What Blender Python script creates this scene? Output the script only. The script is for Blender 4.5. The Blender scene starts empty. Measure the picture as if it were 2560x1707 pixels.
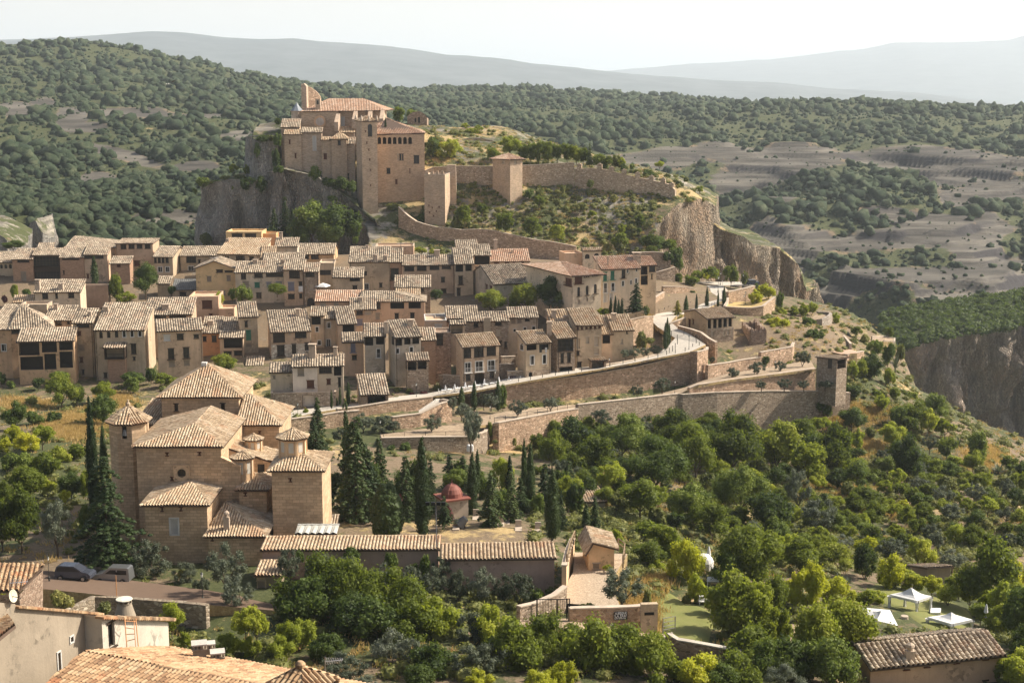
import bpy, math, random
import numpy as np
from mathutils import Vector, Matrix, noise as mnoise
R = math.radians
rng = np.random.default_rng(7); random.seed(7)
sc = bpy.context.scene
COL = sc.collection
# camera
PITCH = R(10.1); F = 3555.5; CT, ST = math.cos(PITCH), math.sin(PITCH)
cam = bpy.data.cameras.new('camera'); camo = bpy.data.objects.new('camera', cam); COL.objects.link(camo)
cam.lens = 50.0; cam.sensor_width = 36.0; cam.clip_start = 1.0; cam.clip_end = 60000
camo.rotation_euler = (math.pi/2 - PITCH, 0, 0); sc.camera = camo
# sky, sun, exposure
SUN_EL, SUN_AZ = R(41), R(74)            # azimuth measured from +Y towards +X
w = bpy.data.worlds.new('World'); sc.world = w; w.use_nodes = True
nt = w.node_tree; bg = nt.nodes['Background']
sky = nt.nodes.new('ShaderNodeTexSky'); sky.sky_type = 'NISHITA'; sky.sun_disc = False
sky.sun_elevation = SUN_EL; sky.sun_rotation = SUN_AZ; sky.altitude = 600
sky.air_density = 1.0; sky.dust_density = 7.0; sky.ozone_density = 0.3
tcw = nt.nodes.new('ShaderNodeTexCoord'); sxw = nt.nodes.new('ShaderNodeSeparateXYZ'); nt.links.new(tcw.outputs['Generated'], sxw.inputs[0])
rw = nt.nodes.new('ShaderNodeMapRange'); rw.inputs[1].default_value = .0; rw.inputs[2].default_value = .22; rw.inputs[3].default_value = .85; rw.inputs[4].default_value = 0; nt.links.new(sxw.outputs[2], rw.inputs[0])
mw_ = nt.nodes.new('ShaderNodeMixRGB'); mw_.inputs[2].default_value = (11.5, 10.9, 10, 1); nt.links.new(rw.outputs[0], mw_.inputs[0]); nt.links.new(sky.outputs[0], mw_.inputs[1])   # bright hazy band above the horizon
nt.links.new(mw_.outputs[0], bg.inputs[0]); bg.inputs[1].default_value = 0.086
sl = bpy.data.lights.new('sun', 'SUN'); sl.energy = 5.0; sl.angle = R(0.6); sl.color = (1.0, 0.92, 0.79)
so = bpy.data.objects.new('sun', sl); COL.objects.link(so)
sv = Vector((math.cos(SUN_EL)*math.sin(SUN_AZ), math.cos(SUN_EL)*math.cos(SUN_AZ), math.sin(SUN_EL)))
so.rotation_euler = sv.to_track_quat('Z', 'Y').to_euler()
sc.view_settings.view_transform = 'Standard'; sc.view_settings.look = 'None'
sc.view_settings.exposure = 0.64; sc.view_settings.gamma = 1.0
sc.cycles.volume_bounces = 1; sc.cycles.max_bounces = 6; sc.cycles.diffuse_bounces = 3
sc.cycles.transparent_max_bounces = 8; sc.cycles.use_denoising = True
# projection helpers
def m_of(v):
 yc = (853.5 - v)/F
 return (-ST + yc*CT)/(CT + yc*ST)
def P(u, v, Y):
 Z = Y*m_of(v); t = Y*CT - Z*ST
 return Vector(((u - 1280.0)/F*t, Y, Z))
def proj(p):
 t = p[1]*CT - p[2]*ST
 return 1280 + F*p[0]/t, 853.5 - F*(p[1]*ST + p[2]*CT)/t
S1 = 640/2352
FR = {'A': (0, 560, S1), 'B': (440, 540, S1), 'C': (900, 560, S1), 'D': (1280, 600, S1), 'Q': (480, 180, S1),
      'R': (1040, 280, 800/2352), 'K': (200, 880, 640/1792), 'M': (600, 940, 640/1930), 'E': (1280, 1287, S1),
      'G': (1920, 1287, S1), 'L': (0, 1287, S1), 'N': (1740, 680, S1), 'W': (1100, 900, S1), 'S': (0, 0, 1.0),
      'J': (640, 1287, S1)}
def fr(f, u, v):
 a, b, s = FR[f]; return a + u*s, b + v*s
def FP(f, u, v, Y): return P(*fr(f, u, v), Y)
# object helpers
def tag(o, label=None, cat=None, group=None, kind=None):
 if label: o['label'] = label
 if cat: o['category'] = cat
 if group: o['group'] = group
 if kind: o['kind'] = kind
 return o
def thing(name, label, cat, loc=(0, 0, 0), group=None, rz=0):
 o = bpy.data.objects.new(name, None); COL.objects.link(o); o.location = loc; o.rotation_euler = (0, 0, rz)
 o.empty_display_size = .5
 return tag(o, label, cat, group)
class MB:
 def __init__(s): s.v = []; s.f = []; s.uv = []; s.mi = []; s.n = 0; s.smooth = False
 def quads(s, V, Fc, UV=None, mi=0):
  V = np.asarray(V, float).reshape(-1, 3); Fc = np.asarray(Fc, int)
  s.v.append(V); s.f.append(Fc + s.n)
  if UV is None: UV = np.zeros((len(V), 2))
  s.uv.append(np.asarray(UV, float)[Fc.reshape(-1)]); s.mi.append(np.full(len(Fc), mi)); s.n += len(V)
 def poly(s, pts, uv=None, mi=0):
  pts = [Vector(p) for p in pts]
  if uv is None:
   n = (pts[1]-pts[0]).cross(pts[2]-pts[0])
   if n.length < 1e-9: n = Vector((0, 0, 1))
   n.normalize()
   if abs(n.z) > .7: a, b = Vector((1, 0, 0)), Vector((0, 1, 0))
   else:
    b = Vector((0, 0, 1)); a = b.cross(n).normalized()
   uv = [(p.dot(a), p.dot(b)) for p in pts]
  s.quads([tuple(p) for p in pts], [list(range(len(pts)))], uv, mi)
 def box(s, c, sx, sy, sz, ex=(1, 0, 0), mi=0, taper=1.0):
  """box with base centre c, half-open: sizes along ex, its left normal, z"""
  ex = Vector(ex).normalized(); ey = Vector((-ex.y, ex.x, 0)); c = Vector(c)
  lo = [c + ex*(a*sx/2) + ey*(b*sy/2) for a, b in ((-1, -1), (1, -1), (1, 1), (-1, 1))]
  hi = [c + ex*(a*sx/2*taper) + ey*(b*sy/2*taper) + Vector((0, 0, sz)) for a, b in ((-1, -1), (1, -1), (1, 1), (-1, 1))]
  for i in range(4):
   j = (i+1) % 4; s.poly([lo[i], lo[j], hi[j], hi[i]], mi=mi)
  s.poly(hi, mi=mi); s.poly(lo[::-1], mi=mi)
 def rod(s, a, b, r0, r1=None, n=8, mi=0, cap=True):
  a, b = Vector(a), Vector(b); r1 = r0 if r1 is None else r1
  d = (b-a).normalized(); e = d.orthogonal().normalized(); g = d.cross(e)
  V = [];
  for q, r in ((a, r0), (b, r1)):
   for i in range(n):
    t = 2*math.pi*i/n; V.append(tuple(q + (e*math.cos(t) + g*math.sin(t))*r))
  s.quads(V, [[i, (i+1) % n, n+(i+1) % n, n+i] for i in range(n)], mi=mi)
  if cap:
   s.quads(V[n:], [list(range(n))], mi=mi); s.quads(V[:n], [list(range(n))[::-1]], mi=mi)
 def lathe(s, c, prof, n=12, mi=0, ph=0):
  c = Vector(c); V = []
  for r, z in prof:
   for i in range(n):
    t = 2*math.pi*(i+ph)/n; V.append((c.x + r*math.cos(t), c.y + r*math.sin(t), c.z + z))
  Fq = [[k*n+i, k*n+(i+1) % n, (k+1)*n+(i+1) % n, (k+1)*n+i] for k in range(len(prof)-1) for i in range(n)]
  s.quads(V, Fq, UV=[(p[0]+p[1], p[2]) for p in V], mi=mi)
 def build(s, name, mats, parent=None, loc=None, smooth=False):
  me = bpy.data.meshes.new(name)
  V = np.concatenate(s.v); org = Vector(loc) if loc is not None else (parent.location if parent is not None and parent.type == 'EMPTY' else Vector((0, 0, 0)))
  p = parent
  if p is not None and p.type != 'EMPTY': org = ORG.get(p.name, Vector((0, 0, 0)))
  V = V - np.array(org)
  loops = np.concatenate([f.reshape(-1) for f in s.f]); tot = np.concatenate([np.full(len(f), f.shape[1]) for f in s.f])
  start = np.concatenate([[0], np.cumsum(tot)[:-1]])
  me.vertices.add(len(V)); me.vertices.foreach_set('co', V.reshape(-1))
  me.loops.add(len(loops)); me.loops.foreach_set('vertex_index', loops.astype(np.int32))
  me.polygons.add(len(tot)); me.polygons.foreach_set('loop_start', start.astype(np.int32)); me.polygons.foreach_set('loop_total', tot.astype(np.int32))
  me.polygons.foreach_set('material_index', np.concatenate(s.mi).astype(np.int32))
  me.polygons.foreach_set('use_smooth', np.full(len(tot), smooth))
  ul = me.uv_layers.new(name='UVMap'); ul.data.foreach_set('uv', np.concatenate(s.uv).reshape(-1))
  me.update(calc_edges=True); me.validate(clean_customdata=False)
  for m in (mats if isinstance(mats, (list, tuple)) else [mats]): me.materials.append(m)
  o = bpy.data.objects.new(name, me); COL.objects.link(o)
  if parent is None: o.location = org
  else: o.parent = parent
  ORG[o.name] = Vector(org)
  return o
ORG = {}
# materials
MATS = {}
def newmat(name):
 m = bpy.data.materials.new(name); m.use_nodes = True
 nt = m.node_tree; b = nt.nodes['Principled BSDF']; b.inputs['Roughness'].default_value = .9
 b.inputs['Specular IOR Level'].default_value = .25
 return m, nt, b
def N(nt, t, **kw):
 n = nt.nodes.new('ShaderNode'+t)
 for k, v in kw.items():
  if k.startswith('i_'): n.inputs[k[2:].replace('_', ' ')].default_value = v
  else: setattr(n, k, v)
 return n
def ramp(nt, fac, stops, interp='LINEAR'):
 r = N(nt, 'ValToRGB'); r.color_ramp.interpolation = interp
 e = r.color_ramp.elements
 while len(e) < len(stops): e.new(.5)
 for q, (p, c) in zip(e, stops): q.position = p; q.color = (*c, 1) if len(c) == 3 else c
 nt.links.new(fac, r.inputs[0]); return r.outputs[0]
def mix(nt, fac, a, b, mode='MIX'):
 n = N(nt, 'MixRGB', blend_type=mode)
 for i, x in ((0, fac), (1, a), (2, b)):
  if hasattr(x, 'is_output'): nt.links.new(x, n.inputs[i])
  else: n.inputs[i].default_value = x if not isinstance(x, tuple) else (*x, 1)[:4]
 return n.outputs[0]
def bump(nt, b, h, strength=.4, dist=.05):
 n = N(nt, 'Bump'); n.inputs['Strength'].default_value = strength; n.inputs['Distance'].default_value = dist
 nt.links.new(h, n.inputs['Height']); nt.links.new(n.outputs[0], b.inputs['Normal'])
def noise_(nt, vec, scale, detail=4, rough=.6, sc3=None):
 if sc3:
  mp = N(nt, 'Mapping'); mp.inputs['Scale'].default_value = sc3; nt.links.new(vec, mp.inputs[0]); vec = mp.outputs[0]
 n = N(nt, 'TexNoise'); n.inputs['Scale'].default_value = scale; n.inputs['Detail'].default_value = detail; n.inputs['Roughness'].default_value = rough
 nt.links.new(vec, n.inputs['Vector']); return n.outputs['Fac']
def gpos(nt):
 return N(nt, 'NewGeometry').outputs['Position']
def plain(name, c, rough=.7, metal=0, spec=.3):
 if name in MATS: return MATS[name]
 m, nt, b = newmat(name); b.inputs['Roughness'].default_value = rough; b.inputs['Metallic'].default_value = metal
 b.inputs['Specular IOR Level'].default_value = spec
 p = gpos(nt); f = noise_(nt, p, 1.7, 3)
 nt.links.new(mix(nt, f, tuple(x*.82 for x in c), tuple(min(1, x*1.15) for x in c)), b.inputs['Base Color'])
 MATS[name] = m; return m
def plaster(c, stain=.55, key=None):
 k = ('pl', tuple(round(x, 3) for x in c), stain)
 if k in MATS: return MATS[k]
 c = tuple(min(.85, x*1.1) for x in c); m, nt, b = newmat('plaster'); p = gpos(nt)
 big = noise_(nt, p, .22, 5, .65); streak = noise_(nt, p, 1.0, 4, .7, (1.3, 1.3, .16)); fine = noise_(nt, p, 6, 3, .7)
 dk = tuple(x*.62 for x in c); lt = tuple(min(1, x*1.22) for x in c)
 col = mix(nt, ramp(nt, big, [(.35, (0, 0, 0)), (.65, (1, 1, 1))]), dk if stain > .6 else tuple(x*.82 for x in c), lt)
 col = mix(nt, ramp(nt, streak, [(.5, (0, 0, 0)), (.72, (stain, stain, stain))]), col, tuple(x*.55 for x in c))
 col = mix(nt, ramp(nt, fine, [(.3, (0, 0, 0)), (.7, (.5, .5, .5))]), col, tuple(min(1, x*1.1) for x in c))
 vs_ = N(nt, 'TexVoronoi'); vs_.inputs['Scale'].default_value = 2.4; nt.links.new(p, vs_.inputs['Vector']); sp_ = N(nt, 'SeparateColor'); nt.links.new(vs_.outputs['Color'], sp_.inputs[0])
 bare = ramp(nt, sp_.outputs[0], [(0, tuple(x*.45 for x in c)), (1, tuple(min(1, x*1.15) for x in c))]); col = mix(nt, ramp(nt, noise_(nt, p, .33, 6, .7), [(.56, (0, 0, 0)), (.6, (.8,)*3)]), col, bare)
 nt.links.new(col, b.inputs['Base Color']); bump(nt, b, fine, .35, .05)
 MATS[k] = m; return m
def rubble(c=(.33, .22, .14), mort=(.42, .34, .25), scale=1.7, key='rubble', var=.5):
 k = (key, c, scale)
 if k in MATS: return MATS[k]
 m, nt, b = newmat('rubble_stone'); p = gpos(nt)
 mp = N(nt, 'Mapping'); mp.inputs['Scale'].default_value = (scale, scale, scale*1.7); nt.links.new(p, mp.inputs[0])
 vo = N(nt, 'TexVoronoi', feature='F1'); vo.inputs['Scale'].default_value = 1; nt.links.new(mp.outputs[0], vo.inputs['Vector'])
 ve = N(nt, 'TexVoronoi', feature='DISTANCE_TO_EDGE'); ve.inputs['Scale'].default_value = 1; nt.links.new(mp.outputs[0], ve.inputs['Vector'])
 sep = N(nt, 'SeparateColor'); nt.links.new(vo.outputs['Color'], sep.inputs[0])
 st = ramp(nt, sep.outputs[0], [(0, tuple(x*(1-var) for x in c)), (.45, c), (.8, (c[0]*1.15, c[1]*1.25, c[2]*1.35)), (1, (min(1, c[0]*1.9), min(1, c[1]*2.1), min(1, c[2]*2.3)))])
 big = noise_(nt, p, .15, 4)
 st = mix(nt, ramp(nt, big, [(.35, (0, 0, 0)), (.7, (.6, .6, .6))]), st, (c[0]*.7, c[1]*.72, c[2]*.75))
 col = mix(nt, ramp(nt, ve.outputs[0], [(.0, (1, 1, 1)), (.09, (0, 0, 0))]), st, mort)
 nt.links.new(col, b.inputs['Base Color']); bump(nt, b, ramp(nt, ve.outputs[0], [(0, (0, 0, 0)), (.2, (1, 1, 1))]), .6, .08)
 MATS[k] = m; return m
def ashlar(c=(.5, .33, .19), bw=.9, rh=.42, key='ash', mort=.6, dirt=.5):
 k = (key, c, bw)
 if k in MATS: return MATS[k]
 m, nt, b = newmat('ashlar_stone'); uv = N(nt, 'UVMap').outputs[0]; p = gpos(nt)
 br = N(nt, 'TexBrick'); nt.links.new(uv, br.inputs['Vector']); br.inputs['Scale'].default_value = 1
 br.inputs['Brick Width'].default_value = bw; br.inputs['Row Height'].default_value = rh; br.inputs['Mortar Size'].default_value = .022
 br.inputs['Color1'].default_value = (c[0]*.72, c[1]*.7, c[2]*.68, 1); br.inputs['Color2'].default_value = (min(1, c[0]*1.18), min(1, c[1]*1.2), min(1, c[2]*1.25), 1)
 br.inputs['Mortar'].default_value = (c[0]*mort, c[1]*mort, c[2]*mort, 1); br.inputs['Mortar Smooth'].default_value = .3; br.inputs['Bias'].default_value = .1
 big = noise_(nt, p, .3, 5, .65); fine = noise_(nt, p, 3.5, 4, .7)
 col = mix(nt, ramp(nt, big, [(.38, (0, 0, 0)), (.72, (dirt, dirt, dirt))]), br.outputs['Color'], (c[0]*.55, c[1]*.6, c[2]*.68))
 col = mix(nt, ramp(nt, fine, [(.4, (0, 0, 0)), (.75, (.35, .35, .35))]), col, (min(1, c[0]*1.35), min(1, c[1]*1.4), min(1, c[2]*1.5)))
 nt.links.new(col, b.inputs['Base Color']); bump(nt, b, mix(nt, .35, br.outputs['Fac'], fine), -.5, .05)
 MATS[k] = m; return m
def tiles(kind='v'):
 k = ('tiles', kind)
 if k in MATS: return MATS[k]
 stops = {'v': [(0, (.05, .042, .034)), (.24, (.2, .16, .12)), (.52, (.41, .325, .235)), (.85, (.63, .53, .4)), (1, (.38, .25, .17))],
             'r': [(0, (.2, .12, .08)), (.25, (.44, .27, .18)), (.6, (.58, .4, .28)), (.85, (.66, .52, .4)), (1, (.55, .3, .19))],
             'c': [(0, (.13, .085, .055)), (.2, (.33, .235, .15)), (.55, (.5, .38, .25)), (.85, (.62, .5, .36)), (1, (.45, .25, .14))],
             'f': [(0, (.09, .055, .035)), (.25, (.25, .145, .08)), (.55, (.42, .27, .15)), (.85, (.5, .37, .23)), (1, (.42, .16, .07))],
             'g': [(0, (.12, .12, .12)), (.5, (.2, .2, .19)), (1, (.28, .27, .25))]}[kind]
 m, nt, b = newmat('roof_tiles'); b.inputs['Roughness'].default_value = .85
 uv = N(nt, 'UVMap').outputs[0]; p = gpos(nt)
 fl = N(nt, 'VectorMath', operation='FLOOR'); nt.links.new(uv, fl.inputs[0])
 wn = N(nt, 'TexWhiteNoise', noise_dimensions='2D'); nt.links.new(fl.outputs[0], wn.inputs['Vector'])
 big = noise_(nt, p, .35, 4, .65)
 s = N(nt, 'Math', operation='MULTIPLY_ADD'); nt.links.new(wn.outputs['Value'], s.inputs[0]); s.inputs[1].default_value = .52
 a = N(nt, 'Math', operation='MULTIPLY_ADD'); nt.links.new(big, a.inputs[0]); a.inputs[1].default_value = .9; a.inputs[2].default_value = -.17
 nt.links.new(a.outputs[0], s.inputs[2])
 col = ramp(nt, s.outputs[0], stops)
 fx = N(nt, 'SeparateXYZ'); frc = N(nt, 'VectorMath', operation='FRACTION'); nt.links.new(uv, frc.inputs[0]); nt.links.new(frc.outputs[0], fx.inputs[0])
 chn = ramp(nt, fx.outputs[0], [(0, (1, 1, 1)), (.12, (1, 1, 1)), (.24, (0, 0, 0)), (.76, (0, 0, 0)), (.88, (1, 1, 1))])   # channel tiles darker than the cover tiles
 col = mix(nt, mix(nt, 1.0, chn, (.62, .62, .62), 'MULTIPLY'), col, stops[0][1])
 col = mix(nt, ramp(nt, noise_(nt, p, .45, 3, .5), [(.58, (0, 0, 0)), (.63, (.45,)*3)]), col, stops[-1][1])
 lich = noise_(nt, p, 1.6, 5, .75)
 col = mix(nt, ramp(nt, lich, [(.55, (0, 0, 0)), (.7, (.65, .65, .65))]), col, (.07, .06, .05))
 nt.links.new(col, b.inputs['Base Color']); bump(nt, b, noise_(nt, p, 7, 3, .7), .4, .03)
 MATS[k] = m; return m
def rockmat(key, base, dark, warm, warm_amt=.5, strata=False):
 if key in MATS: return MATS[key]
 m, nt, b = newmat(key); p = gpos(nt)
 sc3 = (.05, .05, .9) if strata else (1, 1, .13)
 st = noise_(nt, p, 1.0 if strata else .55, 8, .68, sc3); big = noise_(nt, p, .06, 5, .6, (1, 1, .5)); fine = noise_(nt, p, .9, 8, .75)
 col = ramp(nt, st, [(.34, dark), (.5, base), (.66, tuple(min(1, x*1.5) for x in base))])
 col = mix(nt, ramp(nt, big, [(.48, (0, 0, 0)), (.62, (warm_amt,)*3)]), col, warm)
 col = mix(nt, ramp(nt, fine, [(.42, (.75,)*3), (.6, (0, 0, 0))]), col, tuple(x*.6 for x in base))
 mp = N(nt, 'Mapping'); mp.inputs['Scale'].default_value = (.35, .35, .09); nt.links.new(p, mp.inputs[0]); wv = N(nt, 'VectorMath', operation='ADD'); nt.links.new(mp.outputs[0], wv.inputs[0]); nz_ = N(nt, 'TexNoise'); nz_.inputs['Scale'].default_value = .25; nz_.inputs['Detail'].default_value = 4; nt.links.new(p, nz_.inputs['Vector']); nt.links.new(nz_.outputs['Color'], wv.inputs[1])
 ve = N(nt, 'TexVoronoi', feature='DISTANCE_TO_EDGE'); nt.links.new(wv.outputs[0], ve.inputs['Vector'])
 col = mix(nt, ramp(nt, ve.outputs[0], [(.0, (.8,)*3), (.07, (0, 0, 0))]), col, tuple(x*.3 for x in base))
 nt.links.new(col, b.inputs['Base Color'])
 bump(nt, b, mix(nt, .4, mix(nt, .5, st, fine), ramp(nt, ve.outputs[0], [(0, (0, 0, 0)), (.25, (1, 1, 1))])), 1.0, 2.5)
 MATS[key] = m; return m
def ground_mat(key='ground_soil', far=False):
 """cover taken from the vertex colour: r = bare rock, g = green undergrowth, b = dry grass"""
 if key in MATS: return MATS[key]
 m, nt, b = newmat(key); p = gpos(nt)
 at = N(nt, 'Attribute', attribute_name='cover'); sep = N(nt, 'SeparateColor'); nt.links.new(at.outputs['Color'], sep.inputs[0])
 k = .25 if far else 1.0
 n1 = noise_(nt, p, .35*k, 8, .7); n2 = noise_(nt, p, 2.2*k, 6, .75)
 soil = ramp(nt, n2, [(.3, (.12, .085, .05)), (.7, (.27, .2, .13))])
 dry = ramp(nt, n2, [(.3, (.27, .18, .08)), (.55, (.45, .33, .16)), (.75, (.56, .44, .24))])
 green = ramp(nt, n2, [(.3, (.035, .045, .014)), (.55, (.075, .085, .03)), (.75, (.16, .15, .065))])
 strat = noise_(nt, p, 1.0, 7, .65, (.012*(1 if far else 4), .012*(1 if far else 4), .28*(1 if far else 3)))
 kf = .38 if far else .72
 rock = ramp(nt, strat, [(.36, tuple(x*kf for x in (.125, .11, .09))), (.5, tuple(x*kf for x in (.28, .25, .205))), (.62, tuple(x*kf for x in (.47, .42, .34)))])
 def thr(ch, lo=.42, hi=.58):
  a = N(nt, 'Math', operation='MULTIPLY_ADD'); nt.links.new(n1, a.inputs[0]); a.inputs[1].default_value = 1.7
  s = N(nt, 'Math', operation='SUBTRACT'); nt.links.new(sep.outputs[ch], s.inputs[0]); s.inputs[1].default_value = .85
  nt.links.new(s.outputs[0], a.inputs[2]); return ramp(nt, a.outputs[0], [(lo, (0, 0, 0)), (hi, (1, 1, 1))])
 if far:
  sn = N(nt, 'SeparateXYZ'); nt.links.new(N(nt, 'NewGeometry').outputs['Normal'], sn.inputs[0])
  rock = mix(nt, ramp(nt, sn.outputs[2], [(.80, (1, 1, 1)), (.93, (0, 0, 0))]), rock, (.045, .04, .042))  # steep ledge faces darkened: stained rock, with their shadow put into the colour
 c = mix(nt, thr(1), soil, green); c = mix(nt, thr(2), c, dry); c = mix(nt, thr(0), c, rock)
 nt.links.new(c, b.inputs['Base Color']); bump(nt, b, mix(nt, .5, n2, strat), .8, .35 if not far else 2.0)
 MATS[key] = m; return m
def leafmat(name, dark, light, yellow=None, ya=0., trans=.35):
 if name in MATS: return MATS[name]
 m = bpy.data.materials.new(name); m.use_nodes = True; nt = m.node_tree; b = nt.nodes['Principled BSDF']
 b.inputs['Roughness'].default_value = .6; b.inputs['Specular IOR Level'].default_value = .25
 oi = N(nt, 'ObjectInfo'); tc = N(nt, 'TexCoord')
 n1 = noise_(nt, tc.outputs['Object'], .9, 4, .6); n2 = noise_(nt, tc.outputs['Object'], 6, 2, .6)
 f = N(nt, 'Math', operation='MULTIPLY_ADD'); nt.links.new(n1, f.inputs[0]); f.inputs[1].default_value = .9
 g = N(nt, 'Math', operation='MULTIPLY_ADD'); nt.links.new(oi.outputs['Random'], g.inputs[0]); g.inputs[1].default_value = .5; g.inputs[2].default_value = -.3
 nt.links.new(g.outputs[0], f.inputs[2])
 h = N(nt, 'Math', operation='MULTIPLY_ADD'); nt.links.new(n2, h.inputs[0]); h.inputs[1].default_value = .4; nt.links.new(f.outputs[0], h.inputs[2])
 st = [(.25, dark), (.7, light)] + ([(.95, yellow)] if yellow else [])
 c = ramp(nt, h.outputs[0], st)
 nt.links.new(c, b.inputs['Base Color'])
 tr = N(nt, 'BsdfTranslucent'); nt.links.new(mix(nt, .5, c, (light[0]*1.6, light[1]*1.6, light[2]*.8)), tr.inputs[0])
 mx = N(nt, 'MixShader'); mx.inputs[0].default_value = trans
 out = nt.nodes['Material Output']
 nt.links.new(b.outputs[0], mx.inputs[1]); nt.links.new(tr.outputs[0], mx.inputs[2]); nt.links.new(mx.outputs[0], out.inputs[0])
 MATS[name] = m; return m
def setcover(o, cov):
 me = o.data; a = me.color_attributes.new('cover', 'FLOAT_COLOR', 'POINT')
 c = np.ones((len(me.vertices), 4)); c[:, :3] = cov; a.data.foreach_set('color', c.reshape(-1))
def tps(pts, lam=0.5):
 pts = np.array(pts, float); X = pts[:, :2]/100.; z = pts[:, 2]; n = len(X)
 def U(r2): return np.where(r2 > 1e-12, .5*r2*np.log(np.maximum(r2, 1e-12)), 0)
 K = U(((X[:, None]-X[None])**2).sum(-1)) + lam*np.eye(n)*.01
 Pm = np.c_[np.ones(n), X]; A = np.block([[K, Pm], [Pm.T, np.zeros((3, 3))]])
 sol = np.linalg.solve(A, np.r_[z, 0, 0, 0]); wv, a = sol[:n], sol[n:]
 def ev(x, y):
  q = np.stack([np.ravel(x), np.ravel(y)], -1)/100.; out = np.empty(len(q))
  for i in range(0, len(q), 20000):
   s = q[i:i+20000]; out[i:i+20000] = U(((s[:, None]-X[None])**2).sum(-1))@wv + a[0] + s@a[1:]
  return out.reshape(np.shape(x))
 return ev
def vnoise(x, y, seed=0, octv=5, lac=2.0, gain=.5):
 """cheap tiling-free value noise in numpy, about -1..1"""
 tot = np.zeros_like(x, float); amp = 1.; fq = 1.; nrm = 0
 for o in range(octv):
  xi = np.floor(x*fq).astype(np.int64); yi = np.floor(y*fq).astype(np.int64); xf = x*fq-xi; yf = y*fq-yi
  def h(a, b):
   n = (a*374761393 + b*668265263 + (seed+o)*69069) & 0xffffffff
   n = ((n ^ (n >> 13))*1274126177) & 0xffffffff
   return ((n ^ (n >> 16)) & 0xffff)/32767.5 - 1
  u = xf*xf*(3-2*xf); v = yf*yf*(3-2*yf)
  tot += amp*((h(xi, yi)*(1-u)+h(xi+1, yi)*u)*(1-v) + (h(xi, yi+1)*(1-u)+h(xi+1, yi+1)*u)*v)
  nrm += amp; amp *= gain; fq *= lac
 return tot/nrm
def gridmesh(name, X, Y, Z, mat, cover=None, smooth=True):
 ny, nx = X.shape; mb = MB(); V = np.stack([X, Y, Z], -1).reshape(-1, 3)
 i = np.arange(ny-1)[:, None]*nx + np.arange(nx-1)[None]; i = i.reshape(-1)
 mb.quads(V, np.stack([i, i+1, i+nx+1, i+nx], -1), UV=V[:, :2])
 o = mb.build(name, mat, smooth=smooth)
 if cover is not None: setcover(o, cover.reshape(-1, 3))
 return o
# terrain
GP = [(-90, 0, -18), (0, 0, -18), (90, 0, -20), (-90, 55, -34), (0, 55, -36), (80, 55, -40), (-80, 92, -47), (0, 96, -49), (70, 96, -51)]
for u, v, D in [(300, 1640, 130), (700, 1690, 122), (1100, 1690, 122), (1500, 1690, 122), (1900, 1700, 122), (2400, 1760, 122), (100, 1470, 146), (350, 1462, 150), (600, 1475, 143),
    (700, 1450, 151), (1000, 1462, 149), (1390, 1495, 149), (1280, 1560, 138), (1450, 1430, 160), (1470, 1520, 147), (1530, 1580, 139), (1700, 1620, 135), (1660, 1510, 155), (1750, 1600, 140),
    (2330, 1530, 160), (1990, 1510, 151), (1990, 1600, 141), (2330, 1450, 185), (2130, 1420, 180), (1800, 1400, 178), (2500, 1300, 225), (2000, 1300, 220), (1750, 1300, 205), (2000, 1150, 275),
    (2500, 1150, 290), (2560, 1080, 325), (2360, 1040, 318), (2260, 960, 335), (2000, 1050, 298), (2100, 1035, 300), (1250, 1118, 254), (1700, 1066, 279), (1600, 1200, 225),
    (1500, 1300, 190), (1250, 1150, 240), (1300, 1050, 270), (1265, 1024, 284), (1740, 968, 303), (2050, 990, 304), (2150, 960, 312), (720, 1045, 262), (1030, 1010, 272),
    (100, 1050, 250), (150, 1200, 200), (100, 1350, 172), (320, 1120, 225), (650, 1080, 250), (100, 945, 298), (450, 950, 295), (800, 1030, 270), (950, 1110, 238), (1100, 1140, 236),
    (1100, 1300, 185), (1000, 1345, 172), (1250, 1340, 172), (850, 1300, 180), (900, 1480, 143),
    (150, 715, 365), (450, 700, 368), (500, 830, 330), (800, 690, 366), (1000, 690, 372), (1100, 760, 350), (1300, 770, 345), (1450, 800, 338), (900, 860, 318), (1200, 870, 318),
    (900, 640, 390), (500, 640, 400), (1200, 645, 392), (1450, 655, 395), (1650, 690, 392), (150, 640, 400), (-100, 700, 370), (-150, 950, 298), (-150, 1300, 180),
    (1870, 900, 325), (1960, 880, 326), (2100, 850, 337), (2040, 800, 365), (2180, 840, 360)]:
 p = P(u, v, D); GP.append(tuple(p))
GP += [(-260, 430, -75), (-120, 440, -68), (-70, 470, -70), (0, 480, -70), (120, 470, -90), (170, 440, -88), (120, 390, -66), (155, 370, -85), (190, 350, -110), (210, 300, -112), (190, 260, -90), (185, 200, -76), (150, 140, -62),
       (-260, 300, -62), (-260, 150, -52), (-220, 60, -38), (160, 60, -50), (0, 540, -80), (200, 540, -140), (-200, 540, -85), (300, 400, -160), (300, 200, -120), (300, 60, -80)]
zn = tps(GP, 1.0)
def ground(x, y):
 """height of the near ground sheet"""
 x = np.asarray(x, float); y = np.asarray(y, float)
 rim = np.interp(y, [230, 250, 280, 300, 318, 326, 335, 356, 380, 400, 420, 445], [215, 180, 160, 140, 120, 108, 97, 99, 95, 84, 80, 86])
 drop = np.clip((x-rim)*1.9, 0, 100)*np.clip((y-235)/30, 0, 1)
 return zn(x, y) - drop + .45*vnoise(x/9, y/9, 3, 4) + .8*vnoise(x/40, y/40, 5, 3)
xs = np.arange(-270, 306, 2.2); ys = np.arange(0, 545, 2.2)
X, Y = np.meshgrid(xs, ys); Z = ground(X, Y)
cov = np.zeros(X.shape+(3,))
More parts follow.
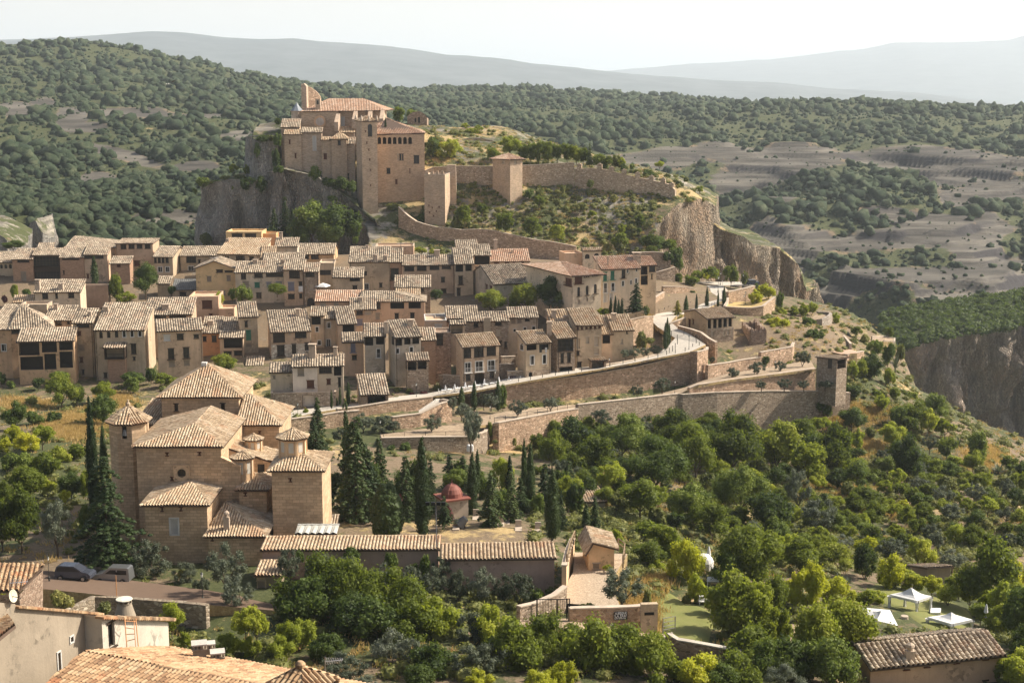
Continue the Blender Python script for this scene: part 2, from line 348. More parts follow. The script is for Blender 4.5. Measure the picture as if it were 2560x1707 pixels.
U_, V_ = 1280 + F*X/(Y*CT - Z*ST + 1e-6), 853.5 - F*(Y*ST + Z*CT)/(Y*CT - Z*ST + 1e-6)
cov[..., 1] = .55 + .35*vnoise(X/25, Y/25, 11, 3)
cov[..., 2] = .25 + .45*vnoise(X/18, Y/18, 12, 3)
def patch(u, v, ru, rv, ch, val):
 d = ((U_-u)/ru)**2 + ((V_-v)/rv)**2; a = np.clip(1.4 - d, 0, 1)
 cov[..., ch] = cov[..., ch]*(1-a) + val*a
for a in [(1300, 1110, 130, 22, 2, 1), (1150, 1120, 60, 14, 2, 1), (2050, 1045, 120, 18, 2, .6), (2150, 1030, 120, 25, 2, .45), (2080, 1220, 90, 30, 2, .9), (2200, 1280, 60, 14, 2, .95), (2460, 1140, 60, 30, 2, 1),
          (2150, 1120, 70, 22, 2, .8), (180, 1065, 60, 32, 2, 1), (60, 1010, 60, 20, 2, .8), (280, 1000, 50, 20, 2, .9), (1600, 1540, 30, 60, 2, .95), (980, 1290, 220, 60, 2, .4), (1150, 1330, 200, 40, 2, .5),
          (1700, 1550, 70, 60, 1, 1), (2330, 1510, 110, 50, 1, 1), (1950, 1340, 300, 60, 1, .9), (700, 1550, 500, 110, 1, .8)]:
 patch(*a)
patch(1980, 850, 200, 80, 1, .35); patch(1980, 850, 200, 80, 2, .35)
for a in [(800, 720, 900, 190), (1450, 860, 220, 90)]: patch(*a, 1, .12); patch(*a, 2, .2); patch(*a, 0, .3)
GROUND = gridmesh('ground', X, Y, Z, ground_mat(), cov); tag(GROUND, kind='structure')
# far slopes: one sheet, from the gorge to the forested ridges
FG = [(u, v, D) for u, v, D in [
 (-150, 600, 520), (150, 590, 530), (400, 600, 540), (0, 480, 700), (250, 480, 700), (480, 480, 690), (0, 380, 860), (300, 370, 880), (560, 400, 830), (0, 290, 1050), (300, 290, 1060), (600, 310, 1020), (-150, 400, 820),
 (0, 190, 1350), (300, 200, 1350), (600, 250, 1280), (-200, 140, 1600), (0, 108, 1650), (180, 103, 1650), (300, 130, 1600), (440, 142, 1650), (560, 172, 1650), (700, 200, 1700), (800, 225, 1700), (800, 300, 1100),
 (1000, 222, 1900), (1100, 213, 2000), (1250, 210, 2100), (1400, 215, 2100), (1550, 224, 2000), (1000, 290, 1250), (1200, 290, 1300), (1400, 300, 1250), (1550, 290, 1350), (1100, 245, 1600), (1400, 240, 1700),
 (1650, 262, 1700), (1850, 256, 1500), (1950, 250, 1500), (2100, 256, 1480), (2250, 260, 1450), (2350, 270, 1430), (2440, 292, 1400), (2560, 302, 1350), (2700, 310, 1300),
 (1700, 330, 1250), (2000, 340, 1250), (2300, 340, 1240), (2560, 360, 1200), (1650, 370, 1120), (1900, 365, 1150), (2200, 370, 1150), (2500, 390, 1120),
 (1750, 440, 1020), (2000, 440, 1040), (2300, 430, 1060), (2550, 440, 1020), (1850, 530, 900), (2100, 500, 940), (2250, 490, 950), (2500, 530, 930), (1980, 580, 850), (2200, 590, 870), (2450, 600, 860),
 (2100, 660, 800), (2300, 680, 800), (2500, 680, 790), (2100, 740, 740), (2300, 745, 740), (2450, 740, 740), (2560, 640, 850), (2600, 740, 780), (2100, 810, 690), (2250, 850, 680), (2400, 850, 680),
 (1850, 640, 700), (1750, 480, 850), (1300, 480, 700), (1000, 500, 650), (700, 520, 620)]]
FG = [(u, v+(11 if D >= 1300 and v < 311 else 0), D) for u, v, D in FG]
FPT = [tuple(P(*a)) for a in FG]
FPT += [(-400, 520, -70), (0, 560, -90), (150, 600, -140), (300, 560, -160), (0, 2600, -60), (-1200, 2600, 60), (1200, 2400, -80), (600, 2300, -60), (-600, 2300, -10), (-900, 1200, 40), (-600, 800, -20), (800, 900, -130), (900, 1300, -60), (500, 3200, -150), (-500, 3200, -100), (1500, 3000, -160), (-1500, 3000, 0)]
zf = tps(FPT, 2.0)
nb = 360
yy = 520*np.power(3300/520., np.linspace(0, 1, 560)); tt = np.linspace(-.56, .56, nb)
X, Y = tt[None]*yy[:, None]*1.02, np.repeat(yy[:, None], nb, 1)
def strata_z(x, y, z, am, per=9.0, sd=31):
 """ledges: the sandstone steps down in benches"""
 ph = z/per + .8*vnoise(x/110, y/110, sd, 4); fr_ = ph - np.floor(ph)
 return z + am*per*(np.clip((fr_-.45)/.12, 0, 1) - fr_)
def farcov(U, V, X, Y):
 """rock cover 0..1 by the places where the slabs show"""
 rk = np.zeros_like(U)
 def el(u, v, ru, rv, a=1.0, rot=0):
  nonlocal rk
  c, s = math.cos(rot), math.sin(rot); du, dv = U-u, V-v
  d = ((du*c+dv*s)/ru)**2 + ((-du*s+dv*c)/rv)**2; rk = np.maximum(rk, a*np.clip(1.5-d, 0, 1))
 el(330, 290, 110, 17); el(180, 300, 40, 30); el(110, 255, 35, 18); el(480, 292, 90, 8); el(300, 385, 110, 14, 1, .25); el(240, 440, 50, 18); el(420, 545, 90, 14); el(490, 415, 60, 8); el(600, 340, 50, 10)
 el(40, 275, 50, 25, .8); el(230, 320, 40, 10, .9); el(530, 560, 60, 8, .8)
 el(1650, 378, 130, 14); el(1900, 372, 200, 18); el(1950, 405, 160, 26); el(2250, 385, 220, 20); el(2400, 420, 200, 34); el(2500, 470, 120, 26); el(1850, 420, 90, 18, .9)
 el(1960, 500, 80, 12, .9); el(1900, 560, 130, 26); el(2010, 600, 110, 30); el(2300, 545, 160, 22, 1, .1); el(2350, 590, 190, 30); el(2200, 600, 150, 25); el(2480, 620, 110, 60); el(2160, 680, 160, 25); el(2350, 690, 220, 30)
 el(2450, 540, 130, 30, 1, .6); el(2420, 745, 190, 28); el(2200, 760, 170, 45); el(2130, 830, 120, 60); el(2300, 830, 120, 40, .8); el(2000, 655, 60, 30); el(2520, 720, 70, 40)
 rk *= (U < 3000)
 def gr(u, v, ru, rv, a=1.0, rot=0):
  nonlocal rk
  c, s = math.cos(rot), math.sin(rot); du, dv = U-u, V-v
  d = ((du*c+dv*s)/ru)**2 + ((-du*s+dv*c)/rv)**2; rk = rk*(1-a*np.clip(1.5-d, 0, 1))
 gr(1800, 455, 90, 22, 1, .5); gr(1920, 520, 60, 12, .9, .5); gr(2180, 470, 130, 20, 1, .15); gr(2060, 480, 100, 18, .9, -.4); gr(2330, 510, 130, 16, .9, .25); gr(2000, 545, 60, 18, .8)
 gr(2300, 640, 60, 18, 1); gr(2120, 640, 100, 18, .9, .1); gr(2200, 655, 60, 12, .9); gr(2210, 738, 90, 16, 1, .1); gr(2330, 760, 60, 8, .7); gr(2540, 610, 40, 30, .9); gr(2040, 640, 30, 20, .8)
 return rk
Z0 = zf(X, Y)
U_ = 1280 + F*X/(Y*CT - Z0*ST); V_ = 853.5 - F*(Y*ST + Z0*CT)/(Y*CT - Z0*ST)
rk = farcov(U_, V_, X, Y)
Z = Z0 + 7*vnoise(X/120, Y/120, 21, 5, gain=.55)*np.clip(1-(Y-1300)/2500, .3, 1) - 26*np.clip(1-3.2*np.abs(vnoise(X/150+Y/700, Y/420, 25, 3)), 0, 1)*np.clip((1350-Y)/500, 0, 1)*np.clip((U_-1450)/250, 0, 1)*np.clip((Y-600)/100, 0, 1)
am_ = np.where(U_ > 1500, np.clip((U_-1500)/200, 0, 1)*np.clip(rk+.2, 0, 1), .3*rk); Z = strata_z(X, Y, Z, .6*am_*(.7+.6*vnoise(X/60, Y/60, 33, 2)), 10.0); Z = strata_z(X, Y, Z, .75*am_, 3.6, 37)
cov = np.zeros(X.shape+(3,)); cov[..., 0] = rk*.95; cov[..., 1] = .85 - .6*rk; cov[..., 2] = .12 + .25*vnoise(X/90, Y/90, 41, 3)
far_z = Z
fs = gridmesh('hillside', X, Y, Z, ground_mat('hill_cover', True), cov); tag(fs, kind='structure')
FX, FY, FZ, FRK, FU, FV = X, Y, Z, rk, U_, V_
# distant ridges and plain
def ridge(name, pts, D, depth, zlow, seed, mat):
 us = np.linspace(pts[0][0], pts[-1][0], 260); vs = np.interp(us, [p[0] for p in pts], [p[1] for p in pts])
 k = np.linspace(-1, 1, 40)[:, None]; yy = D + k*depth
 top = np.array([D*m_of(v) for v in vs]); x = (us-1280)/F*D/CT*1.0
 Xr = x[None]*(1 + k*depth/D*.6) ; Yr = np.repeat(yy, len(us), 1)
 prof = 1 - np.abs(k)**1.3
 Zr = zlow + (top[None]-zlow)*prof + prof*0 + (D/400.)*vnoise(Xr/(D/14), Yr/(D/14), seed, 5)*(1-prof)*2.0 + (D/1500.)*vnoise(Xr/(D/60), Yr/(D/60), seed+9, 4)
 o = gridmesh(name, Xr, Yr, Zr, mat); tag(o, kind='structure'); return o
def hillmat(key, a, b_, sc_):
 m, nt, b = newmat(key); p = gpos(nt); n = noise_(nt, p, sc_, 8, .7)
 nt.links.new(ramp(nt, n, [(.35, a), (.65, b_)]), b.inputs['Base Color']); return m
hm = hillmat('distant_scrub', (.045, .06, .062), (.12, .135, .135), .004)
ridge('distant_hill', [(-400, 135), (-100, 120), (40, 100), (140, 96), (230, 92), (330, 84), (420, 78), (480, 80), (600, 93), (690, 97), (760, 96), (850, 105), (950, 112), (1040, 122), (1120, 137), (1230, 143), (1330, 158), (1430, 168),
      (1540, 182), (1650, 190), (1760, 200), (1900, 205), (2060, 222), (2250, 230), (2500, 262), (2700, 290), (3000, 300)], 9500, 3600, -260, 51, hm)
ridge('distant_mountain', [(-600, 220), (900, 215), (1200, 200), (1400, 186), (1510, 176), (1560, 172), (1650, 165), (1700, 160), (1800, 154), (1900, 148), (1990, 138), (2060, 128), (2130, 122), (2200, 107), (2260, 106), (2400, 104), (2470, 100), (2520, 86), (2560, 82), (2650, 78), (2900, 90), (3300, 110)], 18000, 6000, -300, 61, hm)
mb = MB(); mb.quads([(-24000, 2500, -262), (24000, 2500, -262), (24000, 44000, -262), (-24000, 44000, -262)], [[0, 1, 2, 3]]); tag(mb.build('plain', hm), kind='structure')
mb = MB(); mb.quads([(-16000, -280, -268), (16000, -280, -268), (16000, 2600, -268), (-16000, 2600, -268)], [[0, 1, 2, 3]]); tag(mb.build('valley_floor', hm), kind='structure')
# rock masses
def dense(pts, step):
 out = []
 for i in range(len(pts)):
  a, b = np.array(pts[i], float), np.array(pts[(i+1) % len(pts)], float); n = max(1, int(np.linalg.norm((b-a)[:2])/step))
  for k in range(n): out.append(a + (b-a)*k/n)
 return np.array(out)
def rockmass(name, outline, ztop, zbot, mat, topmat, amp=1.6, step=1.1, seed=1, lean=.06, label=None, inner=24, cover=(.6, .4, .2), cave=None):
 """prism with rough vertical faces; outline = XY list (any order), ztop(x, y)"""
 o = dense(outline, step); area = sum(o[i][0]*o[(i+1) % len(o)][1]-o[(i+1) % len(o)][0]*o[i][1] for i in range(len(o)))
 if area < 0: o = o[::-1]
 t = np.roll(o, -1, 0)-np.roll(o, 1, 0); t = t[:, :2]/np.linalg.norm(t[:, :2], axis=1)[:, None]; nrm = np.c_[t[:, 1], -t[:, 0]]
 per = np.r_[0, np.cumsum(np.linalg.norm(np.diff(o[:, :2], axis=0), axis=1))]
 zt = ztop(o[:, 0], o[:, 1]); nz = 56; rows = []
 for k in range(nz+1):
  q = k/nz; z = zt + (zbot-zt)*q
  d = amp*(1.3*vnoise(per/7., z/16., seed, 5, gain=.6) + .55*vnoise(per/1.9, z/9., seed+3, 4) + .8*vnoise(per/15., z/12., seed+5, 3) - 1.6*np.clip(1-4*np.abs(vnoise(per/10.+z/90, z/70., seed+6, 3)), 0, 1)) + lean*(zt-z)
  if cave: d = d - cave[2]*np.exp(-((z-cave[0]-6*vnoise(per/30., np.zeros_like(per), 5, 2))/cave[1])**2)*np.clip(per/30-1, 0, 1)
  d = d*min(1, .35+q*6)
  rows.append(np.c_[o[:, 0]+nrm[:, 0]*d, o[:, 1]+nrm[:, 1]*d, z + (.7*vnoise(per/4., np.zeros_like(per), seed+8, 3) if k == 0 else 0)])
 V = np.array(rows); n = len(o); mb = MB()
 ii = np.arange(nz)[:, None]*n + np.arange(n)[None]; jj = np.arange(nz)[:, None]*n + (np.arange(n)[None]+1) % n
 mb.quads(V.reshape(-1, 3), np.stack([ii+n, jj+n, jj, ii], -1).reshape(-1, 4))
 c = o[:, :2].mean(0); rings = [V[0]]
 for k in range(1, inner+1):
  s = 1-k/inner; xy = c + (o[:, :2]-c)*s; rings.append(np.c_[xy, ztop(xy[:, 0], xy[:, 1]) + .5*vnoise(xy[:, 0]/5, xy[:, 1]/5, seed+20, 4)])
 T = np.array(rings); ii = np.arange(inner)[:, None]*n + np.arange(n)[None]; jj = np.arange(inner)[:, None]*n + (np.arange(n)[None]+1) % n
 mb.quads(T.reshape(-1, 3), np.stack([ii, jj, jj+n, ii+n], -1).reshape(-1, 4), mi=1)
 ob = mb.build(name, [mat, topmat], smooth=True); tag(ob, kind='structure')
 nv = V.shape[0]*n; cv = np.zeros((nv+T.shape[0]*n, 3)); tt_ = T.reshape(-1, 3)
 cv[nv:, 0] = cover[0] + .35*vnoise(tt_[:, 0]/8, tt_[:, 1]/8, seed+30, 3); cv[nv:, 1] = cover[1] + .4*vnoise(tt_[:, 0]/11, tt_[:, 1]/11, seed+31, 3); cv[nv:, 2] = cover[2] + .4*vnoise(tt_[:, 0]/9, tt_[:, 1]/9, seed+32, 3)
 if len(cv) == len(ob.data.vertices): setcover(ob, cv)
 return ob
rgrey = rockmat('grey_limestone', (.6, .56, .5), (.27, .26, .24), (.46, .3, .2), .5)
rwarm = rockmat('ochre_limestone', (.47, .385, .29), (.2, .175, .15), (.5, .31, .18), .75)
rdist = rockmat('gorge_rock', (.55, .46, .38), (.24, .21, .19), (.55, .36, .24), .7)
HP = [tuple(P(*a)) for a in [(1050, 578, 410), (1430, 655, 402), (1250, 620, 405), (1590, 665, 400), (1500, 510, 425), (1350, 480, 430), (1100, 510, 424), (1300, 412, 445), (1150, 352, 470), (1500, 402, 455),
      (1040, 312, 490), (1700, 450, 437), (1780, 505, 445), (900, 520, 422), (950, 545, 416), (1550, 620, 410), (1400, 560, 415), (1250, 540, 418), (1650, 500, 428), (1640, 610, 403), (1652, 550, 411), (1700, 508, 424), (1792, 525, 441),
      (1600, 425, 445), (1100, 420, 436), (1300, 440, 434), (1500, 470, 432), (680, 420, 440), (760, 440, 438), (850, 470, 432), (700, 300, 470), (850, 300, 475), (1000, 540, 418), (1200, 330, 500), (1400, 380, 480), (1240, 310, 495)]]
HP += [(-85, 505, -22), (-60, 540, -30), (20, 545, -30), (80, 540, -36), (-20, 520, -19)]
zh = tps(HP, .6)
def hill_top(x, y): return zh(x, y) + .5*vnoise(np.asarray(x)/7, np.asarray(y)/7, 71, 4)
def xy(u, D, v=500): p = P(u, v, D); return (p.x, p.y)
rockmass('castle_hill', [xy(632, 436), xy(700, 428), xy(770, 431), xy(850, 424), xy(905, 411), xy(930, 398), xy(1100, 393), xy(1300, 390), xy(1500, 388), xy(1600, 394), xy(1640, 401), xy(1650, 411), xy(1700, 424), xy(1750, 430), xy(1792, 441),
         xy(1795, 470), xy(1600, 520), xy(1200, 540), xy(900, 530), xy(690, 500), xy(640, 460)], hill_top, -105, rwarm, ground_mat(), seed=3, amp=1.7, inner=60, cover=(.38, .75, .4))
rockmass('castle_crag', [xy(675, 428), xy(700, 422), xy(760, 424), xy(850, 421), xy(900, 414), xy(935, 410), xy(985, 412), xy(980, 436), xy(640, 440), xy(640, 434)],
         lambda x, y: np.interp(np.asarray(x)*F/430/1.0+1280, [640, 690, 720, 760, 800, 900, 930, 990], [P(0, v, 428).z for v in (435, 430, 418, 430, 440, 505, 530, 560)]), -100, rgrey, ground_mat(), seed=8, amp=3.0, inner=8, cover=(.5, .8, .1))
rockmass('castle_crag', [xy(625, 452), xy(640, 432), xy(700, 432), xy(720, 470), xy(640, 480)], lambda x, y: np.full(np.shape(x), P(0, 345, 440).z), -100, rgrey, ground_mat(), seed=18, amp=1.8, inner=8, cover=(.5, .8, .3))
rockmass('rock_shelf', [xy(497, 434), xy(560, 428), xy(640, 428), xy(690, 432), xy(690, 470), xy(600, 480), xy(510, 462)],
         lambda x, y: np.interp(np.asarray(x)*F/430+1280, [490, 540, 600, 690], [P(0, v, 434).z for v in (470, 452, 446, 450)]), -100, rgrey, ground_mat(), seed=9, amp=2.6, inner=12, cover=(.1, .9, .5))
rockmass('cliff', [xy(1775, 436), xy(1800, 438), xy(1880, 445), xy(1960, 453), xy(2025, 459), xy(2050, 468), xy(2040, 490), xy(1900, 510), xy(1790, 510)],
         lambda x, y: np.interp(np.asarray(x)*F/448/1.0+1280, [1770, 1800, 1850, 1890, 1960, 2000, 2030, 2055], [P(0, v, 450).z for v in (548, 566, 582, 612, 622, 652, 690, 740)]), -120, rwarm, ground_mat(), seed=12, amp=3.4, inner=12, cover=(.3, .8, .3))
rockmass('gorge_cliff', [xy(2238, 560), xy(2300, 556), xy(2400, 560), xy(2500, 570), xy(2620, 580), xy(2800, 590), xy(2800, 700), xy(2600, 720), xy(2400, 700), xy(2240, 620)],
         lambda x, y: np.interp(np.asarray(x)*F/565+1280, [2220, 2270, 2340, 2440, 2560, 2800], [P(0, v, 565).z for v in (880, 862, 838, 822, 806, 770)]) + np.minimum(np.asarray(y)-560, 50)*.07 - np.maximum(np.asarray(y)-610, 0)*.5, -200, rdist, ground_mat(), seed=14, amp=8, inner=14, lean=.03, cave=(-142, 13, 16), cover=(.0, .95, .1))
rockmass('rock_knob', [xy(58, 500), xy(100, 494), xy(132, 500), xy(130, 520), xy(70, 520)], lambda x, y: np.interp(np.asarray(x)*F/500+1280, [58, 80, 95, 130], [P(0, v, 500).z for v in (590, 553, 545, 592)]), -100, rgrey, ground_mat(), seed=15, amp=1.0, inner=5, cover=(.5, .75, .2))
rockmass('rock_knob', [xy(-60, 470), xy(10, 462), xy(60, 470), xy(80, 490), xy(-60, 500)], lambda x, y: np.interp(np.asarray(x)*F/470+1280, [-60, 0, 50, 90], [P(0, v, 470).z for v in (556, 574, 602, 640)]), -100, rgrey, ground_mat(), seed=16, amp=1.0, inner=5, cover=(.5, .75, .2))
# haze
hz = bpy.data.materials.new('haze'); hz.use_nodes = True; ht = hz.node_tree; ht.nodes.clear()
ho = ht.nodes.new('ShaderNodeOutputMaterial'); hv = ht.nodes.new('ShaderNodeVolumePrincipled'); ht.links.new(hv.outputs[0], ho.inputs['Volume'])
hv.inputs['Color'].default_value = (.82, .91, .99, 1); hv.inputs['Density'].default_value = 8e-5; hv.inputs['Anisotropy'].default_value = .2
mb = MB(); x0, x1, y0, y1, z0, z1 = -24500, 24500, -290, 44500, -302, 760
Vb = [(x, y, z) for z in (z0, z1) for y in (y0, y1) for x in (x0, x1)]
mb.quads(Vb, [[0, 2, 3, 1], [4, 5, 7, 6], [0, 1, 5, 4], [2, 6, 7, 3], [0, 4, 6, 2], [1, 3, 7, 5]])
HAZE = mb.build('haze', hz); tag(HAZE, kind='stuff'); HAZE.display_type = 'WIRE'
# building kit
ST_PITCH = .5
def tileface(mb, pts, pitch=.42, row=.5, hgt=.15, jit=.02, sub=(0, .18, .5, .82), mi=0, under=None, ph=None):
 """one roof plane laid with canal tiles; pts[0]->pts[1] is the eave"""
 p = [np.array(q, float) for q in pts]
 ex = p[1]-p[0]; ex /= np.linalg.norm(ex)
 n = np.zeros(3)
 for i in range(len(p)): n += np.cross(p[i], p[(i+1) % len(p)])
 n /= np.linalg.norm(n)
 if n[2] < 0: n = -n
 ey = np.cross(n, ex)
 if ey[2] < 0: ey = -ey
 q = np.array([[(a-p[0])@ex, (a-p[0])@ey] for a in p])
 x0, x1 = q[:, 0].min(), q[:, 0].max(); y0, y1 = q[:, 1].min(), q[:, 1].max()
 nc = max(1, int(round((x1-x0)/pitch))); pt = (x1-x0)/nc; nr = max(1, int(round((y1-y0)/row)))
 if nc > 400 or nr > 400: print('BIGROOF', nc, nr, pts); nc = min(nc, 400); nr = min(nr, 400); pt = (x1-x0)/nc
 xs = np.unique(np.r_[[x0 + (c+s)*pt for c in range(nc) for s in sub], x1, q[:, 0]])
 ph_ = (xs-x0)/pt % 1.0; prof = np.sqrt(np.clip(1-((ph_-.5)/.36)**2, 0, 1))*hgt*pitch/.42
 colj = rng.normal(0, jit*.8, nc+2)[np.minimum(((xs-x0)/pt).astype(int), nc+1)]
 lo = np.full(len(xs), 1e9); hi = np.full(len(xs), -1e9)
 for i in range(len(q)):
  a, b = q[i], q[(i+1) % len(q)]
  if abs(a[0]-b[0]) < 1e-9:
   k = np.abs(xs-a[0]) < 1e-6; lo[k] = np.minimum(lo[k], min(a[1], b[1])); hi[k] = np.maximum(hi[k], max(a[1], b[1])); continue
  k = (xs >= min(a[0], b[0])-1e-6) & (xs <= max(a[0], b[0])+1e-6)
  yv = a[1] + (b[1]-a[1])*(xs-a[0])/(b[0]-a[0]); lo[k] = np.minimum(lo[k], yv[k]); hi[k] = np.maximum(hi[k], yv[k])
 ys = y0 + (y1-y0)*np.arange(nr+1)/nr
 rl = []; lift = []; rid = []
 for j in range(nr+1):
  if j > 0: rl.append(ys[j]-.02); lift.append(0.0); rid.append(j-.51)
  if j < nr: rl.append(ys[j]); lift.append(.045*pitch/.42); rid.append(j+.01)
 rl = np.array(rl); lift = np.array(lift)
 Yg = np.clip(rl[:, None], lo[None], hi[None]); Xg = np.repeat(xs[None], len(rl), 0)
 h = prof[None] + lift[:, None]*(.4+prof[None]/hgt) + colj[None] + rng.normal(0, jit, Yg.shape)*.6 + .02
 wx, wy = (p[0][0]+Xg*ex[0]), (p[0][1]+Xg*ex[1]+Yg); h = h + .10*vnoise(wx/3.5, wy/3.5, 7, 2)*min(1., pitch/.42)
 V = p[0][None, None] + Xg[..., None]*ex + Yg[..., None]*ey + h[..., None]*n
 nx = len(xs); i = (np.arange(len(rl)-1)[:, None]*nx + np.arange(nx-1)[None]).reshape(-1)
 Fc = np.stack([i, i+1, i+nx+1, i+nx], -1)
 yf = Yg.reshape(-1); keep = (yf[Fc[:, 2]]-yf[Fc[:, 1]] > 1e-6) | (yf[Fc[:, 3]]-yf[Fc[:, 0]] > 1e-6)
 Fc = Fc[keep]
 off = rng.integers(0, 500, 2)
 UV = np.stack([(Xg-x0)/pt + off[0] + 1e-4, np.repeat(np.array(rid)[:, None], nx, 1) + off[1]], -1).reshape(-1, 2)
 mb.quads(V.reshape(-1, 3), Fc, UV, mi)
 th = .16; b = [a - n*th for a in p]
 mb.poly([tuple(x) for x in b][::-1], mi=1)
 for k in range(len(p)):
  a, c = p[k], p[(k+1) % len(p)]; d, e = b[k], b[(k+1) % len(p)]
  mb.poly([tuple(a), tuple(d), tuple(e), tuple(c)], mi=1)
def ridgetiles(mb, a, b, r=.16, mi=0):
 a, b = Vector(a), Vector(b); L = (b-a).length; n = max(1, int(L/.5)); d = (b-a)/n
 side = d.cross(Vector((0, 0, 1)))
 if side.length < 1e-6: return
 side.normalize(); up = side.cross(d).normalized()
 if up.z < 0: up = -up
 for i in range(n):
  s = a + d*i; e = a + d*(i+1.12); rr = r*random.uniform(.9, 1.1)
  V = []
  for q, r_ in ((s, rr), (e, rr*.85)):
   for t in range(6):
    an = math.pi*t/5; V.append(tuple(q + side*math.cos(an)*r_ + up*(math.sin(an)*r_ - .03)))
  u = random.random()*99
  mb.quads(V, [[t, t+1, 7+t, 6+t] for t in range(5)], UV=[(u, u)]*12, mi=mi)
  mb.quads(V[:6], [[5, 4, 3, 2, 1, 0]], UV=[(u, u)]*6, mi=mi)
GLASS = plain('dark_glass', (.022, .021, .022), .25, 0, .5)
DARKW = plain('dark_wood', (.045, .028, .018), .7)
BROWN = plain('brown_wood', (.09, .045, .025), .7)
SHUT = {'n': plain('pale_shutter', (.33, .27, .21)), 'g': plain('green_shutter', (.05, .2, .13)), 'w': plain('white_frame', (.62, .6, .56)), 'o': plain('ochre_shutter', (.36, .2, .09)),
  'k': plain('black_iron', (.02, .02, .022), .5, .5), 'r': plain('red_wood', (.12, .045, .025)), 'l': plain('lilac_shutter', (.25, .24, .3)), 'c': plain('cream_frame', (.5, .42, .32))}
SOFFIT = plain('eave_wood', (.1, .065, .045))
CHIMW = plaster((.42, .33, .25))
def holewall(mb, O, ex, L, zf_, holes, depth=.3, mi=0, n=None, zb=None):
 """wall from O along ex; bottom 0, top given by list of (x, z) breakpoints; rectangular holes with reveals"""
 O = Vector(O); ex = Vector(ex); up = Vector((0, 0, 1)); nin = Vector((-ex.y, ex.x, 0))
 tops = zf_ if isinstance(zf_, list) else [(0, zf_), (L, zf_)]
 def top(x): return float(np.interp(x, [t[0] for t in tops], [t[1] for t in tops]))
 xs = {0., L}; zs = {0.}
 hs = []
 for h in holes:
  a, b_, c, d = max(.05, h[0]), max(.05, h[1]), min(L-.05, h[2]), h[3]
  if c-a < .08: continue
  d = min(d, min(top(a), top(c))-.06)
  if d-b_ < .08: continue
  hs.append((a, b_, c, d)); xs |= {a, c}; zs |= {b_, d}
 for t in tops: xs.add(t[0])
 zmax = max([0] + [h[3] for h in hs]); zs.add(zmax)
 xs = sorted(xs); zs = sorted(zs)
 def pt(x, z): return tuple(O + ex*x + up*z)
 for i in range(len(xs)-1):
  xa, xb = xs[i], xs[i+1]; xm = (xa+xb)/2
  if xb-xa < 1e-6: continue
  start = 0.; ch = sorted((h[1], h[3]) for h in hs if h[0]-1e-6 < xm < h[2]+1e-6)
  for za, zb_ in ch:
   if za > start+1e-6: mb.quads([pt(xa, start), pt(xb, start), pt(xb, za), pt(xa, za)], [[0, 1, 2, 3]], [(xa, start+O.z), (xb, start+O.z), (xb, za+O.z), (xa, za+O.z)], mi)
   start = max(start, zb_)
  mb.quads([pt(xa, start), pt(xb, start), pt(xb, top(xb)), pt(xa, top(xa))], [[0, 1, 2, 3]], [(xa, start+O.z), (xb, start+O.z), (xb, top(xb)+O.z), (xa, top(xa)+O.z)], mi)
 for h in hs:
  c = [pt(h[0], h[1]), pt(h[2], h[1]), pt(h[2], h[3]), pt(h[0], h[3])]
  b_ = [tuple(Vector(q)+nin*depth) for q in c]
  for k in range(4):
   l = (k+1) % 4; mb.poly([c[k], b_[k], b_[l], c[l]][::-1], mi=mi)
 return hs
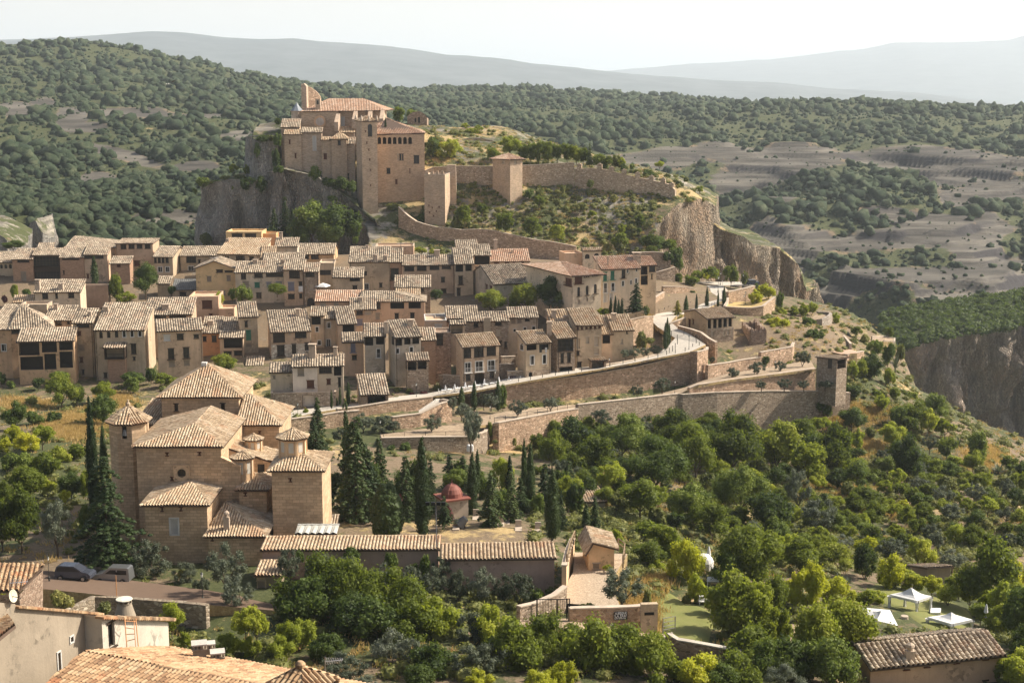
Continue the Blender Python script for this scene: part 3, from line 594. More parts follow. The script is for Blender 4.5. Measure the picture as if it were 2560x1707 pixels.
def window(parent, O, ex, h, kind, depth=.3, wallm=None):
 """frame with its pane; kind letters: d dark, g gridded, b balcony, a arched, o open loggia, G garage, D door, W white surround, s? shutter colour"""
 O = Vector(O); ex = Vector(ex); nin = Vector((-ex.y, ex.x, 0)); a, b, c, d = h; w, hh = c-a, d-b
 def q(x, z, y=0): return O + ex*x + Vector((0, 0, z)) + nin*y
 sh = None
 for k in kind:
  if k in 'nwlrc' : sh = SHUT[k]
  if k == 'e': sh = SHUT['g']
  if k == 'y': sh = SHUT['o']
 deep = 'o' in kind
 mb = MB(); fm = sh if (sh and 'W' not in kind) else DARKW
 if 'W' in kind: fm = SHUT['w']
 y = depth*.75; t = min(.09, w*.12); pr = .02 if 'W' in kind else y
 out = t if 'W' in kind else 0
 if not deep:
  for (xa, xb, za, zb_) in ((a-out, a+t, b, d), (c-t, c+out, b, d), (a-out, c+out, d-t, d+out), (a-out, c+out, b-out, b+t)):
   if 'W' in kind: cc = q((xa+xb)/2, za, -.025); mb.box(cc, xb-xa, .05, zb_-za, ex)
   else: cc = q((xa+xb)/2, za, y); mb.box(cc, xb-xa, .06, zb_-za, ex)
  if w > .9 and not 'G' in kind: mb.box(q((a+c)/2, b+t, y), .07, .06, hh-2*t, ex)
 if not deep and not (set('aWGD') & set(kind)): mb.box(q((a+c)/2, d, -.03), w+.25, .08, .14, ex); mb.box(q((a+c)/2, b-.08, -.06), w+.2, .16, .08, ex)
 if 'g' in kind:
  nx = max(2, int(w/.8)); nz = max(1, int(hh/.9))
  for i in range(1, nx): mb.box(q(a+w*i/nx, b, y-.02), .07, .05, hh, ex)
  for i in range(1, nz+1): mb.box(q((a+c)/2, b+hh*i/(nz+1), y-.02), w, .05, .06, ex)
 if 'o' in kind:
  n = max(3, int(w/.25)); rh = min(1.0, hh*.45)
  mb.box(q((a+c)/2, b+rh, .1), w, .06, .05, ex)
  for i in range(n+1): mb.box(q(a+.03+(w-.06)*i/n, b, .1), .03, .03, rh, ex)
 if 'b' in kind:
  n = max(4, int(w/.16)); rh = min(1.0, hh*.5)
  mb.box(q((a+c)/2, b-.1, -.25), w+.5, .5, .1, ex); mb.box(q((a+c)/2, b+rh, -.48), w+.5, .04, .04, ex)
  for i in range(n+1): mb.box(q(a-.23+(w+.46)*i/n, b, -.48), .025, .025, rh, ex)
 if 'a' in kind:
  r = w/2; zc = d-r; am = wallm or CHIMW
  for sgn in (-1, 1):
   pts = [q((a+c)/2+sgn*r, d, .015), ] + [q((a+c)/2+sgn*r*math.cos(t_), zc+r*math.sin(t_), .015) for t_ in np.linspace(0, math.pi/2, 5)]
   mb.poly(pts if sgn < 0 else pts[::-1], mi=1)
  o = mb.build('window', [fm, am], parent)
 else:
  if not mb.v: mb.box(q((a+c)/2, b-.05, 0), w, .05, .05, ex)
  o = mb.build('window', [fm], parent)
 if 'G' in kind or 'D' in kind: o.name = 'garage_door' if 'G' in kind else 'door'
 pm = GLASS
 if 'G' in kind: pm = BROWN if 'r' not in kind else SHUT['r']
 elif 'D' in kind: pm = DARKW
 elif sh and 'W' not in kind: pm = sh
 elif 'x' in kind: pm = SHUT['w']
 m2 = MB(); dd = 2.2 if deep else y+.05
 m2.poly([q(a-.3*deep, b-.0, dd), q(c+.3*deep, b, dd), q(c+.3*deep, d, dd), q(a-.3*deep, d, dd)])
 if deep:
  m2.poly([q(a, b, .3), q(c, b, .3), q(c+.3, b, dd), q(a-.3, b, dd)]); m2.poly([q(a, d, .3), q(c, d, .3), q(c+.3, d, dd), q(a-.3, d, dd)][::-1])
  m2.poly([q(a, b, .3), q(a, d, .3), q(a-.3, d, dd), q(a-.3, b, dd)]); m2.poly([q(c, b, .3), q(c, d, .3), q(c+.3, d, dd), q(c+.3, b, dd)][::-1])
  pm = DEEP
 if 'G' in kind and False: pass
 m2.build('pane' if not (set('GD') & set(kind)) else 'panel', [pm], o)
 return o
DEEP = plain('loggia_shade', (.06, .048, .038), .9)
def chimney(parent, p, w=.9, h=1.6, kind=0, mat=None):
 mb = MB(); p = Vector(p); m = mat or CHIMW
 mb.box(p-Vector((0, 0, .8)), w, w*.8, h+.8, mi=0, taper=.92)
 if kind == 0:
  for sx in (-1, 1):
   for sy in (-1, 1): mb.box(p+Vector((sx*w*.36, sy*w*.28, h)), .14, .14, .28)
  mb.box(p+Vector((0, 0, h+.28)), w*1.15, w, .1)
 elif kind == 1:
  mb.lathe(p+Vector((0, 0, h)), [(w*.32, 0), (w*.32, .35), (w*.5, .4), (w*.42, .6), (.05, .8)], 8)
 else: mb.box(p+Vector((0, 0, h)), w*1.15, w, .12)
 return mb.build('chimney', m, parent)
def volume(root, f, u0, u1, vr, ve, vb, D, yaw=0, rt='shed', wall=None, roof='v', wins=(), w=None, tan=.36, base=None, eave=.45, pitch=None, row=.5, ax=.5, chim=(), roofname='roof', sidew=(), hgt=.15, sub=(0, .18, .5, .82), jit=.02, noroof=False, below=4.0, ridgeR=True, qw=None):
 """one block of a building; numbers are pixels of frame f, D metres"""
 pitch = pitch or ST_PITCH
 yw = R(yaw); ex = Vector((math.cos(yw), math.sin(yw), 0)); ey = Vector((-ex.y, ex.x, 0))
 a0, e0 = fr(f, u0, ve); a1, _ = fr(f, u1, ve); _, b0 = fr(f, u0, vb)
 E = P(a0, e0, D); k = (a1-1280)/F; t0 = E.y*CT - E.z*ST
 L = (k*t0 - E.x)/(ex.x - k*ex.y*CT)
 zb = D*m_of(b0) ; O = Vector((E.x, E.y, zb)); H_ = E.z - zb
 Om = E + ex*L/2
 if vr is not None:
  mr = m_of(fr(f, u0, vr)[1]); Ym = Om.y
  if w is None:
   w = (mr*Ym - E.z)/(tan - mr*ey.y)
   if rt in ('pyr', 'gable', 'hip'): w *= 2
  else:
   run = w if rt in ('shed', 'hipf') else w/2
   tan = (mr*(Ym+ey.y*run) - E.z)/run
 run = w if rt == 'shed' else w/2
 if rt in ('flat', 'gabf', 'hipf'): run = w
 if not (2 < w < 40) or not (.03 < tan < 1.6): print('CHECK', f, u0, u1, 'w=%.1f tan=%.2f L=%.1f H=%.1f' % (w, tan, L, H_))
 O = O - Vector((0, 0, below)); H = H_ + below
 wm = wall
 def hole(wn, OO, exx):
  """pixel rect -> plane coords"""
  kind = wn[4]; out = []
  nn = Vector((exx.y, -exx.x, 0))
  def hit(u, v):
   uu, vv = fr(f, u, v); d = P(uu, vv, 100.0); s = nn.dot(OO)/nn.dot(d); p = d*s; return ((p-OO).dot(exx), p.z-OO.z)
  a, zt = hit(wn[0], wn[1]); c, zb2 = hit(wn[2], wn[3]); _, zt2 = hit(wn[0], wn[1]); a2, zb3 = hit(wn[0], wn[3])
  return (min(a, a2), min(zb2, zb3), c, zt)
 mb = MB(); zt = H
 tz = run*tan
 B = O + ex*L; C_ = B + ey*(w if rt != 'shed' else w); D_ = O + ey*w
 fh = []; lh = []
 for wn in wins:
  side = wn[5] if len(wn) > 5 else 'F'
  if side == 'F': fh.append((hole(wn, O, ex), wn[4]))
  elif side == 'L':
   lh.append((hole(wn, D_, -ey), wn[4], 'L'))
  elif side == 'R': lh.append((hole(wn, B, ey), wn[4], 'R'))
 if rt == 'gabf': ft = [(0, H), (L*ax, H+tan*L*min(ax, 1-ax) if vr is None else H), (L, H)]
 else: ft = H
 if rt == 'gabf':
  ra = m_of(fr(f, u0, vr)[1])*(Om.y) - E.z; tz = ra; ft = [(0, H), (L*ax, H+ra), (L, H)]
 hs = holewall(mb, O, ex, L, ft, [x[0] for x in fh])
 if rt == 'shed': st_ = [(0, H+tz), (w, H)]; sr_ = [(0, H), (w, H+tz)]; bt = H+tz
 elif rt == 'gable': st_ = [(0, H), (w/2, H+tz), (w, H)]; sr_ = st_; bt = H
 elif rt == 'gabf': st_ = H; sr_ = H; bt = ft
 else: st_ = H; sr_ = H; bt = H
 if rt == 'gabf': bt = [(0, H), (L*(1-ax), H+tz), (L, H)]
 holewall(mb, D_, -ey, w, st_, [x[0] for x in lh if x[2] == 'L'])
 holewall(mb, B, ey, w, sr_, [x[0] for x in lh if x[2] == 'R'])
 holewall(mb, C_, -ex, L, bt, [])
 if rt == 'flat':
  T = [O+Vector((0, 0, H)), B+Vector((0, 0, H)), C_+Vector((0, 0, H)), D_+Vector((0, 0, H))]
  c0 = sum(T, Vector())/4
  mb.poly([q-Vector((0, 0, .35)) for q in T])
  rim = [q + (c0-q).normalized()*-.08 for q in T]
  if not noroof:
   mm = MB(); inn = [q + (c0-q).normalized()*.35 for q in T]
   for i in range(4):
    j = (i+1) % 4; up = Vector((0, 0, .12))
    mm.poly([rim[i]+up, rim[j]+up, inn[j]+up, inn[i]+up]); mm.poly([rim[i], rim[j], rim[j]+up, rim[i]+up]); mm.poly([inn[j]-up*3, inn[i]-up*3, inn[i]+up, inn[j]+up])
   mm.build('parapet', qw or CHIMW, root)
 if base:
  bz = D*m_of(fr(f, u0, base[0])[1]) - O.z
  bm = MB(); bhs = [h for h in hs]
  holewall(bm, O-ey*.03-ex*.03, ex, L+.06, bz, [(h[0]+.03, h[1], h[2]+.03, h[3]) for h in hs if h[1] < bz-.2], depth=.03)
  bm.poly([O-ey*.03+Vector((0, 0, bz)), B-ey*.03+Vector((0, 0, bz)), B+Vector((0, 0, bz)), O+Vector((0, 0, bz))])
  bm.build('stone_base', base[1], root)
 mb.build('wall', wm, root)
 if H_ > 5 and rt in ('shed', 'gable') and len(wins) > 2 and f in 'ABC' and random.random() < .5:
  px_ = L-.25 if random.random() < .6 else .25; pm = MB(); pm.rod(O+ex*px_-ey*.12, O+ex*px_-ey*.12+Vector((0, 0, H-.3)), .06, n=6); pm.build('drainpipe', DARKW, root)
 i = 0
 for h0, kd in fh:
  a, b_, c, d = max(.05, h0[0]), max(.05, h0[1]), min(L-.05, h0[2]), h0[3]
  if i < len(hs) and abs(hs[i][0]-a) < 1e-6 and abs(hs[i][1]-b_) < 1e-6:
   window(root, O, ex, hs[i], kd, wallm=wm); i += 1
 for h0, kd, sd in lh:
  OO, e2 = (D_, -ey) if sd == 'L' else (B, ey)
  a, b_, c, d = max(.05, h0[0]), max(.05, h0[1]), min(w-.05, h0[2]), h0[3]
  if c-a > .1 and d-b_ > .1: window(root, OO, e2, (a, b_, c, d), kd, wallm=wm)
 up = Vector((0, 0, 1)); T0 = O+up*H
 tm = [tiles(roof), SOFFIT]
 rm = MB(); ko = dict(pitch=pitch, row=row, hgt=hgt, sub=sub, jit=jit)
 ev = eave; se = .25
 ro = None
 info = dict(O=O, ex=ex, ey=ey, L=L, w=w, H=H, tz=tz, tan=tan, T0=T0, root=root, f=f, D=D)
 if noroof: return info
 if rt == 'shed':
  a = T0 - ex*se - ey*ev - up*ev*tan; b = a + ex*(L+2*se); c = T0 + ex*(L+se) + ey*(w+.3) + up*(tz+.3*tan); d = T0 - ex*se + ey*(w+.3) + up*(tz+.3*tan)
  tileface(rm, [a, b, c, d], **ko); ridgetiles(rm, d, c)
 elif rt == 'gable':
  for s in (0, 1):
   if s == 0: a = T0 - ex*se - ey*ev - up*ev*tan; b = a + ex*(L+2*se); c = T0 + ex*(L+se) + ey*w/2 + up*tz; d = T0 - ex*se + ey*w/2 + up*tz
   else: a = T0 + ex*(L+se) + ey*(w+ev) - up*ev*tan; b = T0 - ex*se + ey*(w+ev) - up*ev*tan; c = T0 - ex*se + ey*w/2 + up*tz; d = T0 + ex*(L+se) + ey*w/2 + up*tz
   tileface(rm, [a, b, c, d], **ko)
  ridgetiles(rm, d, c)
 elif rt == 'gabf':
  rx = L*ax
  tl, tr = tz/rx, tz/(L-rx)
  A = T0 + ex*rx - ey*ev + up*tz; Bk = T0 + ex*rx + ey*(w+.3) + up*tz
  l0 = T0 - ex*ev - ey*ev - up*ev*tl; l1 = T0 - ex*ev + ey*(w+.3) - up*ev*tl
  r0 = T0 + ex*(L+ev) - ey*ev - up*ev*tr; r1 = T0 + ex*(L+ev) + ey*(w+.3) - up*ev*tr
  tileface(rm, [l1, l0, A, Bk], **ko); tileface(rm, [r0, r1, Bk, A], **ko); ridgetiles(rm, A, Bk)
 elif rt == 'pyr':
  ap = T0 + ex*L*ax + ey*w/2 + up*tz
  c = [T0 - ex*ev - ey*ev, T0 + ex*(L+ev) - ey*ev, T0 + ex*(L+ev) + ey*(w+ev), T0 - ex*ev + ey*(w+ev)]
  c = [q - up*ev*tan for q in c]
  for i in range(4): tileface(rm, [c[i], c[(i+1) % 4], ap], **ko); ridgetiles(rm, c[i], ap)
  info['ap'] = ap
 elif rt == 'hip':
  hr = min(L/2*.95, w/2)*.9
  A = T0 + ex*(hr*(ax*2 if ax else 0)) + ey*w/2 + up*tz; Bk = T0 + ex*(L-hr*(2-2*ax if ridgeR else 0)) + ey*w/2 + up*tz
  c = [T0 - ex*ev - ey*ev, T0 + ex*(L+ev) - ey*ev, T0 + ex*(L+ev) + ey*(w+ev), T0 - ex*ev + ey*(w+ev)]
  c = [q - up*ev*tan for q in c]
  tileface(rm, [c[0], c[1], Bk, A], **ko); tileface(rm, [c[2], c[3], A, Bk], **ko); tileface(rm, [c[1], c[2], Bk], **ko); tileface(rm, [c[3], c[0], A], **ko)
  for q, s in ((c[0], A), (c[1], Bk), (c[2], Bk), (c[3], A), (A, Bk)): ridgetiles(rm, q, s)
 elif rt == 'hipf':   # ridge runs back; hip at the front; ridge height tz reached at run L/2
  hr = L/2*.9
  A = T0 + ex*L*ax + ey*hr + up*tz; Bk = T0 + ex*L*ax + ey*w + up*(tz)
  c = [T0 - ex*ev - ey*ev, T0 + ex*(L+ev) - ey*ev, T0 + ex*(L+ev) + ey*(w+.1), T0 - ex*ev + ey*(w+.1)]
  k_ = tz/hr; c = [q - up*ev*k_ for q in c]
  tileface(rm, [c[0], c[1], A], **ko); tileface(rm, [c[1], c[2], Bk, A], **ko); tileface(rm, [c[3], c[0], A, Bk], **ko)
  for q, s in ((c[0], A), (c[1], A), (A, Bk)): ridgetiles(rm, q, s)
 if rm.v: ro = rm.build(roofname, tm, root)
 info['roof'] = ro
 for ch in chim:
  uu, vv = fr(f, ch[0], ch[1]); d = P(uu, vv, 100.0)
  nrm = (ex.cross(ey*run + up*tz)).normalized() if rt in ('shed', 'gable', 'hip', 'pyr') else up
  s = nrm.dot(T0)/nrm.dot(d); p = d*s
  loc_x = (p-T0).dot(ex); loc_y = (p-T0).dot(ey)
  if -2 < loc_x < L+2 and -2 < loc_y < w+6: chimney(ro if ro is not None else root, p, ch[2], ch[3], ch[4] if len(ch) > 4 else 0)
  else: print('chimney off', f, ch, loc_x, loc_y, w)
 return info
def house(name, label, cat, f, vols, group=None):
 u0, u1, vb, D = vols[0][0], vols[0][1], vols[0][4], vols[0][5]
 loc = FP(f, (u0+u1)/2, vb, D)
 r = thing(name, label, cat, loc, group)
 for v in vols:
  kw = v[-1] if isinstance(v[-1], dict) else {}
  ar = v[:-1] if kw else v
  r_i = volume(r, kw.pop('f', f), *ar, **kw)
 return r
# the village
Wb = plaster((.47, .365, .25), .7); Wl = plaster((.54, .435, .315), .6); Wo = plaster((.52, .34, .2)); Wp = plaster((.52, .355, .235), .45); Wr = plaster((.60, .31, .15), .35)
Wg = plaster((.45, .38, .295), .65); Ww = plaster((.62, .52, .43), .35); Wt = plaster((.60, .42, .22), .3); Wd = plaster((.36, .25, .18), .7); Wk = plaster((.5, .36, .245), .7)
Br = ashlar((.42, .26, .165), .5, .16, 'brick'); Rb = rubble((.36, .26, .18), (.4, .32, .24), 2.4); Rd = rubble((.30, .2, .14), (.35, .27, .2), 2.3)
hs_ = house
# top left rows
hs_('house', 'beige house with three small arched windows under the eave at the far left edge', 'house', 'A', [(-80, 135, 258, 350, 700, 372, 3, 'shed', Wb, 'v', [(2, 372, 26, 410, 'a'), (42, 372, 67, 410, 'a'), (84, 372, 110, 410, 'a'), (-10, 480, 45, 530, 'd'), (4, 612, 28, 648, 'd')])])
hs_('house', 'long brick house with two-storey dark glazed gallery at the top left of the village', 'house', 'A', [
 (112, 298, 232, 322, 640, 368, 3, 'shed', Br, 'v', [(158, 330, 270, 352, 'g'), (195, 440, 245, 540, 'gn')]),
 (300, 546, 228, 284, 640, 369, 3, 'shed', DARKW, 'v', [(308, 300, 542, 390, 'g'), (308, 438, 548, 515, 'g')]),
 (548, 768, 215, 306, 640, 368, 3, 'shed', Br, 'v', [(570, 316, 730, 328, 'd'), (580, 430, 594, 465, 'd')]),
 (770, 985, 208, 280, 640, 368.6, 3, 'shed', Wk, 'v', [(772, 287, 952, 318, 'd'), (798, 462, 818, 498, 'r'), (728, 515, 745, 555, 'd')])])
hs_('house', 'tall house with pale ribbed tile roof rising behind the long brick house, top left', 'house', 'A', [(615, 1060, 115, 212, 420, 384, 0, 'hip', Wo, 'v', [(1062, 270, 1078, 288, 'd')], {'ax': 0, 'w': 14})])
hs_('house', 'small gable tip of a house peeping over the long brick house, top left', 'house', 'A', [(345, 480, 178, 226, 330, 386, 8, 'shed', Wo, 'v')])
hs_('annex', 'low brick annex with lean-to roof and small double window beside the long brick house', 'annex', 'A', [(1012, 1190, 300, 362, 600, 366, 3, 'shed', Br, 'v', [(1075, 368, 1108, 396, 'r')], {'tan': .3})])
hs_('house', 'large flat-topped brown house with four dark attic openings, top left', 'house', 'A', [(1062, 1402, 135, 180, 640, 376, 3, 'shed', Wk, 'v', [(1108, 192, 1162, 232, 'd'), (1182, 192, 1236, 228, 'd'), (1256, 192, 1308, 226, 'd'), (1330, 190, 1384, 228, 'd'), (1232, 340, 1290, 385, 'r')], {'tan': .1, 'w': 9})])
hs_('house', 'narrow house with sunlit right gable and two white-framed windows, upper left village', 'house', 'A', [(1408, 1585, 205, 298, 560, 372, -6, 'gable', Wb, 'v', [(1415, 312, 1440, 358, 'g'), (1448, 312, 1478, 358, 'd'), (1485, 312, 1512, 358, 'd'), (1520, 312, 1550, 358, 'd'), (1452, 392, 1494, 442, 'W'), (1522, 392, 1560, 442, 'W')])])
hs_('shed', 'small tiled shed roof wedged between the big leafy tree and the grey-roofed shed', 'shed', 'A', [(1445, 1560, 485, 545, 660, 356, 3, 'shed', Wb, 'v')])
hs_('shed', 'low shed with dark grey corrugated roof left of the orange gable house', 'shed', 'A', [(1583, 1800, 512, 600, 700, 354, 3, 'shed', Wb, 'g', [(1650, 628, 1712, 662, 'g')], {'hgt': .04, 'jit': .003})])
hs_('house', 'plain orange gable-fronted house with two dark attic slits', 'house', 'A', [(1797, 2155, 338, 405, 760, 350, 2, 'gabf', Wt, 'v', [(1988, 422, 2048, 446, 'd'), (2065, 432, 2140, 444, 'd'), (1903, 483, 1943, 528, 'n'), (2083, 475, 2120, 522, 'n'), (1830, 617, 1865, 656, 'l'), (1908, 617, 1945, 660, 'd'), (2010, 614, 2070, 655, 'n')], {'w': 9, 'ax': .48})])
hs_('house', 'stone house with wide dark window and white balcony door behind the orange gable house', 'house', 'B', [(38, 385, 283, 362, 640, 376, 0, 'shed', Wb, 'v', [(95, 370, 185, 430, 'g'), (203, 405, 225, 432, 'd'), (114, 460, 166, 545, 'W')])])
hs_('house', 'big house with broad pale roof and three tiny arched attic windows below the crag', 'house', 'B', [(385, 780, 208, 345, 480, 366, -8, 'shed', Wb, 'c', [(425, 366, 440, 400, 'a'), (448, 366, 463, 400, 'a'), (470, 366, 486, 400, 'a'), (550, 370, 632, 405, 'd'), (672, 375, 715, 420, 'd')], {'chim': [(475, 240, .7, .8, 2)]}),
 (780, 905, 285, 380, 440, 363, 4, 'shed', Wg, 'c', [], {'tan': .5})])
hs_('house', 'orange flat-roofed penthouse with a round-topped brick chimney, highest of the village roofs', 'house', 'B', [(458, 785, 135, 148, 270, 388, 0, 'flat', Wt, 'v', [(512, 164, 612, 196, 'd'), (634, 164, 737, 198, 'd')], {'w': 8, 'chim': [], 'qw': Wt}), (786, 918, 160, 165, 260, 390, 0, 'flat', Wr, 'v', [], {'w': 6, 'qw': Wt})])
hs_('house', 'small square house with grey side wall, beside the broad pale roof', 'house', 'B', [(908, 1112, 205, 279, 400, 372, 2, 'shed', Wg, 'v', [], {'chim': [(965, 215, .8, 1.6, 0)]})])
hs_('house', 'low tiled roof sandwiched behind the long pale house in the upper centre', 'house', 'B', [(800, 1170, 342, 415, 480, 360, 3, 'shed', Wg, 'v')])
hs_('house', 'house with wide dark gallery and brick corner under the ivy-covered crag', 'house', 'B', [(1118, 1450, 253, 348, 470, 379, 2, 'gable', Wo, 'v', [(1172, 358, 1222, 395, 'd'), (1240, 360, 1312, 395, 'd')])])
hs_('house', 'long pale house with a dark ribbon window, in the middle upper row', 'house', 'B', [(542, 987, 420, 516, 860, 346, 3, 'shed', Wl, 'v', [(597, 528, 645, 582, 'd'), (720, 526, 798, 566, 'd'), (827, 522, 985, 558, 'd'), (612, 603, 670, 642, 'n'), (722, 613, 770, 657, 'e'), (832, 610, 878, 652, 'l'), (920, 605, 970, 640, 'l'), (738, 706, 786, 756, 'd')], {'chim': [(730, 440, 1.2, 1.0, 2), (980, 440, .8, 1.0, 2)]}),])
hs_('house', 'tall narrow house with a big glazed window and white towel hung from its balcony', 'house', 'B', [(988, 1176, 405, 491, 860, 344.5, 3, 'shed', Wk, 'v', [(1040, 502, 1138, 572, 'g'), (1030, 610, 1088, 686, 'gl'), (1128, 605, 1160, 642, 'd'), (1030, 720, 1090, 762, 'd'), (1132, 715, 1162, 756, 'd')])])
hs_('house', 'stone house with a dark archway at ground level and open attic, upper centre', 'house', 'B', [(1178, 1308, 435, 508, 860, 344, 3, 'shed', Rb, 'v', [(1190, 516, 1272, 558, 'd'), (1228, 632, 1265, 682, 'c'), (1204, 752, 1275, 840, 'a')])])
hs_('house', 'flat-topped house with a band of small-paned windows beside the white sunshade', 'house', 'B', [(1312, 1452, 425, 436, 760, 356, 3, 'flat', Wb, 'v', [(1312, 502, 1424, 540, 'g'), (1540, 450, 1568, 476, 'd')], {'w': 8})])
hs_('house', 'small house with dark-streaked tile roof right of the white sunshade', 'house', 'B', [(1442, 1716, 478, 562, 760, 347, 3, 'shed', Wb, 'v', [(1596, 572, 1690, 600, 'o'), (1622, 640, 1666, 682, 'g')])])
hs_('house', 'large grey house with plain front and two chimneys standing on its eave, upper centre', 'house', 'B', [(1592, 1962, 285, 420, 760, 357, 3, 'shed', Wb, 'v', [(1722, 512, 1754, 545, 'd'), (1734, 620, 1773, 676, 'W'), (1868, 618, 1895, 656, 'd')], {'chim': [(1835, 412, 1.1, 1.3, 0), (1925, 412, 1.0, 1.1, 0), (1755, 300, .7, .8, 2)]}),
 (1965, 2075, 300, 422, 760, 357.4, 3, 'shed', Br, 'v', [(1972, 484, 2048, 590, 'gb')])])
hs_('house', 'bare orange flat-topped block behind the large grey house', 'house', 'C', [(142, 492, 198, 206, 360, 376, 2, 'flat', Wp, 'v', [], {'w': 7})])
hs_('house', 'long house with dark attic openings in a row, right of the bare orange block', 'house', 'C', [
 (390, 870, 288, 376, 760, 357, 4, 'shed', Wk, 'v', [(408, 396, 498, 432, 'g'), (524, 388, 612, 428, 'g'), (640, 380, 728, 420, 'd'), (752, 376, 836, 413, 'd'), (745, 490, 780, 535, 'd'), (745, 598, 793, 634, 'd')], {'chim': [(706, 298, 1.4, 1.6, 2)]}),
 (870, 1040, 222, 366, 760, 356, 6, 'shed', Wb, 'v', [(877, 376, 948, 440, 'o'), (968, 370, 1026, 433, 'o'), (905, 480, 945, 556, 'b'), (890, 590, 925, 700, 'd')])])
hs_('house', 'tall house whose roof stands highest behind the row of dark attic openings', 'house', 'C', [(887, 1082, 150, 240, 420, 372, 6, 'shed', Wk, 'v')])
hs_('house', 'narrow tower-like house with a roofed open balcony near the centre of the upper row', 'house', 'C', [(1035, 1198, 192, 286, 760, 362, 6, 'shed', Wk, 'v', [(1052, 292, 1190, 372, 'o'), (1060, 398, 1098, 476, 'd'), (1062, 495, 1084, 530, 'd'), (1003, 575, 1072, 620, 'w')])])
hs_('house', 'cream house with reddish roof, tall slim chimney and four small brown windows', 'house', 'C', [(1200, 1556, 230, 342, 560, 370, 5, 'gable', Wl, 'r', [(1233, 360, 1275, 380, 'r'), (1330, 352, 1372, 374, 'r'), (1398, 348, 1426, 368, 'r'), (1482, 340, 1508, 385, 'r')], {'chim': [(1245, 235, 1.0, 2.3, 0), (1395, 270, .6, .8, 2)]})])
hs_('house', 'big barn-like house with a large plain tiled roof above the leafy trees in the centre', 'house', 'C', [(1228, 1602, 372, 552, 740, 344, 20, 'gable', Wg, 'v', [(1428, 556, 1460, 600, 'r'), (1152, 552, 1172, 592, 'r', 'L'), (1192, 566, 1214, 602, 'r', 'L')])])
hs_('house', 'small stone house with dark mossy roof and a pale strip roof at its foot', 'house', 'C', [(318, 645, 478, 578, 860, 341, 3, 'shed', Rb, 'v', [(545, 586, 586, 620, 'd')]), (330, 548, 575, 655, 860, 337, 3, 'shed', Rd, 'c', [], {'tan': .3})])
hs_('house', 'wide orange house with pinkish roof and open corner galleries, centre of the village', 'house', 'B', [
 (1278, 1700, 688, 780, 960, 331, 3, 'shed', Wp, 'r', [(1325, 792, 1378, 834, 'c'), (1450, 786, 1495, 830, 'c')]),
 (1700, 2285, 690, 784, 1100, 330, 3, 'hip', Wp, 'v', [(1825, 805, 1880, 853, 'd'), (1970, 797, 2096, 852, 'o'), (2137, 792, 2250, 850, 'o'), (1826, 893, 1873, 948, 'c'), (2010, 896, 2047, 950, 'd'), (2153, 891, 2192, 945, 'd')], {'ax': .0})])
hs_('house', 'house with ragged dark roof in front of the wide orange house', 'house', 'B', [(1600, 1832, 757, 858, 1080, 322, 6, 'shed', Wk, 'v', [(1657, 863, 1717, 908, 'd'), (1735, 859, 1795, 905, 'c'), (1655, 950, 1716, 1002, 'l')], {'chim': [(1695, 785, 1.0, .9, 2)]})])
hs_('house', 'tall plain house with glazed corner loggia left of the ragged dark roof', 'house', 'B', [
 (1236, 1355, 840, 914, 1380, 315, 4, 'shed', Wb, 'v', [(1246, 917, 1330, 998, 'o'), (1281, 1017, 1312, 1066, 'W'), (1300, 1141, 1335, 1186, 'W')]),
 (1352, 1470, 838, 942, 1380, 316, 4, 'shed', Wb, 'v', [(1388, 976, 1422, 1030, 'W'), (1383, 1131, 1423, 1216, 'Wl')]),
 (1490, 1655, 838, 990, 1380, 312, 14, 'shed', Wk, 'v', [(1532, 994, 1640, 1080, 'o')])])
hs_('house', 'large corner house with broad grey roof and big dark upper windows over whitish stone', 'house', 'B', [(872, 1232, 868, 1064, 1420, 308, 14, 'shed', Wk, 'v', [(893, 1067, 1003, 1158, 'g'), (1093, 1047, 1200, 1117, 'g'), (930, 1190, 1000, 1286, 'db'), (1066, 1176, 1106, 1276, 'db'), (1184, 1166, 1221, 1256, 'd'), (1035, 1075, 1052, 1090, 'c'), (785, 1062, 797, 1112, 'a', 'L'), (818, 1068, 830, 1122, 'a', 'L'), (752, 1050, 764, 1100, 'a', 'L'), (820, 1190, 838, 1242, 'd', 'L')], {'chim': [(755, 900, 1.0, 2.0, 2), (1120, 920, 1.0, 1.6, 2)], 'base': (1185, rubble((.55, .47, .38), (.5, .42, .33), 2.0, 'whitish'))})])
hs_('shed', 'dark little tile roof squeezed at street level left of the large corner house', 'shed', 'B', [(642, 795, 1298, 1368, 1440, 304, 4, 'shed', Wd, 'v')])
hs_('house', 'tall slim house with one turquoise shutter', 'house', 'B', [(582, 748, 795, 927, 1450, 312, 14, 'shed', Wb, 'v', [(632, 966, 660, 1020, 'd'), (662, 945, 692, 1020, 'c'), (645, 1052, 692, 1138, 'e'), (645, 1170, 690, 1200, 'n')])])
hs_('house', 'bright orange house with two dark windows and a stone wing with recessed balcony', 'house', 'B', [
 (236, 400, 930, 1070, 1420, 312, 5, 'shed', Wr, 'v', [(246, 1110, 281, 1152, 'd'), (330, 1101, 373, 1156, 'd')], {'chim': [(322, 1000, 1.2, .9, 2)]}),
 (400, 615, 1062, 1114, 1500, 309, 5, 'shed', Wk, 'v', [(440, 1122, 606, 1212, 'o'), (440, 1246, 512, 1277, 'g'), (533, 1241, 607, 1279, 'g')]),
 (400, 560, 935, 1060, 1300, 313.5, 5, 'shed', Wk, 'v')])
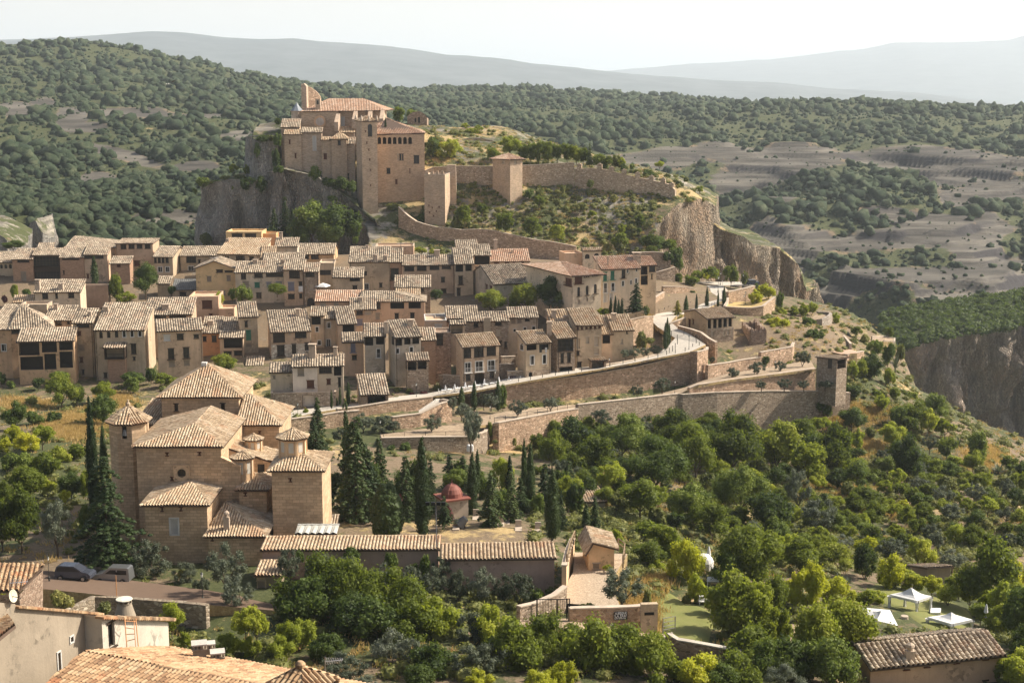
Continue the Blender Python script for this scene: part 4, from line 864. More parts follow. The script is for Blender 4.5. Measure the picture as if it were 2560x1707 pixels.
hs_('house', 'pinkish house with blue-edged balcony doors and cracked plaster, lower left row', 'house', 'A', [(1446, 1856, 876, 982, 1480, 296, 16, 'shed', Wk, 'v', [(1505, 1023, 1566, 1072, 'w'), (1626, 1013, 1688, 1062, 'd'), (1780, 1018, 1828, 1050, 'd'), (1546, 1146, 1603, 1242, 'db'), (1686, 1136, 1741, 1232, 'db'), (1553, 1263, 1607, 1308, 'n'), (1692, 1256, 1743, 1298, 'n')])])
hs_('house', 'house with steep streaked roof, dormer and long glazed attic above the pinkish house', 'house', 'A', [(1320, 1760, 682, 830, 1100, 311, 4, 'shed', Wk, 'v', [(1370, 838, 1530, 886, 'g'), (1553, 828, 1714, 873, 'g')], {'chim': [(1525, 780, 1.6, 1.0, 2)]})])
hs_('house', 'flat-topped orange block with a large brown square window, left centre', 'house', 'A', [(1735, 2005, 665, 672, 940, 330, 4, 'flat', Wp, 'v', [(1858, 706, 1950, 776, 'r'), (1760, 709, 1790, 745, 'n'), (1768, 831, 1803, 861, 'n'), (1922, 826, 1952, 856, 'r')], {'w': 9, 'qw': Wp}), (2010, 2150, 778, 782, 940, 326, 4, 'flat', Wp, 'v', [], {'w': 6, 'qw': Wp})])
hs_('house', 'big house with a row of six arched windows under its eave', 'house', 'A', [(868, 1325, 730, 972, 1500, 296, 3, 'shed', Wb, 'v', [(913+int(71.6*i), 988-3*i, 945+int(71.6*i), 1050-3*i, 'aW' if i > 2 else 'a') for i in range(6)] + [(1205, 1102, 1254, 1195, 'd'), (1222, 1222, 1246, 1252, 'd'), (955, 1368, 985, 1410, 'd')], {'chim': [(975, 800, 1.1, .9, 2)]}),
 (990, 1150, 1236, 1245, 1480, 294.6, 3, 'flat', Br, 'v', [], {'w': 1.4}),
 (955, 1142, 1087, 1132, 1240, 294.0, 3, 'shed', DARKW, 'v', [(962, 1140, 1136, 1238, 'o')], {'w': 2.2, 'below': .1})])
hs_('house', 'tall narrow house with a dark attic slot left of the six arched windows', 'house', 'A', [(668, 850, 782, 905, 1460, 299, 3, 'shed', Wb, 'v', [(703, 912, 820, 950, 'd'), (710, 988, 746, 1024, 'r'), (720, 1113, 776, 1158, 'n'), (733, 1226, 764, 1270, 'r'), (755, 1340, 776, 1380, 'd')], {'chim': [(825, 850, .8, 1.0, 2)]})])
hs_('house', 'low house with plain streaked roof and square chimney behind the hipped orange house', 'house', 'A', [(405, 655, 755, 882, 1060, 309, 3, 'shed', Wb, 'v', [(510, 892, 568, 928, 'd'), (617, 884, 643, 916, 'd')], {'chim': [(515, 785, .9, 1.2, 2)]})])
hs_('house', 'orange corner house with a great hipped roof at the left edge', 'house', 'A', [(-120, 95, 745, 962, 1400, 299, -4, 'shed', Wo, 'v', [(15, 1102, 60, 1168, 'W')]),
 (95, 480, 760, 960, 1300, 298.2, 20, 'hip', Wo, 'v', [(105, 962, 207, 1003, 'd'), (225, 945, 250, 958, 'd'), (265, 938, 310, 952, 'd'), (335, 925, 400, 938, 'd')], {'ax': .3, 'w': 13}),
 (180, 430, 735, 745, 900, 318, 4, 'flat', Wb, 'v', [], {'w': 5})])
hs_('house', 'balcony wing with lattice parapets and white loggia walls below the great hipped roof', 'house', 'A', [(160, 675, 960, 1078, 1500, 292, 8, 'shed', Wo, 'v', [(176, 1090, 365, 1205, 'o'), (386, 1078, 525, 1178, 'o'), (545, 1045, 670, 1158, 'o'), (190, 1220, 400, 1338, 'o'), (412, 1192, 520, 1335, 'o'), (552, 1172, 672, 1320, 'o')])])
hs_('house', 'low beige house with two white eave chimneys below the long brick house', 'house', 'A', [(318, 735, 515, 624, 790, 336, 3, 'shed', Wl, 'v', [(388, 639, 443, 688, 'g'), (508, 639, 533, 685, 'g'), (627, 632, 682, 679, 'g')], {'chim': [(350, 600, 1.2, 2.0, 0), (562, 600, 1.2, 1.2, 0)]}), (125, 318, 660, 715, 790, 335, 8, 'shed', Wl, 'c', [], {'tan': .5})])
hs_('garden_wall', 'dusty reddish garden wall with stone patches below the single cypress, upper left', 'wall', 'A', [(737, 990, 560, 566, 800, 348, 3, 'flat', Wd, 'v', [], {'w': 2.5})])
# lower centre rows
hs_('house', 'three-part house beside the church, left part plank-marked, middle part white', 'house', 'B', [
 (866, 1064, 1342, 1432, 1640, 275.5, 6, 'gable', Wl, 'v', [(890, 1467, 914, 1494, 'n'), (770, 1432, 797, 1512, 'W', 'L'), (805, 1447, 856, 1540, 'd', 'L')]),
 (1068, 1296, 1280, 1380, 1700, 274.4, 6, 'shed', Ww, 'v', [(1117, 1391, 1178, 1468, 'n'), (1203, 1513, 1270, 1580, 'r')], {'chim': [(1255, 1300, 1.4, 2.4, 0), (1205, 1300, .7, 1.0, 0)]}),
 (1298, 1536, 1276, 1372, 1700, 275.5, 6, 'shed', Wl, 'v', [(1315, 1392, 1432, 1443, 'g'), (1452, 1384, 1522, 1466, 'o'), (1385, 1500, 1422, 1545, 'r'), (1490, 1485, 1516, 1570, 'd')], {'chim': [(1465, 1285, .8, 1.5, 0)]})])
hs_('stone_plinth', 'stone-built ground floor with wide dark garage door below the white house section', 'garage', 'K', [(1335, 1790, 280, 290, 450, 273, 6, 'flat', Rb, 'v', [(1558, 302, 1648, 388, 'G')], {'w': 2})])
hs_('house', 'peach-coloured house with lilac balcony door', 'house', 'B', [(1532, 1722, 1075, 1155, 1560, 297, 8, 'shed', Wp, 'v', [(1605, 1167, 1650, 1252, 'lb'), (1618, 1282, 1661, 1320, 'd')])])
hs_('garage', 'brown-doored garage with a large rough tile roof, at the street corner by the stone ramp', 'garage', 'M', [(910, 1118, -10, 139, 222, 272, 12, 'shed', Rb, 'v', [(962, 132, 1100, 216, 'Gr')], {'below': 3})])
hs_('house', 'grey house with a pair of dark open attic bays, village front', 'house', 'C', [(42, 230, 918, 1030, 1560, 293, 6, 'shed', Wg, 'v', [(46, 1036, 122, 1116, 'o'), (147, 1029, 222, 1106, 'o'), (152, 1144, 190, 1228, 'Wb'), (92, 1258, 122, 1292, 'c'), (165, 1250, 194, 1290, 'c')])])
hs_('house', 'grey house with three dark attic bays and a small roofed stone oriel, village front', 'house', 'C', [
 (322, 560, 885, 1040, 1560, 290, 17, 'shed', Wg, 'v', [(326, 1046, 388, 1116, 'o'), (407, 1038, 465, 1106, 'o'), (482, 1029, 545, 1101, 'o'), (328, 1141, 362, 1190, 'W'), (455, 1128, 490, 1178, 'W')], {'chim': [(242, 970, .8, 1.6, 2), (465, 930, 1.3, .9, 0)]}),
 (432, 628, 1186, 1248, 1600, 286, 8, 'shed', Rb, 'v', [(440, 1256, 520, 1342, 'o'), (530, 1250, 612, 1332, 'o')], {'w': 4, 'eave': .9}),
 (566, 692, 960, 1062, 1560, 293, 10, 'shed', Br, 'v', [(570, 1130, 590, 1160, 'n')], {'tan': .5})])
hs_('house', 'narrow rubble-stone house with one tall dark window, recessed in the village front', 'house', 'C', [(692, 835, 990, 1000, 1500, 296, 4, 'flat', Rd, 'v', [(703, 1013, 764, 1113, 'g')], {'w': 6})])
hs_('house', 'three-bay restaurant house with stacked tall dark windows and a sunlit lean roof', 'restaurant', 'C', [(942, 1276, 1012, 1125, 1560, 287, 22, 'shed', Wk, 'c', [(955, 1132, 1022, 1228, 'g'), (1048, 1124, 1138, 1220, 'g'), (1163, 1112, 1250, 1208, 'g'), (964, 1273, 1019, 1362, 'Wb'), (1060, 1261, 1130, 1352, 'Wb'), (1173, 1252, 1238, 1340, 'Wb'), (972, 1384, 1017, 1437, 'd'), (1053, 1376, 1142, 1480, 'D'), (1190, 1361, 1233, 1412, 'd')], {'base': (1372, Rb), 'tan': .42, 'eave': .6})])
hs_('house', 'open dark attic loggia roofed in tile, above the restaurant house', 'loggia', 'C', [(832, 965, 893, 918, 1120, 297, 6, 'shed', Wk, 'v', [(836, 926, 943, 1006, 'o')], {'tan': .3})])
hs_('house', 'stone house with tall rendered chimney stack rising through its front', 'house', 'C', [(962, 1364, 812, 892, 1380, 303, 6, 'shed', Rb, 'v', [(1045, 906, 1088, 948, 'd'), (1240, 891, 1302, 930, 'd'), (1253, 976, 1290, 1028, 'c'), (1280, 1078, 1302, 1120, 'g'), (1326, 1085, 1350, 1138, 'g')], {'chim': []}),
 (1140, 1200, 858, 866, 1100, 301.4, 6, 'flat', Wb, 'v', [], {'w': 1.2})])
hs_('house', 'grey house with three small white-edged windows right of the tall rendered stack', 'house', 'C', [(1366, 1634, 768, 858, 1160, 309, 6, 'shed', Wg, 'v', [(1390, 870, 1430, 912, 'n'), (1446, 862, 1484, 908, 'n'), (1516, 854, 1558, 892, 'd'), (1407, 963, 1434, 992, 'W'), (1500, 946, 1530, 978, 'W'), (1579, 939, 1612, 972, 'W')])])
hs_('house', 'low house with dark roof and orange end wall beside the white roof terrace', 'house', 'C', [(795, 1080, 758, 866, 1050, 314, 5, 'shed', Wd, 'v', [(800, 872, 885, 900, 'd')]), (690, 792, 850, 858, 1000, 316, 5, 'flat', Wt, 'v', [], {'w': 4})])
hs_('roof_terrace', 'white sunlit roof terrace over an orange wall, centre of the village', 'roof terrace', 'C', [(598, 795, 880, 890, 1060, 310, 5, 'flat', Wp, 'v', [(688, 925, 752, 968, 'w')], {'w': 9, 'qw': SHUT['w']})])
hs_('house', 'house with laundry in its upper loggia and two ochre shutters', 'house', 'C', [(1524, 1750, 985, 1096, 1540, 289, 22, 'shed', Wb, 'c', [(1532, 1113, 1622, 1156, 'o'), (1646, 1106, 1735, 1152, 'o'), (1563, 1209, 1600, 1292, 'Wy'), (1676, 1199, 1712, 1282, 'Wy'), (1551, 1361, 1583, 1436, 'aD'), (1471, 1101, 1501, 1152, 'W', 'L')], {'base': (1350, Rb)})])
hs_('house', 'house with one big glazed upper window and black garage door', 'house', 'C', [(1812, 1976, 910, 1046, 1500, 292, 18, 'shed', Rb, 'c', [(1814, 1062, 1960, 1166, 'g'), (1843, 1191, 1873, 1278, 'd'), (1903, 1186, 1937, 1272, 'd'), (1830, 1314, 1952, 1412, 'G')], {'chim': [(1740, 985, 1.0, 2.0, 2)]})])
hs_('house', 'large house with a row of small attic openings and a brown garage door', 'house', 'C', [(1985, 2222, 778, 930, 1500, 297, 14, 'shed', Wb, 'c', [(1990+i*40, 936-i*3, 2012+i*40, 972-i*3, 'r') for i in range(6)] + [(1985, 1053, 2021, 1140, 'c'), (2076, 1041, 2107, 1095, 'c'), (2153, 1034, 2192, 1123, 'c'), (1988, 1169, 2018, 1207, 'd'), (2153, 1148, 2196, 1200, 'c'), (1998, 1271, 2036, 1330, 'd')], {'chim': []}),
 (1770, 1990, 790, 945, 1200, 300, 9, 'shed', Wo, 'c', [], {'chim': [(1780, 860, 1.1, 1.4, 0), (1895, 890, 1.2, 1.0, 2)]}),
 (2128, 2262, 1232, 1256, 1460, 294.5, 10, 'shed', Rb, 'c', [(2132, 1262, 2242, 1362, 'Gr')], {'w': 2.2, 'eave': .6})])
hs_('house', 'long low house with rough reddish roof and corner loggia, right end of the village front', 'house', 'D', [(924, 1116, 690, 828, 1160, 303, 8, 'shed', Wb, 'c', [(1000, 909, 1022, 956, 'c'), (1050, 828, 1062, 860, 'd')], {'chim': [(935, 740, 1.1, 1.3, 0)]}), (826, 924, 700, 862, 1160, 302.6, 9, 'shed', Wk, 'c', [(832, 872, 902, 950, 'o')])])
hs_('mansion', 'tall cream corner mansion with wide hipped roof, wooden balconies and arched windows', 'house', 'D', [(560, 820, 206, 326, 720, 326, 26, 'hip', Wl, 'r', [(576, 342, 645, 402, 'rgb'), (660, 324, 672, 345, 'd'), (678, 320, 692, 342, 'd'), (697, 318, 710, 340, 'd'), (738, 312, 750, 335, 'd'), (757, 310, 768, 332, 'd'), (774, 307, 788, 330, 'd'), (601, 434, 625, 515, 'ab'), (678, 420, 703, 505, 'ab'), (753, 407, 779, 490, 'ab'), (603, 544, 621, 592, 'c'), (685, 530, 698, 557, 'c'), (740, 521, 758, 559, 'c'), (490, 346, 549, 412, 'rb', 'L')], {'w': 24, 'ax': .5, 'eave': 1.0})])
hs_('house', 'long cream house with two green-shuttered doors, right of the corner mansion', 'house', 'D', [(826, 1176, 152, 268, 660, 336, 15, 'shed', Wl, 'r', [(840, 298, 873, 376, 'eb'), (907, 289, 941, 366, 'eb'), (1008, 273, 1041, 350, 'b'), (1055, 266, 1071, 304, 'W'), (1137, 253, 1153, 290, 'W'), (841, 394, 873, 485, 'Wb'), (911, 394, 942, 470, 'Wnb'), (1008, 376, 1031, 425, 'Wn'), (1086, 368, 1101, 410, 'Wn'), (1130, 352, 1151, 398, 'Wn'), (842, 496, 873, 570, 'Wx'), (898, 489, 930, 550, 'Wx')], {'chim': [(780, 240, .35, 2.2, 2), (880, 236, .35, 2.2, 2), (1145, 180, 2.0, 1.4, 0)]})])
hs_('house', 'end house with stacked dark timber loggias at the head of the cream row', 'house', 'D', [(1182, 1326, 156, 234, 580, 345, 15, 'shed', Wb, 'r', [(1184, 246, 1246, 320, 'o'), (1184, 328, 1248, 412, 'o'), (1260, 226, 1318, 292, 'g'), (1280, 316, 1292, 358, 'd')])])
hs_('house', 'small orange attic house with two arched windows peeping over the cream row', 'house', 'D', [(655, 820, 74, 98, 260, 368, 6, 'shed', Wl, 'c', [(670, 130, 713, 174, 'a'), (754, 122, 798, 164, 'a')], {'tan': .2}), (492, 655, 105, 126, 260, 369, 14, 'flat', Wp, 'v', [], {'w': 6, 'qw': Wp})])
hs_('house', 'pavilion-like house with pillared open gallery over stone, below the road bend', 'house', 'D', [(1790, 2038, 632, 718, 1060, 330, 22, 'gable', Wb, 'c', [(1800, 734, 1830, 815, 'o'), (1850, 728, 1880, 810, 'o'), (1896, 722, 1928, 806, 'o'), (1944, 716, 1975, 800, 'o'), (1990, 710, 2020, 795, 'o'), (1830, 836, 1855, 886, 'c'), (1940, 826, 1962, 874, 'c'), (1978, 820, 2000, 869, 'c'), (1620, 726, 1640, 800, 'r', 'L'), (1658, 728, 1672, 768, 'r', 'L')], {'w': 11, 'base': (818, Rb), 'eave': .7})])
# castle on the crag
Ca = ashlar((.52, .375, .25), .6, .24, 'castle', .7, .7); Cb = ashlar((.5, .37, .26), .7, .26, 'castleb', .8, .6); Co = ashlar((.54, .37, .235), .6, .2, 'castleo', .75, .6)
c_ = thing('collegiate_castle', 'huge ochre collegiate church and palace crowning the grey crag', 'castle', FP('Q', 1500, 1160, 430))
def cv(*a, **k): return volume(c_, 'Q', *a, **k)
i_ = cv(1000, 1345, 262, 362, 600, 444, 3, 'hip', Ca, 'r', [], w=22, ax=.5, eave=.5, pitch=.5, noroof=True)
n_ = cv(1345, 1768, 262, 362, 600, 446, 3, 'flat', Cb, 'r', [(1372, 415, 1402, 500, 'axW')], w=20, noroof=True)
rm = MB(); e = [FP('Q', 1000, 366, 443.4), FP('Q', 1778, 358, 445.6)]; bk = [e[1]+Vector((1, 20, 0)), e[0]+Vector((0, 20, 0))]
rA = FP('Q', 1262, 249, 455); rB = FP('Q', 1572, 249, 456)
tileface(rm, [e[0], e[1], rB, rA], .5, .6); tileface(rm, [e[1], bk[0], rB], .5, .6); tileface(rm, [bk[0], bk[1], rA, rB], .5, .6); tileface(rm, [bk[1], e[0], rA], .5, .6)
for a, b in ((e[0], rA), (e[1], rB), (rA, rB)): ridgetiles(rm, a, b, .25)
rm.build('nave_roof', [tiles('r'), SOFFIT], c_)
mb = MB()
o_ = FP('Q', 1175, 458, 443.6); mb.v or None
for rr, dy in ((1.9, 0), (1.25, -.08)):
 V = [(o_.x+rr*math.cos(t), o_.y-.15+dy, o_.z+rr*math.sin(t)) for t in np.linspace(0, 2*math.pi, 24, endpoint=False)]
 mb.quads(V, [list(range(23, -1, -1))], mi=0 if rr > 1.5 else 1)
mb.build('rose_window', [plaster((.55, .36, .22)), plaster((.5, .42, .36))], c_)
for a, b, c, d, dd in ((1320, 410, 1350, 540, 441), (1440, 385, 1512, 520, 443), (1590, 380, 1650, 470, 444), (1692, 378, 1762, 540, 443)):
 q0, q1 = FP('Q', a, b, dd), FP('Q', c, b+50, dd-2); bz = FP('Q', c, d, dd).z; m_ = MB(); th = Vector((0, 4.2, 0)); s = Vector((1.2, 0, 0))
 A = [Vector((q1.x, q1.y-2, bz)), Vector((q1.x, q1.y-2, q1.z)), Vector((q1.x, q1.y+3.5, q0.z+.8)), Vector((q1.x, q1.y+3.5, bz))]; B_ = [p - s for p in A]
 m_.poly(A[::-1]); m_.poly(B_);
 for i in range(4): j = (i+1) % 4; m_.poly([A[i], A[j], B_[j], B_[i]])
 m_.build('buttress', Cb, c_)
cv(818, 985, 436, 505, 960, 436, 3, 'shed', Ca, 'v', [], tan=.4)
cv(845, 1003, 535, 572, 930, 432, 3, 'shed', Ca, 'c', [(890, 626, 905, 663, 'r'), (944, 750, 960, 792, 'r')], tan=.35)
cv(1005, 1190, 515, 556, 920, 433, 3, 'shed', Cb, 'v', [(1112, 590, 1142, 724, 'axW')], tan=.35)
cv(1190, 1280, 600, 622, 1000, 431, 3, 'shed', Ca, 'c', [(1210, 753, 1240, 803, 'r')], tan=.35)
cv(1280, 1420, 562, 614, 1020, 430, 3, 'hip', Ca, 'c', [(1340, 633, 1367, 673, 'd')], w=9)
cv(1420, 1492, 605, 658, 1020, 431, 3, 'shed', Cb, 'v', [(1425, 935, 1445, 990, 'd')], tan=.4)
cv(1355, 1490, 505, 556, 640, 437, 3, 'shed', Cb, 'c', [], tan=.3)
pal = cv(1700, 2135, 400, 577, 1200, 424, 4, 'flat', Co, 'r', [(1706+i*47, 600, 1738+i*47, 664, 'ao') for i in range(7)] + [(1888, 756, 1900, 812, 'c'), (1906, 756, 1924, 812, 'd'), (1930, 756, 1944, 812, 'd'), (2038, 769, 2088, 842, 'd'), (1788, 886, 1823, 935, 'd'), (1868, 989, 1888, 1031, 'r'), (1998, 890, 2006, 930, 'r')], w=20, noroof=True)
rm = MB(); a, b = FP('Q', 1696, 578, 423.4), FP('Q', 2142, 567, 426.2)
t1, t2 = FP('Q', 1790, 425, 440), FP('Q', 2050, 540, 432); a2 = FP('Q', 1690, 500, 436)
tileface(rm, [a, b, t2, t1, a2], .5, .6); b2 = b + Vector((-1, 16, 0))
tileface(rm, [b, b2, t1+Vector((0, 3, 0)), t2], .5, .6); ridgetiles(rm, t2, t1, .25)
rm.build('palace_roof', [tiles('r'), SOFFIT], c_)
bt = volume(c_, 'Q', 1557, 1698, 405, 452, 1240, 418, 16, 'pyr', Ca, 'c', [(1616, 480, 1657, 597, 'ad')] + [(a-4, b-6, a+5, b+7, 'r') for a, b in ((1606, 652), (1633, 807), (1640, 902), (1641, 1042), (1593, 548), (1625, 716))], w=9.5, eave=.35, roofname='tower_roof')
O_, ex_, ey_ = bt['T0'], bt['ex'], bt['ey']
for sx, sy in ((0, 0), (1, 0), (1, 1), (0, 1), (.5, 0)):
 m_ = MB(); p = O_ + ex_*bt['L']*sx + ey_*bt['w']*sy - Vector((0, 0, .3)); m_.lathe(p, [(.35, 0), (.3, .6), (.42, .7), (.35, 1.1), (.1, 1.9), (.0, 2.0)], 8); m_.build('pinnacle', plaster((.42, .34, .26)), c_)
m_ = MB(); m_.rod(bt['ap'], bt['ap']+Vector((0, 0, 2.2)), .08); m_.rod(bt['ap']+Vector((-.5, 0, 1.5)), bt['ap']+Vector((.5, 0, 1.5)), .07); m_.build('cross', SHUT['k'], c_)
m_ = MB(); q = FP('Q', 1262, 249, 455); m_.rod(q, q+Vector((0, 0, 3.4)), .07); m_.box(q+Vector((.3, 0, 2.2)), .9, .06, .5); m_.build('weather_vane', SHUT['k'], c_)
m_ = MB(); q = FP('Q', 1160, 345, 446); m_.box(q-Vector((0, 0, 1)), 1.5, 1.6, 4.2); m_.build('bell_gable', Cb, c_)
m_ = MB(); m_.box(q+Vector((0, -.86, 1.5)), .5, .1, 1.2); m_.build('bell_opening', GLASS, c_)
q = FP('Q', 965, 430, 448); m_ = MB(); m_.lathe(q-Vector((0, 0, 3)), [(1.75, 0), (1.75, 5.1), (2.0, 5.2), (2.0, 5.4)], 8, ph=.5); t_ = m_.build('turret', plaster((.52, .4, .3)), c_)
m_ = MB(); m_.lathe(q+Vector((0, 0, 2.4)), [(2.1, 0), (1.0, 1.2), (.05, 2.6)], 8, ph=.5); m_.build('turret_roof', plain('slate', (.2, .22, .25), .5), c_)
k_ = thing('ruined_keep', 'tall jagged ruined tower wall rising behind the collegiate church roof', 'ruin', FP('Q', 1080, 340, 460))
m_ = MB(); prof = [(1003, 112), (1012, 116), (1025, 108), (1040, 120), (1052, 122), (1060, 135), (1080, 140), (1100, 152), (1115, 165), (1130, 172), (1148, 190), (1160, 205), (1172, 222), (1180, 245), (1182, 280)]
def raggedwall(m_, f, prof, vbot, D, th, dslope=0):
 n = len(prof);
 for i in range(n-1):
  (a, va), (b, vb_) = prof[i], prof[i+1]; D0, D1 = D + dslope*(a-prof[0][0]), D + dslope*(b-prof[0][0])
  p0, p1 = FP(f, a, va, D0), FP(f, b, vb_, D1); g0, g1 = FP(f, a, vbot, D0), FP(f, b, vbot, D1); t = Vector((0, th, 0))
  g0.x, g1.x = p0.x, p1.x
  m_.poly([g0, g1, p1, p0]); m_.poly([p0, p1, p1+t, p0+t]); m_.poly([g1+t, g0+t, p0+t, p1+t])
  if i == 0: m_.poly([g0+t, g0, p0, p0+t])
  if i == n-2: m_.poly([g1, g1+t, p1+t, p1])
raggedwall(m_, 'Q', prof, 420, 458, 2.0, .03); m_.build('rear_wall', rubble((.36, .24, .16), (.3, .22, .15), 2.0, 'keep'), k_)
m_ = MB(); raggedwall(m_, 'Q', [(1003, 112), (1012, 116), (1025, 108), (1040, 120), (1050, 135)], 420, 455, 4, 0); m_.build('corner_wall', Cb, k_)
ch = thing('ruined_chapel', 'small roofless stone chapel with two arched holes on the hilltop', 'chapel', FP('Q', 2070, 480, 488))
m_ = MB(); pr = [(1978, 408), (2000, 388), (2025, 372), (2060, 366), (2090, 362), (2120, 378), (2145, 398), (2158, 420)]
a, b = FP('Q', 1978, 408, 486), FP('Q', 2158, 420, 486); O = Vector((a.x, 486, FP('Q', 2000, 510, 486).z)); Lc = b.x-a.x
tp = [((FP('Q', u, v, 486).x-a.x), FP('Q', u, v, 486).z-O.z) for u, v in pr]
hh = [(FP('Q', 2044, 425, 486).x-a.x, FP('Q', 0, 462, 486).z-O.z, FP('Q', 2060, 425, 486).x-a.x, FP('Q', 0, 425, 486).z-O.z), (FP('Q', 2076, 415, 486).x-a.x, FP('Q', 0, 470, 486).z-O.z, FP('Q', 2094, 415, 486).x-a.x, FP('Q', 0, 415, 486).z-O.z)]
hs2 = holewall(m_, O, (1, 0, 0), Lc, tp, hh, .8); holewall(m_, O+Vector((Lc, .0, 0)), (0, 1, 0), 9, [(0, tp[-1][1]), (9, tp[-1][1]-.5)], []); holewall(m_, O+Vector((0, 9, 0)), (0, -1, 0), 9, tp[0][1], [])
holewall(m_, O+Vector((0, .8, 0)), (1, 0, 0), Lc, tp, hh, .1)
m_.build('wall', Rd, ch)
for h in hs2: window(ch, O, Vector((1, 0, 0)), h, 'a', .8, wallm=Rd)
# town walls
def wallrun(name, label, pts, th, mat, cap=None, cren=None, cat='wall', group=None, ext=3.0, rail=False):
 """pts: (frame, u, v_top, v_bottom, D) along the visible face; a thick wall with a coping"""
 q = []
 for f, u, vt, vb, D in pts:
  t = FP(f, u, vt, D); z = D*m_of(fr(f, u, vb)[1]) - ext; q.append((Vector((t.x, t.y, 0)), z, t.z))
 r = thing(name, label, cat, (q[0][0].x, q[0][0].y, q[0][1]), group)
 mb = MB(); cm = MB(); s = 0
 nr = []
 for i in range(len(q)):
  a = q[max(0, i-1)][0]; b = q[min(len(q)-1, i+1)][0]; d = (b-a).normalized(); nr.append(Vector((-d.y, d.x, 0)))
 for i in range(len(q)-1):
  (a, za, ta), (b, zb, tb) = q[i], q[i+1]; na, nb_ = nr[i]*th, nr[i+1]*th; L = (b-a).length; up = Vector((0, 0, 1))
  def V4(p, z): return tuple(p+up*z)
  mb.quads([V4(a, za), V4(b, zb), V4(b, tb), V4(a, ta)], [[0, 1, 2, 3]], [(s, za), (s+L, zb), (s+L, tb), (s, ta)])
  mb.quads([V4(b+nb_, zb), V4(a+na, za), V4(a+na, ta), V4(b+nb_, tb)], [[0, 1, 2, 3]], [(s+L, zb), (s, za), (s, ta), (s+L, tb)])
  mb.quads([V4(a, ta), V4(b, tb), V4(b+nb_, tb), V4(a+na, ta)], [[0, 1, 2, 3]], [(s, 0), (s+L, 0), (s+L, th), (s, th)])
  if i == 0: mb.poly([V4(a+na, za), V4(a, za), V4(a, ta), V4(a+na, ta)])
  if i == len(q)-2: mb.poly([V4(b, zb), V4(b+nb_, zb), V4(b+nb_, tb), V4(b, tb)])
  if cap:
   o1, o2 = -nr[i]*.08, -nr[i+1]*.08; wi = na.normalized()*(min(th, .55)+.05); wj = nb_.normalized()*(min(th, .55)+.05); c0 = [a+o1+up*(ta+.004), b+o2+up*(tb+.004), b+wj+up*(tb+.004), a+wi+up*(ta+.004)]; c1 = [p+up*.14 for p in c0]
   cm.poly(c1); cm.poly(c0[::-1])
   for k in range(4): l = (k+1) % 4; cm.poly([c0[k], c0[l], c1[l], c1[k]])
  if cren:
   n = max(1, int(L/cren[0]))
   for k in range(n):
    c = a + (b-a)*((k+.5)/n); zt = ta + (tb-ta)*((k+.5)/n); e_ = (b-a).normalized()
    hgt = cren[2]*random.uniform(.8, 1.1)
    if random.random() < .9: mb.box(tuple(c + nr[i]*.4 + up*(zt-.02)), cren[1], .75, hgt, e_); mb.box(tuple(c + nr[i]*.4 + up*(zt-.02+hgt)), cren[1]*.6, .7, .35, e_, taper=.4)
  s += L
 mb.build('masonry', mat, r)
 if cap: cm.build('coping', cap, r)
 return r, q
COP = plaster((.44, .36, .28), .5)
Rw = rubble((.44, .29, .185), (.46, .35, .24), 2.2, 'townwall'); Rv = rubble((.47, .3, .19), (.5, .38, .27), 1.9, 'roadwall')
Rc = rubble((.43, .31, .21), (.45, .35, .25), 2.2, 'curtain')
wallrun('curtain_wall', 'old rampart between the palace and the square roofed tower', [('R', 66, 432, 660, 430), ('R', 130, 408, 640, 431), ('R', 300, 400, 640, 431), ('R', 450, 402, 640, 430), ('R', 605, 402, 640, 430)], 1.4, Rc, COP)
wallrun('curtain_wall', 'straight rampart just right of the square roofed tower', [('R', 782, 394, 640, 431), ('R', 900, 390, 600, 432), ('R', 1030, 382, 600, 433), ('R', 1100, 376, 600, 433), ('R', 1164, 374, 600, 433)], 1.4, Rc, COP)
wallrun('curtain_wall', 'crenellated rampart descending rightwards to the cliff edge', [('R', 1166, 420, 600, 433), ('R', 1230, 416, 600, 432), ('R', 1300, 414, 600, 431), ('R', 1396, 424, 600, 430), ('R', 1480, 446, 640, 430), ('R', 1580, 470, 680, 430), ('R', 1680, 492, 720, 430), ('R', 1780, 512, 760, 429), ('R', 1850, 530, 760, 428), ('R', 1904, 574, 780, 427)], 1.3, Rc, None, (3.0, 1.5, 1.3))
wallrun('rampart_wall', 'long zigzag retaining rampart below the castle slope, above the upper houses', [('R', -130, 700, 900, 411), ('R', -60, 765, 900, 409), ('R', 0, 806, 960, 408), ('R', 60, 826, 960, 407), ('R', 150, 848, 980, 406), ('R', 220, 852, 980, 406), ('R', 330, 868, 990, 405), ('R', 480, 864, 1000, 404), ('R', 560, 872, 1010, 403), ('R', 770, 918, 1040, 401), ('R', 870, 940, 1060, 400), ('R', 1000, 956, 1060, 399), ('R', 1176, 990, 1100, 398)], 1.2, Rw, COP)
sq = thing('wall_tower', 'square rampart tower with a small pyramid tile roof', 'tower', FP('R', 690, 680, 428))
tw = volume(sq, 'R', 692, 782, 305, 346, 690, 422, 40, 'pyr', Ca, 'r', [(722, 362, 740, 384, 'c'), (632, 360, 652, 380, 'c', 'L')], w=8.2, eave=.7)
lt_ = thing('wall_tower', 'open-topped square tower with notched battlements and sunlit right edge, beside the palace', 'tower', FP('R', 135, 850, 415))
t2_ = volume(lt_, 'R', 60, 212, None, 462, 860, 414, -7, 'flat', Ca, 'r', [(a-4, b-4, a+3, b+3, 'r') for a, b in ((95, 690), (120, 705), (150, 730), (100, 740), (130, 765), (170, 700))], w=9, qw=COP)
m_ = MB()
for k in range(4):
 p = t2_['T0'] + t2_['ex']*(t2_['L']*(k+.5)/4) + t2_['ey']*.35; m_.box(p, .9, .6, 1.1, t2_['ex'], taper=.7)
